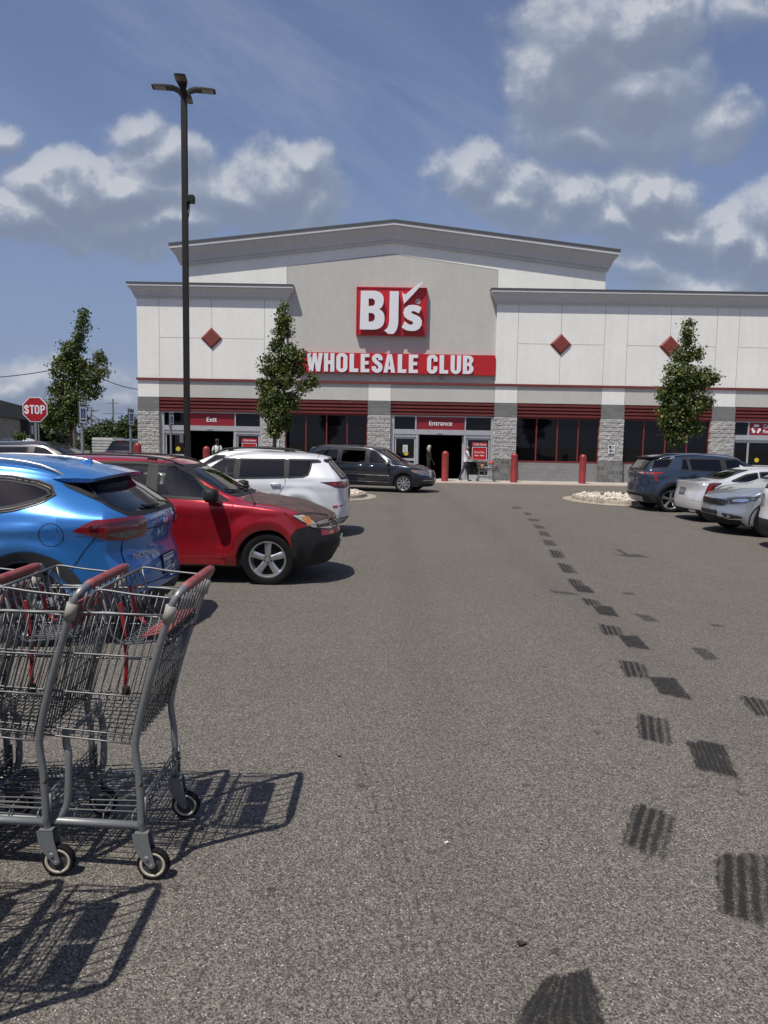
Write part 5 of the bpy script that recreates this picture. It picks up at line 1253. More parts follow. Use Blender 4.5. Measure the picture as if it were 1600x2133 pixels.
c.screen([(-.62, 1.09), (.62, 1.09), (.54, 1.44), (-.54, 1.44)], 'r', M['g_dark'], 'rear_window'); c.screen([(-.66, 1.13), (.66, 1.13), (.56, 1.44), (-.56, 1.44)], 'f', M['g_clear'], 'windscreen')
for ax in ('s-', 's+'):
    o = c.region('tail_light', roundp([(3.86, 1.035), (4.25, 1.05), (4.45, 1.04), (4.45, .93), (4.22, .92), (4.10, .96)], .015), ax, M['lamp_dark'], lambda q, n: q.x > 3.8, off=.004)
    c.patch('tail_light_core', roundp([(4.08, 1.01), (4.34, 1.02), (4.34, .99), (4.12, .98)], .008), ax, M['lamp_red'], .008, .04, .003, o)
    c.region('rear_bumper_trim', [(4.0, .2), (4.6, .2), (4.6, .33), (4.1, .36)], ax, M['silver'])
    c.region('side_skirt', [(1.3, .2), (3.06, .2), (3.06, .31), (1.3, .31)], ax, M['cladding'])
c.patch('reflector', roundp([(4.10, .60), (4.28, .615), (4.28, .58), (4.12, .565)], .008), 's-', M['lamp_red'], .006, .04)
c.seams([[(3.23, 1.11), (3.22, .98), (3.12, .80), (3.08, .5)], [(2.32, 1.07), (2.32, .34)]], 's-'); c.seams([[(3.80, -.6), (3.80, .6)], [(2.35, -.62), (2.35, .62)]], 't', .005)
c.handles([(3.05, .985), (2.15, .96)], WHITE); c.mirror(1.60, 1.09, .83, WHITE); c.wheels(.335, .235, (.85, 3.5), .84, .215, 5, style='twin')
c.interior(1.4, 4.0, .45, (2.2, 3.1), None, 1.3); c.plate('r', .80, 'EKN 4471', 0); c.patch('rear_trim_panel', roundp([(-.60, .955), (.60, .955), (.60, 1.02), (-.60, 1.02)], .01), 'r', M['lamp_dark'], .006)
for y0 in (1.70, 2.62): MB().box(y0, y0 + .10, -.83, -.82, 1.13, 1.36).box(y0 + .13, y0 + .20, -.83, -.82, 1.13, 1.36)
c.finish(); c.place(-.66 - 2.2, 13.25 + .87, 0)
# ---- second white SUV with black rails
c = Car('parked_car', suv_P(4.5, 1.60), WHITE2, 'white SUV with black roof rails, only its roof showing behind the pearl white SUV', 'car')
c.windows([[(1.50, 1.04), (2.28, 1.075), (2.28, 1.43), (2.05, 1.43)], [(2.36, 1.08), (3.22, 1.11), (3.20, 1.435), (2.36, 1.43)], [(3.29, 1.11), (3.75, 1.14), (3.86, 1.39), (3.29, 1.435)]], [M['g_mid'], M['g_dark'], M['g_dark']])
c.screen([(-.62, 1.09), (.62, 1.09), (.54, 1.42), (-.54, 1.42)], 'r', M['g_dark'], 'rear_window'); c.screen([(-.66, 1.13), (.66, 1.13), (.56, 1.46), (-.56, 1.46)], 'f', M['g_clear'], 'windscreen')
for ax in ('s-', 's+'): c.region('tail_light', roundp([(3.95, 1.06), (4.5, 1.05), (4.5, .93), (4.1, .94)], .015), ax, M['lamp_red'], lambda q, n: q.x > 3.8)
c.rails(2.0, 4.0, .56, M['black'], .055, .02); c.mirror(1.60, 1.09, .83, M['black']); c.cladding(M['cladding'], .07); c.wheels(.335, .235, (.85, 3.5), .84, .215, 5); c.interior(1.4, 4.0, .45, (2.2, 3.1), None, 1.3)
c.seams([[(3.85, -.5), (3.85, .5)], [(2.45, -.6), (2.45, .6)]], 't', .005)
g = MB(); 
for u in (-.5, .5): pass
sp = MB(); sp.prism([(4.02, 1.51), (4.24, 1.465), (4.24, 1.44), (4.0, 1.46)], -.52, .52).build('tail_spoiler', WHITE2, c.root)
c.finish(); c.place(-1.30 - 2.25, 15.75 + .87, 0)
# ---- dark saloon between the red car and the white SUV
BLACKP = paint('black_paint', (.010, .010, .012), .3, .25); NAVY = paint('dark_navy_paint', (.014, .018, .028), .5, .28)
SAL = dict(L=4.55, low=.20, top=[(0, .66), (.2, .76), (.8, .88), (1.15, .92), (1.3, .97), (2.1, 1.26), (2.5, 1.325), (3.0, 1.33), (3.5, 1.24), (4.0, 1.02), (4.15, .985), (4.45, .965), (4.55, .94)],
  belt=[(0, .60), (.4, .74), (1.2, .86), (2.4, .90), (3.6, .93), (4.55, .90)], w=[(0, .76), (.4, .84), (1.0, .87), (3.6, .875), (4.1, .85), (4.55, .80)],
  wroof=[(0, .60), (.8, .74), (1.25, .75), (2.1, .60), (3.0, .59), (3.6, .60), (4.1, .70), (4.55, .62)], fprof=[(.18, .12), (.4, .0), (.6, .02), (.75, .12), (.9, .25)],
  rprof=[(.18, .10), (.35, .02), (.5, .0), (.8, .03), (.95, .07), (1.3, .1)], arch=[(.87, .32, .355), (3.62, .32, .355)], bf=.26, br=.18, crown=.08, side=[(.15, .91), (.35, .955), (.55, .99), (.72, 1.0), (.86, .985), (1.2, .95)])
c = Car('parked_car', SAL, BLACKP, 'black saloon car showing a strip of bonnet and windscreen behind the red SUV', 'car')
c.windows([[(1.62, .91), (2.38, .93), (2.40, 1.22), (2.2, 1.21)], [(2.46, .93), (3.25, .95), (3.15, 1.19), (2.48, 1.225)]], [M['g_mid'], M['g_dark']])
c.screen([(-.66, .99), (.66, .99), (.52, 1.24), (-.52, 1.24)], 'f', M['g_mid'], 'windscreen'); c.mirror(1.66, .97, .83, BLACKP)
for ax in ('s-', 's+'): c.region('headlight', roundp([(.10, .60), (.16, .68), (.62, .78), (.60, .72), (.35, .62)], .015), ax, M['lamp_clear'], lambda q, n: q.x < .8)
c.region('hood', roundp([(.14, -.55), (.6, -.68), (1.15, -.68), (1.15, .68), (.6, .68), (.14, .55)], .04), 't', BLACKP, lambda q, n: q.z > .6 and n.z > .3, off=.003)
c.wheels(.32, .225, (.87, 3.62), .85, .21, 5); c.interior(1.4, 3.6, .20, (2.3, 3.1), None, 1.3); c.wiper([(-.6, .97), (.0, 1.0)], 'f'); c.wiper([(.02, .97), (.6, 1.0)], 'f')
c.finish(); c.place(-1.02 - 2.27, 10.95 + .87, math.pi)
# ---- dark navy minivan driving across in front of the shop
def van_P(L=4.95, H=1.66, **k):
    P = dict(L=L, low=.22, top=[(0, .78), (.15, .86), (.6, .975), (1.0, 1.03), (1.15, 1.09), (1.75, 1.42), (2.15, H - .05), (2.6, H), (3.6, H + .01), (4.5, H - .03), (L, H - .09)],
      belt=[(0, .70), (.4, .86), (1.1, .96), (2.4, 1.0), (3.6, 1.03), (L, 1.03)], w=[(0, .80), (.4, .90), (1.0, .94), (3.8, .945), (4.5, .93), (L, .88)],
      wroof=[(0, .68), (.8, .82), (1.15, .82), (2.1, .70), (3.0, .70), (4.4, .68), (L, .62)], fprof=[(.2, .12), (.35, .02), (.5, .0), (.65, .03), (.8, .10), (.95, .22)],
      rprof=[(.2, .08), (.4, .0), (.9, .02), (1.1, .05), (1.5, .2), (1.7, .26)], arch=[(.92, .33, .375), (3.92, .33, .375)], bf=.34, br=.14, crown=.10,
      bulge=lambda x, z: .03 * max(0, 1 - abs(math.hypot(x - .92, z - .33) - .46) / .14) ** .9 + .012 * fe(z, .88, .04) - .015 * fe(z, .5, .12) * fe(x, 2.4, 1.0))
    P.update(k); return P
c = Car('moving_minivan', van_P(4.85), NAVY, 'dark navy minivan with chrome side strips passing in front of the entrance', 'minivan')
c.windows([[(1.46, 1.0), (2.22, 1.02), (2.24, 1.46), (2.05, 1.46)], [(2.36, 1.02), (3.30, 1.04), (3.30, 1.50), (2.38, 1.48)], [(3.44, 1.05), (4.42, 1.07), (4.36, 1.40), (4.1, 1.48), (3.44, 1.50)]], [M['g_mid'], M['g_dark'], M['g_dark']])
c.screen([(-.74, 1.10), (.74, 1.10), (.62, 1.50), (-.62, 1.50)], 'f', M['g_mid'], 'windscreen'); c.screen([(-.7, 1.08), (.7, 1.08), (.6, 1.5), (-.6, 1.5)], 'r', M['g_dark'], 'rear_window')
for ax in ('s-', 's+'):
    o = c.region('headlight', roundp([(.06, .60), (.05, .72), (.28, .80), (.66, .84), (.62, .76), (.34, .65)], .02), ax, M['lamp_clear'], lambda q, n: q.x < .9, off=.003)
    c.patch('indicator_lens', roundp([(.46, .79), (.60, .82), (.56, .75), (.45, .72)], .01), ax, M['lamp_amber'], .007, .04, .003, o)
    c.band('chrome_strip', [(1.45, .60), (3.45, .63)], ax, M['chrome'], -.011, .011, .012, closed=False); c.band('chrome_strip', [(1.40, .36), (3.45, .37)], ax, M['chrome'], -.009, .009, .012, closed=False); c.band('chrome_strip', [(1.5, .995), (3.4, 1.03)], ax, M['trim'], -.01, .01, .006, closed=False)
c.region('grille', roundp([(-.42, .56), (.42, .56), (.48, .76), (-.48, .76)], .05), 'f', M['darkalloy'], lambda q, n: q.x < .6)
for k in range(6): c.band('grille_bar', [(-.42, .585 + k * .032), (.42, .585 + k * .032)], 'f', M['chrome'], -.006, .006, .012, closed=False)
c.band('grille_surround', roundp([(-.43, .55), (.43, .55), (.49, .77), (-.49, .77)], .05), 'f', M['chrome'], -.012, .012, .012)
c.patch('lower_intake', roundp([(-.55, .30), (.55, .30), (.52, .40), (-.52, .40)], .03), 'f', M['black'], .004, .08); c.band('chrome_strip', [(-.72, .45), (.72, .45)], 'f', M['chrome'], -.010, .010, .01, closed=False)
c.handles([(2.12, .92), (2.55, .93)], M['chrome']); c.mirror(1.50, 1.08, .90, M['chrome']); c.wheels(.335, .235, (.92, 3.92), .92, .22, 9, style='twin')
c.seams([[(1.30, .96), (1.34, .6), (1.38, .3)], [(2.29, 1.02), (2.30, .3)], [(3.37, 1.04), (3.36, .7), (3.46, .32)]], 's+'); c.interior(1.3, 4.5, .42, (2.1, 3.1, 4.0), None, 1.2); c.plate('f', .48, '', 0)
c.wiper([(-.6, 1.09), (.1, 1.12)], 'f'); c.rails(2.5, 4.4, .62, M['black'], .03, .014, False)
# place so that the near front wheel stands at its tyre print
yaw = R(17); 
c.finish(); wx, wy = .70, 25.62
ang = math.pi - yaw; fl = Vector((.92, .92 - .11, 0)); rot = Matrix.Rotation(ang, 3, 'Z'); q = rot @ fl
c.root.rotation_euler = (0, 0, ang); c.root.location = (wx - q.x, wy - q.y, 0)
# ---- dark blue SUV, tail to the left (right-hand row)
SLATE = paint('slate_blue_paint', (.028, .045, .080), .45, .28)
P = suv_P(4.75, 1.61, w=[(0, .82), (.4, .89), (1.0, .92), (3.6, .925), (4.3, .91), (4.75, .86)], arch=[(.88, .345, .40), (3.95, .345, .40)],
  belt=[(0, .82), (.4, .95), (1.2, 1.03), (2.4, 1.09), (3.4, 1.13), (4.75, 1.14)], top=[(0, .90), (.2, 1.0), (.8, 1.08), (1.1, 1.12), (1.3, 1.2), (2.0, 1.50), (2.3, 1.575), (2.8, 1.61), (3.6, 1.60), (4.4, 1.565), (4.75, 1.53)], rprof=[(.2, .22), (.36, .08), (.5, .0), (.75, .03), (.95, .02), (1.12, .05), (1.35, .22), (1.5, .32), (1.7, .34)],
  bulge=lambda x, z: .03 * max(0, 1 - abs(math.hypot(x - 3.95, z - .34) - .50) / .15) ** .9 + .014 * fe(z, 1.0, .04) - .02 * fe(z, .62, .12) * fe(x, 2.3, 1))
c = Car('parked_car', P, SLATE, 'dark blue SUV with silver roof rails, tail to the left beside the right stone island', 'car')
c.windows([[(1.55, 1.09), (2.45, 1.12), (2.45, 1.47), (2.1, 1.47)], [(2.58, 1.12), (3.44, 1.155), (3.44, 1.475), (2.58, 1.475)], [(3.49, 1.157), (3.72, 1.165), (3.62, 1.46), (3.49, 1.475)], [(3.86, 1.43), (4.06, 1.22), (4.50, 1.19), (4.36, 1.43), (3.95, 1.46)]], [M['g_mid'], M['g_dark'], M['g_dark'], M['g_dark']], r=.015)
for ax in ('s-', 's+'):
    c.region('door_pillar', [(2.45, 1.11), (2.58, 1.115), (2.58, 1.485), (2.45, 1.485)], ax, M['trim'])
    o = c.region('tail_light', roundp([(4.15, 1.115), (4.30, 1.10), (4.8, 1.09), (4.8, 1.03), (4.42, 1.035), (4.28, 1.05)], .01), ax, M['lamp_red'], lambda q, n: q.x > 4.0, off=.004)
    c.patch('tail_light_strip', roundp([(4.38, 1.02), (4.46, 1.03), (4.42, .88), (4.36, .84)], .01), ax, M['lamp_red'], .004, .04); c.patch('clear_lens', roundp([(4.46, 1.08), (4.62, 1.08), (4.62, 1.04), (4.46, 1.045)], .008), ax, M['lamp_clear'], .008, .04, .003, o)
    c.region('lower_bumper_side', [(4.2, .2), (4.9, .2), (4.9, .50), (4.35, .46), (4.26, .36)], ax, M['cladding'])
c.region('lower_bumper', [(-.95, .2), (.95, .2), (.95, .50), (-.95, .50)], 'r', M['cladding'], lambda q, n: q.x > 4.2); c.patch('skid_plate', roundp([(-.5, .26), (.5, .26), (.6, .42), (-.6, .42)], .03), 'r', M['silver'], .01)
c.screen([(-.66, 1.15), (.66, 1.15), (.56, 1.46), (-.56, 1.46)], 'r', M['g_dark'], 'rear_window'); c.screen([(-.7, 1.17), (.7, 1.17), (.58, 1.47), (-.58, 1.47)], 'f', M['g_clear'], 'windscreen')
c.patch('rear_trim_panel', roundp([(-.62, 1.05), (.62, 1.05), (.62, 1.08), (-.62, 1.08)], .008), 'r', M['chrome'], .008); c.plate('r', .88, '', 0, m=mat('shaded_plate', (.16, .17, .17), .5))
sp = MB().prism([(4.15, 1.565), (4.50, 1.53), (4.50, 1.495), (4.18, 1.51)], -.60, .60, 'y'); 
sp.v = [(x, y * (1 - .0) , z - .02 * (y / .6) ** 2) for x, y, z in sp.v]; sp.build('tail_spoiler', BLACKP, c.root)
c.cladding(M['cladding'], .06, sill=(1.4, 3.5, .3, .12)); c.rails(2.0, 4.3, .60, M['chrome'], .05, .018); c.handles([(3.40, 1.03), (2.35, .99)], M['black']); c.mirror(1.65, 1.13, .88, SLATE)
c.seams([[(3.70, 1.15), (3.68, 1.0), (3.52, .8), (3.48, .4)], [(2.5, 1.12), (2.5, .36)]], 's+'); c.wheels(.345, .255, (.88, 3.95), .905, .23, 5, style='twin'); c.interior(1.4, 4.3, .45, (2.3, 3.3), None, 1.3)
c.finish(); c.place(7.08 + 2.375, 19.70 + .92, math.pi)
# ---- silver-white saloon, tail to the left
SILV = paint('silver_white_paint', (.66, .66, .66), .4, .28)
P = dict(SAL); P.update(L=4.85, top=[(0, .68), (.2, .78), (.8, .90), (1.3, .96), (1.45, 1.0), (2.2, 1.28), (2.7, 1.345), (3.1, 1.345), (3.6, 1.25), (4.15, 1.05), (4.3, 1.01), (4.7, .985), (4.85, .97)], w=[(0, .76), (.4, .84), (1.0, .88), (3.8, .89), (4.4, .86), (4.85, .80)],
  wroof=[(0, .60), (.8, .74), (1.4, .75), (2.2, .60), (3.0, .59), (3.6, .60), (4.3, .72), (4.85, .64)], belt=[(0, .60), (.4, .76), (1.2, .88), (2.4, .93), (3.8, .96), (4.85, .93)], arch=[(.9, .33, .365), (3.85, .33, .365)], rprof=[(.18, .14), (.30, .03), (.5, .0), (.62, .02), (.8, .06), (.97, .04), (1.3, .1)], side=[(.15, .90), (.35, .95), (.55, .985), (.72, 1.0), (.90, .985), (1.2, .95)])
c = Car('parked_car', P, SILV, 'silver white saloon with a tall narrow red tail light, tail to the left', 'car')
c.windows([[(1.75, .95), (2.55, .97), (2.57, 1.24), (2.3, 1.23)], [(2.63, .97), (3.30, .985), (3.24, 1.215), (2.65, 1.245)], [(3.36, .985), (3.95, 1.0), (3.55, 1.16), (3.30, 1.205)]], [M['g_mid'], M['g_mid'], M['g_dark']], r=.012)
c.screen([(-.56, 1.05), (.56, 1.05), (.48, 1.26), (-.48, 1.26)], 'r', M['g_dark'], 'rear_window'); c.screen([(-.66, 1.03), (.66, 1.03), (.52, 1.27), (-.52, 1.27)], 'f', M['g_mid'], 'windscreen')
for ax in ('s-', 's+'):
    o = c.region('tail_light', roundp([(4.20, .965), (4.36, .965), (4.52, .94), (4.64, .58), (4.54, .555), (4.44, .62), (4.38, .86)], .02), ax, M['lamp_dark'], lambda q, n: q.x > 4.0, off=.004)
    c.patch('tail_light_core', roundp([(4.44, .90), (4.50, .90), (4.58, .62), (4.53, .62)], .01), ax, M['lamp_red'], .009, .03, .002, o)
    c.patch('chrome_strip', [(1.75, .935), (3.9, .985), (3.9, .993), (1.75, .943)], ax, M['chrome'], .006, .1); c.region('lower_bumper_side', [(4.3, .15), (5.0, .15), (5.0, .29), (4.3, .29)], ax, M['cladding'])
c.plate('r', .72, '', 0, m=mat('shaded_plate', (.16, .17, .17), .5)); c.patch('exhaust_tip', roundp([(-.62, .24), (-.40, .24), (-.40, .30), (-.62, .30)], .02), 'r', M['chrome'], .01, .05); c.patch('exhaust_tip', roundp([(.62, .24), (.62, .30), (.40, .30), (.40, .24)], .02), 'r', M['chrome'], .01, .05)
c.seams([[(3.33, .985), (3.5, .8), (3.5, .3)], [(2.6, .97), (2.6, .3)], [(4.28, .60), (4.55, .50), (4.8, .52)]], 's+'); c.seams([[(4.30, -.62), (4.42, -.68)], [(4.30, .62), (4.42, .68)]], 't')
p = c.cast(3.35, 0, 't', 0)[0]; MB().add([p + Vector(v) for v in ((-.12, 0, -.01), (-.02, -.03, -.015), (.08, -.025, -.015), (.08, .025, -.015), (-.02, .03, -.015), (.0, 0, .04), (.07, 0, .07))], [(0, 1, 5), (1, 2, 6, 5), (0, 5, 4), (4, 5, 6, 3), (2, 3, 6)]).build('shark_fin_aerial', SILV, c.root)
c.handles([(3.22, .88), (2.45, .86)], M['chrome']); c.mirror(1.8, 1.0, .84, SILV); c.wheels(.33, .24, (.9, 3.85), .87, .22, 9); c.interior(1.5, 3.9, .20, (2.4, 3.3), None, 1.4)
c.finish(); c.place(7.36 + 2.425, 17.0 + .88, math.pi)
# ---- grey-blue minivan, nose to the left
GRB = paint('grey_blue_paint', (.33, .365, .40), .55, .26)
P = van_P(4.90, 1.62, top=[(0, .76), (.12, .84), (.6, .97), (1.0, 1.04), (1.2, 1.08), (1.4, 1.16), (2.0, 1.44), (2.5, 1.58), (3.0, 1.62), (4.4, 1.60), (4.9, 1.52)], fprof=[(.2, .16), (.3, .04), (.42, .0), (.6, .03), (.72, .04), (.85, .12), (.95, .24)], bf=.38, arch=[(.90, .345, .395), (3.85, .345, .395)])
c = Car('parked_minivan', P, GRB, 'grey-blue minivan with chrome-edged fog lamps, nose to the left in the right row', 'minivan')
c.windows([[(1.75, 1.03), (2.45, 1.04), (2.45, 1.44), (2.25, 1.43)], [(2.58, 1.04), (3.5, 1.06), (3.5, 1.46), (2.58, 1.46)], [(3.62, 1.06), (4.4, 1.10), (4.2, 1.44), (3.62, 1.46)]], [M['g_mid'], M['g_dark'], M['g_dark']])
c.screen([(-.74, 1.15), (.74, 1.15), (.60, 1.50), (-.60, 1.50)], 'f', M['g_clear'], 'windscreen')
for ax, sg in (('s-', -1), ('s+', 1)):
    o = c.region('headlight', roundp([(.10, .66), (.09, .73), (.30, .79), (.66, .835), (.60, .77), (.40, .69), (.22, .655)], .015), ax, M['lamp_dark'] if 0 else mat('headlamp_housing', (.05, .055, .06), .1, .3, coat=1.0), lambda q, n: q.x < .9, off=.003)
    c.patch('headlight_reflector', roundp([(.24, .70), (.25, .74), (.44, .775), (.48, .74), (.38, .70)], .012), ax, M['chrome'], .007, .03, .002, o); c.patch('headlight_reflector', roundp([(.50, .765), (.51, .79), (.60, .80), (.57, .77)], .008), ax, M['lamp_clear'], .007, .03, .002, o)
    c.band('headlight_seal', roundp([(.09, .655), (.08, .735), (.30, .80), (.68, .845), (.61, .765), (.41, .68), (.22, .645)], .015), ax, M['chrome'], -.003, .004, .004, o)
    c.patch('side_marker', roundp([(.575, .60), (.60, .62), (.545, .49), (.525, .50)], .01), ax, M['lamp_amber'], .005, .03)
fz = [(.26, .36), (.30, .42), (.66, .46), (.60, .36), (.50, .335)]
for sg in (-1, 1):
    pl = [(sg * (.84 - .0 * 0 - (p[0] - .26) * .9), p[1]) for p in fz]; pl = roundp(pl if sg > 0 else pl[::-1], .02)
    pl = [(p[0] * .98, p[1]) for p in pl]
    c.patch('fog_lamp_bezel', pl, 'f', M['black'], .004, .04); c.band('fog_lamp_surround', pl, 'f', M['chrome'], -.006, .008, .008); 
    c.patch('fog_lamp', [(sg * .60 + .03 * math.cos(a), .39 + .03 * math.sin(a)) for a in [i / 12 * 6.283 for i in range(12)]], 'f', M['lamp_clear'], .010, .04)
gp = roundp([(-.50, .61), (.50, .61), (.60, .70), (.50, .745), (-.50, .745), (-.60, .70)], .04)
c.region('grille', gp, 'f', M['black'], lambda q, n: q.x < .6)
for z in (.645, .68, .715): c.band('grille_bar', [(-.5, z), (.5, z)], 'f', M['darkalloy'], -.007, .007, .010, closed=False)
c.band('grille_surround', gp, 'f', M['chrome'], -.005, .008, .008); c.patch('lower_grille', roundp([(-.44, .30), (.44, .30), (.36, .50), (-.36, .50)], .04), 'f', M['black'], .003, .06)
for k in range(5): c.band('lower_grille_bar', [(-.37 + .008 * k, .33 + k * .034), (.37 - .008 * k, .33 + k * .034)], 'f', M['cladding'], -.006, .006, .010, closed=False)
c.seams([[(.66, .84), (.80, .90), (1.1, .96)], [(.66, .80), (.82, .84), (.9, .80)], [(1.42, .98), (1.38, .6), (1.36, .3)]], 's-'); c.mirror(1.82, 1.08, .90, GRB); c.wheels(.345, .24, (.90, 3.85), .925, .23, 5, style='wide', rm=M['darkalloy'])
c.cladding(M['black'], .015); c.interior(1.4, 4.5, .42, (2.4, 3.3, 4.1), None, 1.4); c.wiper([(-.7, 1.16), (.1, 1.18)], 'f')
c.finish(); c.place(6.90 + 2.45, 14.42 + .94, 0)
# ---- white SUV at the right edge
c = Car('parked_car', suv_P(4.5, 1.62), WHITE2, 'white SUV with dark grey lower bumper, cut off by the right edge', 'car')
c.windows([[(1.50, 1.04), (2.28, 1.075), (2.28, 1.43), (2.05, 1.43)], [(2.36, 1.08), (3.22, 1.11), (3.20, 1.435), (2.36, 1.43)], [(3.29, 1.11), (3.75, 1.14), (3.86, 1.39), (3.29, 1.435)]], [M['g_mid'], M['g_dark'], M['g_dark']])
for ax in ('s-', 's+'):
    c.region('tail_light', roundp([(4.18, .98), (4.6, .98), (4.6, .74), (4.3, .74)], .02), ax, M['lamp_clear'], lambda q, n: q.x > 4)
    c.region('lower_bumper_side', [(4.0, .2), (4.7, .2), (4.7, .54), (4.1, .54)], ax, M['cladding'])
c.region('lower_bumper', [(-.95, .2), (.95, .2), (.95, .54), (-.95, .54)], 'r', M['cladding'], lambda q, n: q.x > 4); c.screen([(-.62, 1.09), (.62, 1.09), (.54, 1.42), (-.54, 1.42)], 'r', M['g_dark'], 'rear_window')
c.wheels(.34, .235, (.85, 3.5), .84, .215, 5); c.interior(1.4, 4.0, .45, (2.2, 3.1)); c.cladding(M['cladding'], .06); c.finish(); c.place(6.84 + 2.25, 11.75 + .87, math.pi)
# ---- black SUV with a chrome window line, far left
c = Car('parked_car', suv_P(4.8, 1.66, w=[(0, .84), (.4, .90), (1.0, .93), (3.8, .93), (4.4, .91), (4.8, .86)]), BLACKP, 'black SUV with chrome-lined side windows, at the far left', 'car')
WL = [(1.50, 1.10), (2.5, 1.12), (3.6, 1.15), (4.18, 1.20), (4.10, 1.30), (3.86, 1.47), (3.5, 1.52), (2.4, 1.54), (2.15, 1.50)]
c.windows([[(1.55, 1.11), (2.42, 1.125), (2.42, 1.515), (2.15, 1.48)], [(2.60, 1.13), (3.56, 1.15), (3.50, 1.50), (2.60, 1.515)], [(3.62, 1.155), (4.12, 1.20), (3.84, 1.45), (3.58, 1.49)]], [M['g_dark'], M['g_dark'], M['g_dark']])
for ax in ('s-', 's+'): c.band('chrome_window_line', roundp(WL, .05), ax, M['chrome'], -.006, .016, .010)
c.screen([(-.7, 1.16), (.7, 1.16), (.6, 1.52), (-.6, 1.52)], 'f', M['g_mid'], 'windscreen'); c.wheels(.35, .24, (.85, 3.7), .9, .22, 5); c.P['arch'] = []; c.interior(1.4, 4.2, .45, (2.3, 3.2), M['seatl'], 1.3)
c.finish(); c.place(-6.45 - 2.4, 18.05 + .93, math.pi)
# ---- far cars, left of the shop
c = Car('parked_car', suv_P(4.5, 1.72), BLACKP, 'dark SUV seen from behind, far off beside the left corner of the shop', 'car')
c.screen([(-.66, 1.10), (.66, 1.10), (.58, 1.52), (-.58, 1.52)], 'r', M['g_mid'], 'rear_window'); c.patch('high_brake_light', [(-.14, 1.585), (.14, 1.585), (.14, 1.615), (-.14, 1.615)], 'r', M['lamp_red'], .01, .1)
for ax in ('s-', 's+'): c.region('tail_light', roundp([(3.95, 1.06), (4.5, 1.05), (4.5, .93), (4.1, .94)], .015), ax, M['lamp_red'], lambda q, n: q.x > 3.8)
c.wheels(.35, .235, (.85, 3.5), .84, .215, 5); c.finish(); c.place(-13.2, 38.3, -math.pi / 2 - .05)
c = Car('parked_car', suv_P(4.5, 1.66), WHITE2, 'small white car far off behind the stop sign post', 'car')
c.windows([[(1.50, 1.04), (2.28, 1.075), (2.28, 1.43), (2.05, 1.43)], [(2.36, 1.08), (3.22, 1.11), (3.20, 1.435), (2.36, 1.43)]], M['g_dark']); c.wheels(.34, .235, (.85, 3.5), .84, .215, 5); c.finish(); c.place(-23.3, 47, math.pi)
tr = empty('cargo_trailer', (-17.2, 44, 0)); tag(tr, 'low white slatted trailer far off left of the dark SUV', 'trailer')
g = MB().box(-.62, .62, 0, 1.9, .5, 1.75)
for k in range(7): g.box(-.64, .64, -.03, 0, .56 + k * .17, .66 + k * .17)
g.build('trailer_box', mat('trailer_white', (.52, .52, .50), .6, dirt=.4, var=.2), tr)
for sx in (-.5, .5): MB().lathe([(0.001, -.1), (.3, -.1), (.33, -.05), (.33, .08), (.001, .1)], (sx, .6, .33), 'x', 24).build('wheel', M['rubber'], tr)
# ------------------------------------------------------------------ shopping trolleys
def cartmetal(name, base, metal=.75, rough=.38, rust=.60):
    m = bpy.data.materials.new(name); m.use_nodes = True; t = NT(m.node_tree); b = t.n['Principled BSDF']; o = t.nd('ShaderNodeTexCoord').outputs['Object']
    n = t.noise(o, 11, 4, .6); f = t.ss(n, rust, rust + .05); n2 = t.noise(o, 60, 4, .6)
    t.put(b.inputs['Base Color'], t.mix(f, t.mix(n2, tuple(base), tuple(x * .7 for x in base)), (.055, .022, .013))); t.put(b.inputs['Metallic'], t.m('MULTIPLY', t.m('SUBTRACT', 1, f), metal)); t.put(b.inputs['Roughness'], t.mix(f, (rough,) * 3, (.8,) * 3)); return m
MF = cartmetal('trolley_tube', (.25, .26, .265), .4, .45, .67); MWi = cartmetal('trolley_wire', (.17, .175, .18), .5, .45, .71)
MRP = mat('faded_red_plastic', (.21, .040, .040), .55, var=.25, vs=9, vcol=(.27, .085, .08), bump=.15, bs=80); MBE = mat('beige_clamp', (.30, .29, .25), .6, var=.15, vs=20)
MHB = mat('caster_hub', (.50, .45, .36), .55, var=.25, vs=30); MHG = mat('caster_web', (.06, .06, .058), .6); MRS_ = mat('red_strap', (.26, .015, .02), .6)
def post(z):                                  # x of the rear post against height
    return pch([(.16, -.035), (.20, -.042), (.36, -.045), (.50, -.060), (.56, -.050), (1.0, .080), (1.06, .10)])(z)
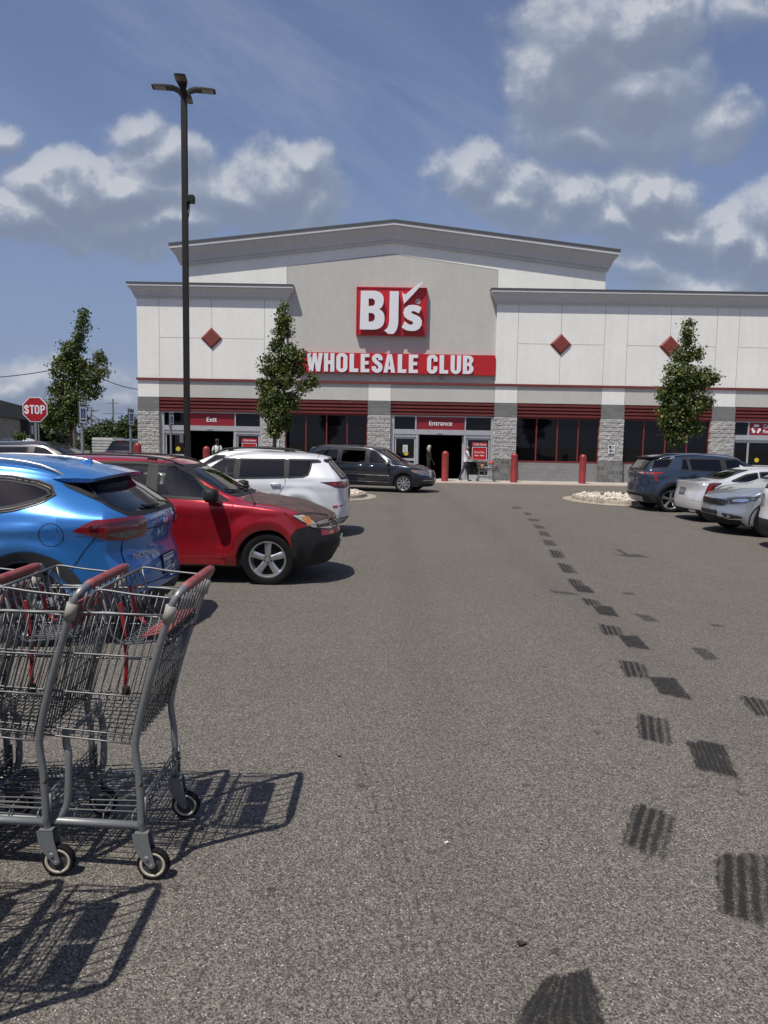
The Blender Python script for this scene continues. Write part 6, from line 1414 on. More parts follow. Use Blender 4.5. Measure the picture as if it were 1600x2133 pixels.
def make_cart(label, group):
    rt = empty('shopping_trolley'); tag(rt, label, 'trolley', group)
    # U-shaped frame: both rear posts and the handle bar
    def pw(z): return .215 + (.030 * max(0, (z - .5) / .55))
    side = [(post(z), pw(z), z) for z in (.17, .22, .30, .40, .46, .50, .55, .62, .75, .90, 1.0, 1.03)]
    top = [(.101, .243, 1.047), (.108, .236, 1.060), (.113, .222, 1.068), (.115, .20, 1.071)]
    L_ = [Vector((x, -y, z)) for x, y, z in side + top]; R_ = [Vector((x, y, z)) for x, y, z in side + top]
    MB().tube(L_ + R_[::-1], .0135, 12).build('tube_frame', MF, rt, smooth=True)
    hb = MB(); hx = [(.116, -.19 + .38 * i / 12, 1.072) for i in range(13)]; hb.tube(hx, [.0165] + [.0185] * 11 + [.0165], 14)
    hb.build('handle_grip', MRP, rt, smooth=True)
    for s in (-1, 1):
        c = Vector((post(.992), s * pw(.992), .992)); d = Vector((.27, s * .05, 1)).normalized()
        MB().tube([c - d * .03, c - d * .029, c + d * .029, c + d * .03], [.014, .0205, .0205, .016], 12).build('clamp_sleeve', MBE, rt, smooth=True)
    # lower frame
    lf = MB()
    for s in (-1, 1):
        lf.tube([(-.045, s * .212, .200), (-.40, s * .178, .195), (-.80, s * .128, .195), (-.90, s * .09, .195)], .0145, 10)
        lf.tube(catmull([(-.335, s * .150, .53), (-.335, s * .150, .47), (-.325, s * .158, .44), (-.325, s * .168, .30), (-.335, s * .172, .235), (-.365, s * .175, .20)], 4), .0135, 10)
        lf.tube(catmull([(-.80, s * .125, .56), (-.79, s * .125, .40), (-.78, s * .128, .20)], 4), .012, 8)
    lf.tube([(-.90, -.09, .195), (-.90, .09, .195)], .0145, 10); lf.tube([(-.335, -.15, .505), (-.335, .15, .505)], .010, 8)
    lf.build('lower_frame', MF, rt, smooth=True)
    rk = MB(); r = .0028
    for i in range(11):
        u = i / 10 * 2 - 1; rk.tube([(-.02, u * .20, .275), (-.06, u * .20, .245), (-.45, u * .165, .235), (-.85, u * .115, .232)], r, 5)
    for x in (-.08, -.19, -.30, -.42, -.54, -.66, -.80):
        w_ = .212 + (x + .04) * .11; rk.tube([(x, -w_, .198), (x, -w_ + .012, .232), (x, 0, .238), (x, w_ - .012, .232), (x, w_, .198)], .0034, 5)
    for z, x in ((.285, -.035), (.305, -.037), (.262, -.018), (.245, -.030)): rk.tube([(x, -.213, z), (x, .213, z)], .0032, 5)
    for k in range(14): y = -.19 + .38 * k / 13; rk.tube([(-.035, y, .305), (-.030, y + .01, .245)], .002, 4)
    for s in (-1, 1): rk.box(-.03, -.022, s * .213 - .005, s * .213 + .005, .20, .31)
    rk.build('lower_rack', MWi, rt, smooth=True)
    # basket
    bk = MB(); r = .0020
    XF = -.93
    def P(x, z, s):                            # side wall point
        t = (x - 0) / XF; wt = .238 - .075 * t; wbm = .213 - .07 * t; f = (z - .5) / .5; return Vector((x, s * (wbm + (wt - wbm) * f), z))
    zb = lambda x: .50 + .055 * (x / XF); ztp = lambda x: .985 + .0 * x
    for s in (-1, 1):
        for z, rr_ in ((.0, .0036), (.032, .0032), (.18, .0036), (.33, .0036), (.485, .0042)):
            xr = post(.5 + z); pts = []
            for k in range(7):
                x = xr + (XF - xr) * k / 6; pts.append(P(x, zb(x) + z * (1 - .12 * x / XF), s))
            bk.tube(pts, rr_, 6)
        n = 30
        for k in range(n):
            x0 = -.085 + (XF + .075) * k / (n - 1); x1 = min(post(.985) - .01, x0 + .13)
            if k > n - 6: x1 = x0 + .13 * (n - 1 - k) / 5
            bk.tube([P(x0, zb(x0), s), P(x1, .985 - .05 * max(0, x1 / XF), s)], r, 5)
    for k in range(26):                        # floor
        x = -.07 + (XF + .07) * k / 25; a, b = P(x, zb(x), -1), P(x, zb(x), 1); bk.tube([a, b], .0022, 4)
    for k in range(11):
        u = k / 10; a = P(-.06, zb(-.06), -1).lerp(P(-.06, zb(-.06), 1), u); b = P(XF, zb(XF), -1).lerp(P(XF, zb(XF), 1), u); bk.tube([a, b], .0022, 4)
    for k in range(9):                         # nose
        u = k / 8; a = P(XF, zb(XF), -1).lerp(P(XF, zb(XF), 1), u); b = P(XF - .005, .935, -1).lerp(P(XF - .005, .935, 1), u); bk.tube([a, b], .0024, 4)
    for z in (.65, .75, .85, .935): bk.tube([P(XF, z, -1), P(XF, z, 1)], .0034, 5)
    bk.build('wire_basket', MWi, rt, smooth=True)
    gt = MB()                                  # swinging rear gate under the handle
    for k in range(15):
        y = -.19 + .38 * k / 14; gt.tube([(post(.53) + .004, y * .96, .53), (post(.86) + .0, y, .86)], .0024, 4)
    for k in range(7):
        y = -.165 + .33 * k / 6; gt.tube([(post(.84) + .006, y, .84), (post(1.0) + .012, y, 1.0), (.113, y, 1.06)], .0038, 6)
    for z in (.54, .62, .70, .78, .86): gt.tube([(post(z) + .003, -pw(z) + .01, z), (post(z) + .003, pw(z) - .01, z)], .0032, 5)
    gt.tube([(post(.88) + .02, -.20, .88), (post(.88) + .02, .20, .88)], .005, 6)
    gt.build('rear_gate', MWi, rt, smooth=True)
    cs = MB()                                  # child seat: loop, seat grid, back rest
    for s in (-1, 1):
        y = s * .226; cs.tube(catmull([(.085, y, 1.042), (-.06, y, 1.055), (-.165, y, 1.068), (-.195, y * .99, 1.05), (-.215, y * .98, .99), (-.13, y * .98, .986), (.05, y, .972)], 5), .0044, 6)
        cs.tube([(-.17, s * .215, 1.065), (-.14, s * .205, .90), (-.10, s * .20, .868), (.06, s * .20, .885)], .004, 6)
    cs.tube([(-.178, -.222, 1.066), (-.178, .222, 1.066)], .0055, 8)
    for k in range(9):
        y = -.19 + .38 * k / 8; cs.tube([(-.178, y, 1.064), (-.135, y * .95, .868)], .003, 5)
        if k % 2 == 0: cs.tube([(-.215, y * .9, 1.0), (-.13, y * .95 + .03, .89)], .0028, 5); cs.tube([(-.215, y * .9 + .04, 1.0), (-.15, y * .95 - .02, .90)], .0028, 5)
    for k in range(12): x = -.125 + .175 * k / 11; cs.tube([(x, -.20, .870 + .012 * k / 11), (x, .20, .870 + .012 * k / 11)], .0024, 4)
    for k in range(14): y = -.195 + .39 * k / 13; cs.tube([(-.13, y, .867), (.055, y, .882)], .0024, 4)
    cs.tube([(-.215, -.21, .99), (-.215, .21, .99)], .0036, 5)
    cs.build('child_seat', MWi, rt, smooth=True)
    for s in (-1, 1):
        f = MB().box(-.045, .06, min(s * .012, s * .185), max(s * .012, s * .185), -.003, .004, .002)
        for k in range(4): f.box(-.03 + k * .02, -.022 + k * .02, min(s * .03, s * .165), max(s * .03, s * .165), .004, .006)
        o = f.build('seat_flap', MRP, rt); o.location = (.0, 0, .900); o.rotation_euler = (0, R(-12), 0)
    sb = MB()
    sb.tube(catmull([(-.172, .06, 1.02), (-.15, .05, .97), (-.135, .04, .92), (-.10, .03, .885)], 3), .007, 6)
    sb.tube(catmull([(-.135, -.13, 1.0), (-.125, -.13, .93), (-.115, -.135, .80), (-.12, -.135, .70), (-.118, -.135, .68)], 4), .0075, 6); 
    sb.v = [(x, y, z) for x, y, z in sb.v]; sb.build('safety_strap', MRS_, rt)
    MB().box(-.13, -.106, -.146, -.124, .655, .69, .004).build('strap_buckle', M['black'], rt)
    # casters
    for x, yw, front in ((0, .215, False), (0, -.215, False), (-.80, .105, True), (-.80, -.105, True)):
        w_ = MB(); rw = .0585; h = .014
        w_.lathe([(rw * .80, -h), (rw * .94, -h), (rw, -h * .6), (rw, h * .6), (rw * .94, h), (rw * .80, h)], (0, 0, 0), 'y', 32)
        wo = w_.build('caster_wheel', M['rubber'], rt, ang=40); wo.location = (x, yw, rw)
        for sg in (-1, 1):
            MB().lathe([(rw * .62, sg * h * .86), (rw * .66, sg * h * 1.05), (rw * .78, sg * h * 1.05), (rw * .81, sg * h * .9)], (0, 0, 0), 'y', 32).build('caster_hub', MHB, wo, smooth=True)
            MB().lathe([(0.0001, sg * h * .9), (rw * .22, sg * h * .9), (rw * .30, sg * h * .35), (rw * .62, sg * h * .55)], (0, 0, 0), 'y', 24).build('caster_web', MHG, wo, smooth=True)
        fk = MB(); ty = .178 - rw
        for sg in (-1, 1):
            y0 = sg * .019; fk.prism([(-.070, ty), (-.012, ty), (-.008, ty - .035), (.012, .004), (.006, -.010), (-.010, -.008), (-.048, .040), (-.064, .072)], min(y0, y0 + sg * .0028), max(y0, y0 + sg * .0028))
            fk.lathe([(0.0001, sg * .027), (.006, sg * .027), (.007, sg * .021)], (-.001, 0, .0), 'y', 10); fk.lathe([(0.0001, sg * .026), (.008, sg * .0255), (.010, sg * .0215)], (-.018, 0, .028), 'y', 10)
        fk.box(-.062, -.014, -.0218, .0218, ty - .001, ty + .004)
        fo = fk.build('caster_fork', MF, wo)
    return rt
c0 = make_cart('rearmost trolley of the nested line, nearest the aisle, its red handle fully in view', 'nested shopping trolleys')
GY = gz(2.7); OX, OY = -.817, 2.70
c0.location = (OX, OY, GY)
labs = ['second trolley of the nested line, its red handle overlapping the blue car', 'third trolley of the nested line, its handle cut by the left edge of the view', 'fourth trolley of the nested line, buried inside the others at the left edge']
for k in range(1, 6):
    t = copy_tree(c0); t.location = (OX - .352 * k, OY + (.012, -.008, .015, -.01, .0)[k - 1], GY); t.rotation_euler = (0, 0, (.012, -.01, .02, -.015, .01)[k - 1])
    for q in t.children:
        if q.name.startswith('seat_flap'): q.location = (.062, 0, .955); q.rotation_euler = (0, R(-74), 0)
    t['label'] = labs[k - 1] if k <= 3 else 'trolley further along the nested line, left of the view'
for k in range(6):                             # the neighbouring line, whose shadow falls into the picture
    t = copy_tree(c0); t.location = (OX - .40 - .352 * k, 1.80 + (.0, .01, -.012, .008, 0, .01)[k], gz(1.8)); t.rotation_euler = (0, 0, (.0, .01, -.014, .008, .0, .01)[k])
    t['label'] = 'trolley of the neighbouring nested line, nearer the camera and left of the view'; t['group'] = 'trolleys of the nearer line'
# ------------------------------------------------------------------ trees
def leafmat(name, a, b, c):
    m = bpy.data.materials.new(name); m.use_nodes = True; t = NT(m.node_tree); p = t.n['Principled BSDF']
    at_ = t.nd('ShaderNodeAttribute', attribute_name='tint'); s = t.sep(at_.outputs['Color'])
    col = t.mix(s[0], tuple(a), tuple(b)); col = t.mix(t.ss(s[1], .86, .99), col, tuple(c)); t.put(p.inputs['Base Color'], col); p.inputs['Roughness'].default_value = .5
    tr = t.nd('ShaderNodeBsdfTranslucent'); t.put(tr.inputs[0], t.v('MULTIPLY', col, (1.2, 1.5, .5))); mx = t.nd('ShaderNodeMixShader'); mx.inputs[0].default_value = .28
    t.l.new(p.outputs[0], mx.inputs[1]); t.l.new(tr.outputs[0], mx.inputs[2]); t.l.new(mx.outputs[0], t.n['Material Output'].inputs[0]); return m
LEAF = leafmat('maple_leaf', (.036, .056, .012), (.120, .145, .030), (.28, .26, .055)); LEAF2 = leafmat('far_leaf', (.028, .050, .016), (.060, .085, .024), (.11, .12, .04))
BARK = mat('tree_bark', (.085, .070, .058), .9, var=.4, vs=9, bump=.6, bs=40)
def leaves(lobes, n, size, seed, name, m, parent, shell=.55):
    """lobes: centre and radii; leaf clusters gathered on twigs through each lobe"""
    rd = random.Random(seed); vol = [l[3] * l[4] * l[5] for l in lobes]; vol = [v ** .52 for v in vol]; tot = sum(vol); V = []; F = []; T = []
    for l, v in zip(lobes, vol):
        cx, cy, cz, rx, ry, rz = l; k = int(n * v / tot); cl = max(5, k // 16)
        for j in range(cl):
            while True:
                d = Vector((rd.uniform(-1, 1), rd.uniform(-1, 1), rd.uniform(-1, 1)))
                if .05 < d.length < 1: break
            d = d.normalized() * (d.length ** shell); c = Vector((cx + d.x * rx, cy + d.y * ry, cz + d.z * rz)); out = Vector((d.x, d.y, d.z * .6 + .25)).normalized(); tone = rd.random() ** 1.3; old = rd.random()
            cr = size * rd.uniform(1.0, 2.3)
            for q in range(16):
                p = c + Vector((rd.gauss(0, 1), rd.gauss(0, 1), rd.gauss(0, .8))) * cr * .45 + out * rd.uniform(-.3, 1.0) * cr * .6
                nrm = (out * .5 + Vector((rd.gauss(0, .6), rd.gauss(0, .6), rd.gauss(.35, .5)))).normalized(); t = nrm.cross(Vector((rd.uniform(-1, 1), rd.uniform(-1, 1), rd.uniform(-1, 1)))).normalized(); b = nrm.cross(t)
                s = size * rd.uniform(.5, 1.05); i0 = len(V)
                # a five-pointed leaf folded along its rib
                V += [p - t * s * .5, p - t * s * .05 + b * s * .5 + nrm * s * .10, p + t * s * .12 + b * s * .22, p + t * s * .58, p + t * s * .12 - b * s * .22, p - t * s * .05 - b * s * .5 + nrm * s * .10]
                F += [(i0, i0 + 3, i0 + 2, i0 + 1), (i0, i0 + 5, i0 + 4, i0 + 3)]; tt = (min(1, max(0, tone * .7 + rd.random() * .3)), old * .75 + rd.random() * .25, 0, 1); T += [tt] * 6
    me = bpy.data.meshes.new(name); me.from_pydata([tuple(v) for v in V], [], F); ca = me.color_attributes.new('tint', 'FLOAT_COLOR', 'POINT')
    ca.data.foreach_set('color', [x for t in T for x in t]); return link(name, me, m, parent)
def tree(name, label, Y, base_px, lobes_px, n, size, seed, trunk_r=.06, group=None, m=None, cat='tree', z0=.1, dep=.9):
    rt = empty(name); tag(rt, label, cat, group); L = []
    for i, (px, py, r, *rest) in enumerate(lobes_px):
        p = at(px, py, Y); k = Y / FPX * r * (.80 if group and 'maple' in group else 1); rz = rest[0] * Y / FPX if rest else k * 1.15; L.append((p.x, Y + (random.Random(seed * 7 + i).uniform(-.35, .35)) * k, p.z, k, max(k * dep, .15), rz))
    bx = at(base_px, 900, Y).x; topi = min(range(len(L)), key=lambda i: -L[i][2]); tl = L[topi]; rd = random.Random(seed)
    tb = MB(); zt = tl[2] - tl[5] * .3; path = [Vector((bx, Y, z0 - .15))] + [Vector((bx + (tl[0] - bx) * (u ** 1.6) + rd.uniform(-.03, .03), Y + (tl[1] - Y) * u + rd.uniform(-.03, .03), z0 + (zt - z0) * u)) for u in (.12, .25, .4, .55, .7, .85, 1)]
    tb.tube(path, [trunk_r * 1.25, trunk_r, trunk_r * .9, trunk_r * .78, trunk_r * .6, trunk_r * .42, trunk_r * .28, trunk_r * .12], 10)
    for i, l in enumerate(L):
        if i == topi: continue
        c = Vector(l[:3]); s = min(path[2:-1], key=lambda q: abs(q.z - (c.z - .55 * max(.4, abs(c.x - q.x)))) ); mid = s.lerp(c, .5) + Vector((0, 0, -.08)); tb.tube(catmull([s, mid, c, c + Vector((l[3] * .3 * (1 if c.x > bx else -1), 0, l[5] * .6))], 4), [trunk_r * .42 * (1 - k / 14) for k in range(13)], 6)
        for q in range(3): d = Vector((rd.uniform(-1, 1), rd.uniform(-1, 1), rd.uniform(0, 1))); tb.tube([c, c + Vector((d.x * l[3], d.y * l[4], d.z * l[5])) * .8], [trunk_r * .15, .004], 4)
    tb.build('trunk', BARK, rt, smooth=True); leaves(L, n, size, seed, 'crown', m or LEAF, rt); return rt
tree('maple_tree', 'young maple with a crooked top spire, at the left behind the stop sign', 25.5, 140, [(173, 662, 9, 16), (169, 690, 9, 18), (166, 715, 11, 16), (147, 733, 20), (136, 770, 30), (160, 765, 22), (184, 782, 24), (206, 752, 11, 15), (216, 776, 9), (126, 820, 27), (160, 822, 30), (190, 812, 20), (112, 858, 22), (140, 868, 26), (166, 868, 20), (104, 880, 14)], 13000, .105, 11, .07, 'young maples in the car park')
tree('maple_tree', 'young maple with a bare leaning tip in front of the banner, middle tree', 23.8, 568, [(590, 650, 9, 16), (592, 672, 13), (589, 694, 17), (576, 718, 12), (598, 738, 22), (624, 742, 12), (567, 762, 24), (610, 766, 22), (590, 784, 28), (550, 804, 14), (650, 795, 9, 10), (636, 808, 13, 11), (572, 822, 30), (606, 836, 18), (562, 846, 22), (578, 862, 27), (594, 880, 14), (574, 890, 16, 15), (572, 902, 8, 8)], 13500, .10, 23, .075, 'young maples in the car park')
tree('maple_tree', 'young maple in front of the right diamond, its trunk behind the dark blue SUV', 23.6, 1406, [(1432, 682, 7, 14), (1430, 706, 9, 14), (1425, 742, 19), (1452, 737, 10), (1410, 786, 28), (1440, 790, 28), (1466, 788, 20), (1484, 790, 9), (1386, 822, 15), (1408, 832, 30), (1440, 842, 30), (1468, 842, 16), (1390, 868, 20), (1410, 884, 28), (1442, 890, 16), (1407, 912, 18, 14)], 14500, .10, 31, .075, 'young maples in the car park')
# ------------------------------------------------------------------ the neighbouring building and the distance
nb = empty('neighbour_building'); tag(nb, 'low grey flat-roofed building with a dark fascia at the left edge', 'building')
a, b = Vector((-24.6, 46.0)), Vector((-36.0, 80.0)); d = (b - a).normalized(); n_ = Vector((-d.y, d.x)); 
def wallbox(mb, s0, s1, o0, o1, z0, z1):
    q = [a + d * s0 + n_ * o0, a + d * s1 + n_ * o0, a + d * s1 + n_ * o1, a + d * s0 + n_ * o1]; mb.prism([(p.x, p.y) for p in q], z0, z1, 'z'); return mb
LN = (b - a).length
wallbox(MB(), -30, LN, .3, 25, 0, 3.0).build('block_wall', blockwork('neighbour_block', (.21, .205, .20), .41, .2), nb)
wallbox(MB(), -30.3, LN + .3, 0, 25.3, 3.0, 4.05).build('dark_fascia', mat('neighbour_fascia', (.055, .056, .06), .8, var=.15), nb); wallbox(MB(), 11, LN - .1, -.3, .31, 0, 3.0).build('dark_recess_wall', mat('recess_wall', (.035, .036, .042), .8), nb)
for s in (12, 22): wallbox(MB(), s, s + 1.2, -.34, -.301, 1.9, 2.6).build('pale_window', mat('window_white', (.5, .5, .5), .4), nb)  # two windows as plain panels of one even white
far = [(100, 893, 22, 62), (86, 900, 14, 62), (208, 900, 20, 85), (228, 896, 16, 85), (246, 902, 18, 85), (268, 884, 17, 70), (283, 892, 14, 70), (190, 905, 14, 80), (130, 900, 20, 75), (60, 905, 12, 90)]
for i, (px, py, r, Y) in enumerate(far):
    lab = ['bushy tree far off behind the stop sign post', 'small bushy tree far off at the end of the low grey building', 'low tree in the far tree line below the pylon, left part', 'rounded tree in the far tree line right below the pylon', 'low tree in the far tree line right of the pylon', 'tall pale green tree far off, left of the store corner', 'dark tree far off touching the store corner', 'low tree far off right of the left maple', 'tree far off behind the trunk of the left maple', 'distant bush beyond the low grey building'][i]
    pz = at(px, py, Y); tree('far_tree', lab, Y, px, [(px, py, r * .8), (px - r * .5, py + r * .35, r * .6), (px + r * .5, py + r * .3, r * .6), (px, py + r * .8, r * .8)], 2600, .22 + Y * .0012, 50 + i, .12, 'trees beyond the car park', LEAF2, z0=0)
sh = MB(); lv = [(at(px, 917, 95).x, 95, .4, 3.2, 1.5, .75) for px in range(-40, 292, 14)]
o = leaves(lv, 9000, .34, 77, 'hedge_row', LEAF2, None); tag(o, 'far hedge row along the edge of the car park', 'hedge', kind='stuff')
bs = tree('yellow_shrub', 'small yellow-green shrub in front of the low grey building', 44, 40, [(38, 908, 9, 7), (45, 912, 8, 6)], 700, .12, 91, .02, None, LEAF, 'shrub', 0)
steelp = mat('pylon_grey', (.16, .16, .17), .7); wood = mat('pole_wood', (.10, .08, .065), .9)
def upole(px, ty, Y, arms, lab, m=wood, r=.14):
    rt = empty('utility_pole'); tag(rt, lab, 'utility pole', 'utility poles beyond the car park'); p = at(px, ty, Y); MB().tube([(p.x, Y, 0), (p.x, Y, p.z)], [r, r * .6], 8).build('pole', m, rt)
    for dz, w_ in arms: MB().box(p.x - w_, p.x + w_, Y - .08, Y + .08, p.z - dz - .08, p.z - dz + .08).build('crossarm', m, rt)
    return p
pa = upole(152, 752, 48, [(.3, .9)], 'wooden utility pole hidden behind the left maple'); pb = upole(235, 831, 170, [(1.0, 1.4), (3.4, 2.6), (7.0, 1.4)], 'tall steel power pole on the skyline left of the shop', steelp, .28); pc = upole(190, 848, 120, [(.6, 1.2), (2.0, 1.2)], 'thin power pole on the skyline right of the left maple', steelp, .2)
wm = mat('power_cable', (.05, .05, .055), .8)
def wire(name, p, q, sag, r, lab):
    pts = [p.lerp(q, t / 20) + Vector((0, 0, -sag * 4 * (t / 20) * (1 - t / 20))) for t in range(21)]; tag(MB().tube(pts, r, 5).build(name, wm), lab, 'cable', 'overhead cables')
wire('overhead_cable', pa + Vector((0, 0, -.3)), at(-260, 776, 46), .6, .03, 'overhead cable running left from the left maple across the sky')
wire('overhead_cable', pa + Vector((.4, 0, -.3)), at(330, 812, 52), .5, .03, 'overhead cable from the left maple down to the shop corner')
for k, (dy, lab) in enumerate(((-4, 'upper thin cable strung between the far power poles'), (6, 'middle thin cable strung between the far power poles'), (14, 'lowest thin cable strung between the far power poles'))): wire('overhead_cable', at(190, 868 + dy, 120), at(300, 893 + dy, 150), 1.0, .055, lab)
wire('overhead_cable', at(-60, 832, 60), at(60, 843, 80), .3, .03, 'faint cable just above the roof of the low grey building')
# ------------------------------------------------------------------ people
def skinbody(name, verts, edges, radii, mats, pick, parent, sub=2):
    me = bpy.data.meshes.new(name); me.from_pydata(verts, edges, []); o = bpy.data.objects.new('tmp', me); COL.objects.link(o); sm = o.modifiers.new('s', 'SKIN'); sm.use_smooth_shade = True; ss_ = o.modifiers.new('u', 'SUBSURF'); ss_.levels = ss_.render_levels = sub
    for v, r in zip(me.skin_vertices[0].data, radii): v.radius = r if isinstance(r, tuple) else (r, r)
    me.skin_vertices[0].data[0].use_root = True; dg = bpy.context.evaluated_depsgraph_get(); dg.update(); nm = bpy.data.meshes.new_from_object(o.evaluated_get(dg)); bpy.data.objects.remove(o)
    q = link(name, nm, mats, parent, True)
    for p in nm.polygons: p.material_index = pick(p.center)
    return q
SKIN = mat('skin', (.36, .20, .14), .55, var=.12, vs=20); SKD = mat('dark_skin', (.085, .05, .035), .55)
def person(label, loc, face, shirt, trousers, shoes, arms, stride, skin=SKIN, hair=None, hairmat=None, cap=None, h=1.68, sleeve=.5, lean=0.0):
    """face: heading angle; local +x is forward. arms: ((shoulder->elbow->hand) left, right); stride: foot x offsets"""
    k = h / 1.72; V = []; E = []; Rr = []
    def v(p, r, par=None):
        V.append(tuple(Vector(p) * k)); Rr.append(tuple(x * k for x in r) if isinstance(r, tuple) else r * k)
        if par is not None: E.append((par, len(V) - 1))
        return len(V) - 1
    l = lean
    pel = v((0, 0, .93), (.125, .155)); w_ = v((.01 + l * .3, 0, 1.08), (.115, .14), pel); ch = v((.02 + l * .7, 0, 1.28), (.115, .165), w_); sh = v((.01 + l, 0, 1.41), (.07, .10), ch); nk = v((.02 + l * 1.1, 0, 1.48), .052, sh)
    hd0 = v((.03 + l * 1.2, 0, 1.55), (.068, .062), nk); hd1 = v((.035 + l * 1.25, 0, 1.63), (.095, .075), hd0); hd2 = v((.02 + l * 1.25, 0, 1.70), (.06, .055), hd1)
    for s, ft in ((1, stride[0]), (-1, stride[1])):
        hp = v((.0, s * .085, .86), .088, pel); kn = v((ft[0] * .55 + .03, s * .09, .49 + ft[1] * .4), .062, hp); an = v((ft[0] - .02, s * .09, .09 + ft[1]), .042, kn); hl = v((ft[0] - .05, s * .09, .05 + ft[1]), .038, an); to = v((ft[0] + .16, s * .095, .035 + ft[1] * .3), (.03, .042), hl)
    for s, arm in ((1, arms[0]), (-1, arms[1])):
        a0 = v((.01 + l, s * .17, 1.385), .058, sh); a1 = v(arm[0], .043, a0); a2 = v(arm[1], .031, a1); d = (Vector(arm[1]) - Vector(arm[0])).normalized(); pm = v(Vector(arm[1]) + d * .05, (.02, .034), a2)
        sd = Vector((0, s, 0)); up = d.cross(sd).normalized()
        for q, (off, ln) in enumerate(((-.028, .060), (-.009, .070), (.010, .067), (.027, .052))):
            f1 = v(Vector(V[pm]) / k + d * .035 + sd.cross(d).normalized() * 0 + up * off, .0095, pm); f2 = v(Vector(V[f1]) / k + d * ln * .45 - sd * .01, .0085, f1); f3 = v(Vector(V[f2]) / k + d * ln * .35 - sd * .025, .0075, f2)
        t1 = v(Vector(V[a2]) / k + d * .03 + up * -.035, .011, a2); t2 = v(Vector(V[t1]) / k + d * .035 + up * -.015, .009, t1)
    rt = empty('person', loc, face); tag(rt, label, 'person')
    arm_z = {1: arms[0], -1: arms[1]}
    def pick(c):
        x, y, z = c / k
        if z < .085: return 3
        hx = abs(y) > .13 or (x - l > .16 and z > .9)
        for s in (1, -1):
            A = arm_z[s]; e, h_ = Vector(A[0]), Vector(A[1]); s0 = Vector((.01 + l, s * .17, 1.385)); pt = Vector((x, y, z))
            def dist(p, q): t = max(0, min(1, (pt - p).dot(q - p) / (q - p).length_squared)); return (pt - p.lerp(q, t)).length, t
            du, tu = dist(s0, e); dl, tl = dist(e, h_ + (h_ - e).normalized() * .2)
            if dl < .075 and dl < du and not (abs(y) < .12 and x < .14 + l): return 0 if sleeve < 2 or tl > .78 else 1
            if du < .07 and tu > sleeve and not (abs(y) < .13): return 0
        if z > 1.45: return 0
        if z > .95: return 1
        return 2
    skinbody('body', V, E, Rr, [skin, shirt, trousers, shoes], pick, rt)
    H = Vector((.035 + l * 1.25, 0, 1.62)) * k
    fc = MB()
    for s in (-1, 1): fc.lathe([(0.0001, .009), (.007, .006), (.009, 0)], tuple(H + Vector((.083, s * .03, .015)) * k), 'x', 8)
    fc.build('eye', mat('eye_dark', (.02, .015, .012), .3), rt)
    MB().prism([(.085, .012), (.112, -.022), (.088, -.030)], -.012, .012).build('nose', skin, rt).location = H
    for s in (-1, 1): MB().lathe([(0.0001, .012), (.012, .010), (.018, 0), (.012, -.008)], (0, 0, 0), 'y', 10).build('ear', skin, rt).location = H + Vector((.0, s * .078, -.005)) * k
    MB().box(.083, .092, -.020, .020, -.052, -.046).build('mouth', mat('lip', (.22, .08, .07), .6), rt).location = H
    if hair:
        g = bmesh.new(); bmesh.ops.create_icosphere(g, subdivisions=3, radius=1)
        for q in list(g.verts):
            c = q.co.copy(); n = noise.noise(c * 4) * .05; q.co = Vector((c.x * (.108 + n * .1), c.y * (.092 + n * .1), c.z * (.105 + n * .1))) + Vector((-.012, 0, .035))
            if hair == 'long' and c.z < -.1: q.co.z -= .16 * abs(c.z) ** .8; q.co.x -= .03; q.co.y *= 1.05
        bmesh.ops.delete(g, geom=[f for f in g.faces if f.calc_center_median().x > .045 and f.calc_center_median().z < .085 or (hair == 'short' and f.calc_center_median().z < -.01)], context='FACES')
        me = bpy.data.meshes.new('hair'); g.to_mesh(me); g.free(); o = link('hair', me, hairmat, rt, True); o.location = H; o.scale = (k,) * 3
    if cap:
        MB().lathe([(.10, .0), (.105, .03), (.095, .07), (.06, .095), (0.0001, .103)], (-.01, 0, .035), 'z', 20).prism([(.05, -.07), (.17, -.06), (.185, 0), (.17, .06), (.05, .07)], .035, .045, 'z').build('cap', cap, rt, smooth=True).location = H
    return rt
white_t = mat('white_cotton', (.55, .55, .56), .85, var=.12, vs=12, bump=.3, bs=20); jean = mat('dark_denim', (.035, .045, .07), .85, var=.3, vs=14, bump=.3, bs=40); shoe = mat('dark_shoe', (.025, .024, .024), .7); blackc = mat('black_cloth', (.012, .012, .014), .9, var=.3, vs=10)
MX, MY = at(968, 1000, 33.75).x, 33.75
person('bald man in a white T-shirt and dark jeans pushing a loaded trolley', (MX, MY, .022), 0, white_t, jean, shoe, (((.19, .20, 1.13), (.43, .17, 1.05)), ((.19, -.20, 1.13), (.43, -.17, 1.05))), ((.20, 0), (-.26, .06)), hair=None, h=1.66, lean=.06, sleeve=.62)
person('woman in black with long pale grey hair standing inside the open entrance doorway', (at(893, 960, 35.2).x, 35.2, .02), .1, blackc, blackc, shoe, (((.02, .22, 1.12), (.10, .23, .86)), ((.06, -.22, 1.12), (.20, -.24, .88))), ((.13, 0), (-.18, .04)), hair='long', hairmat=mat('pale_grey_hair', (.42, .39, .35), .8, var=.3, vs=30), h=1.62, sleeve=3)
person('man in a white shirt and black cap standing in the exit doorway', (at(453, 950, 34.4).x, 34.4, .022), R(-90), white_t, jean, shoe, (((.10, .21, 1.14), (.34, .14, 1.02)), ((.10, -.21, 1.14), (.34, -.14, 1.02))), ((.08, 0), (-.06, 0)), skin=SKD, cap=mat('black_cap', (.015, .015, .015), .7), h=1.74, sleeve=.75)
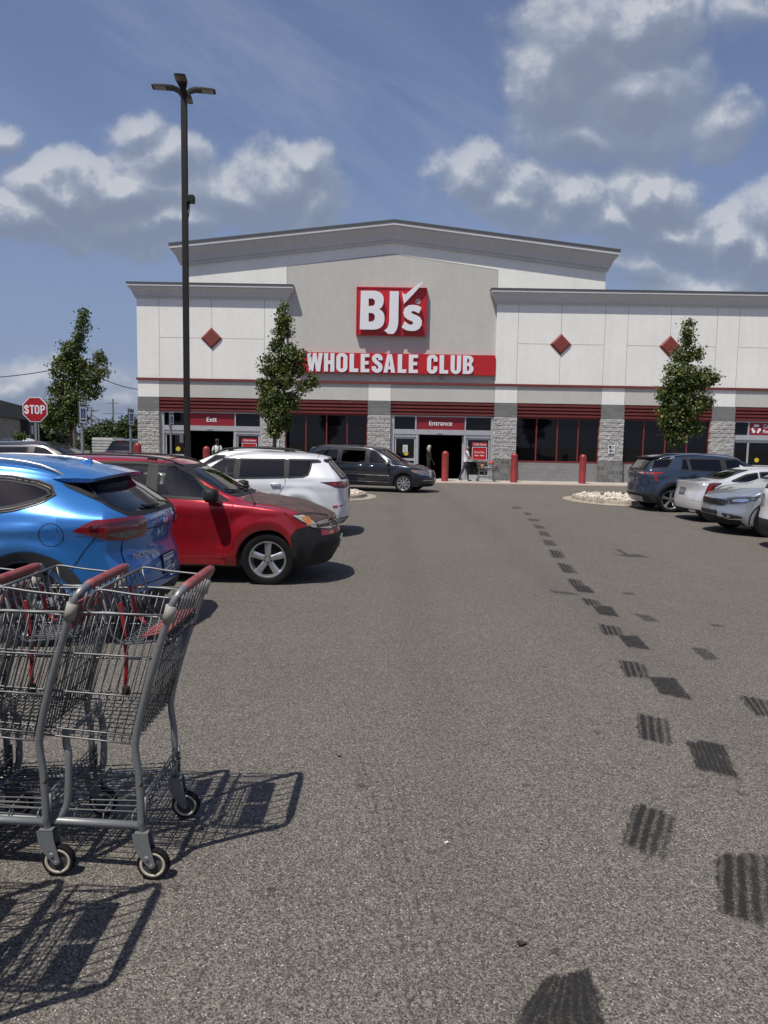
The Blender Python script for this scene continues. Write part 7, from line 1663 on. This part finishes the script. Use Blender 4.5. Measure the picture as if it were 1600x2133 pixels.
# his trolley, a copy of the nested kind turned round
t = copy_tree(c0); t.rotation_euler = (0, 0, math.pi); t.location = (MX + .60, MY, .022); t.scale = (.98, .98, .96); t['label'] = 'lone trolley loaded with red and orange bags, pushed by the man at the entrance'; del t['group']
rd = random.Random(5)
def bag(x, y, z, s, m, lab, name='produce_bag'):
    g = bmesh.new(); bmesh.ops.create_icosphere(g, subdivisions=3, radius=1)
    for v_ in g.verts: v_.co = Vector((v_.co.x * s[0], v_.co.y * s[1], v_.co.z * s[2])) * (1 + .35 * noise.noise(v_.co * 2.2 + Vector((x * 9, 0, z * 5))))
    me = bpy.data.meshes.new(name); g.to_mesh(me); g.free(); o = link(name, me, m, None, True); o.location = (x, y, z); tag(o, lab, 'bag')
bx = MX + .60
bag(bx + .62, MY, .90, (.13, .12, .085), mat('red_net', (.62, .06, .04), .6, var=.4, vs=20), 'bright red bag on top of the loaded trolley'); bag(bx + .20, MY - .05, .72, (.09, .1, .11), mat('orange_net', (.60, .17, .05), .6, var=.5, vs=18, vcol=(.6, .5, .45)), 'orange and white bag at the handle end of the loaded trolley')
bag(bx + .46, MY, .665, (.28, .13, .06), mat('dark_wrap', (.08, .09, .12), .5, var=.5, vs=12, vcol=(.45, .45, .47)), 'dark packed goods lying along the bottom of the loaded trolley'); bag(bx + .84, MY, .72, (.05, .09, .10), mat('blue_red_pack', (.10, .12, .25), .5, var=.5, vs=14, vcol=(.5, .1, .1)), 'small blue and red pack at the nose of the loaded trolley')

# dry scraps lying on the asphalt
for k, (px, py, lab) in enumerate(((1085, 1969, 'dark curled dry leaf on the asphalt near the bottom centre'), (708, 1577, 'small dark scrap on the asphalt right of the trolley shadow'), (930, 1758, 'tiny pale scrap of paper on the asphalt in the middle foreground'))):
    p = gnd(px, py); rdx = random.Random(k); g = MB(); s_ = (.017, .012, .009)[k]; n = 9
    rim = [Vector((s_ * (1 + rdx.uniform(-.35, .35)) * math.cos(6.283 * i / n), s_ * .55 * (1 + rdx.uniform(-.35, .35)) * math.sin(6.283 * i / n), .004 + rdx.uniform(0, .010))) for i in range(n)]
    g.add([Vector((0, 0, .003))] + rim + [q * .97 - Vector((0, 0, .0025)) for q in rim], [(0, i + 1, (i + 1) % n + 1) for i in range(n)] + [(i + 1, n + i + 1, n + (i + 1) % n + 1, (i + 1) % n + 1) for i in range(n)])
    o = g.build('dry_leaf' if k < 2 else 'paper_scrap', mat('dead_leaf', (.020, .016, .013), .8) if k < 2 else mat('scrap_white', (.55, .55, .52), .8)); o.location = (p.x, p.y, gz(p.y) + .001); tag(o, lab, 'leaf' if k < 2 else 'litter')
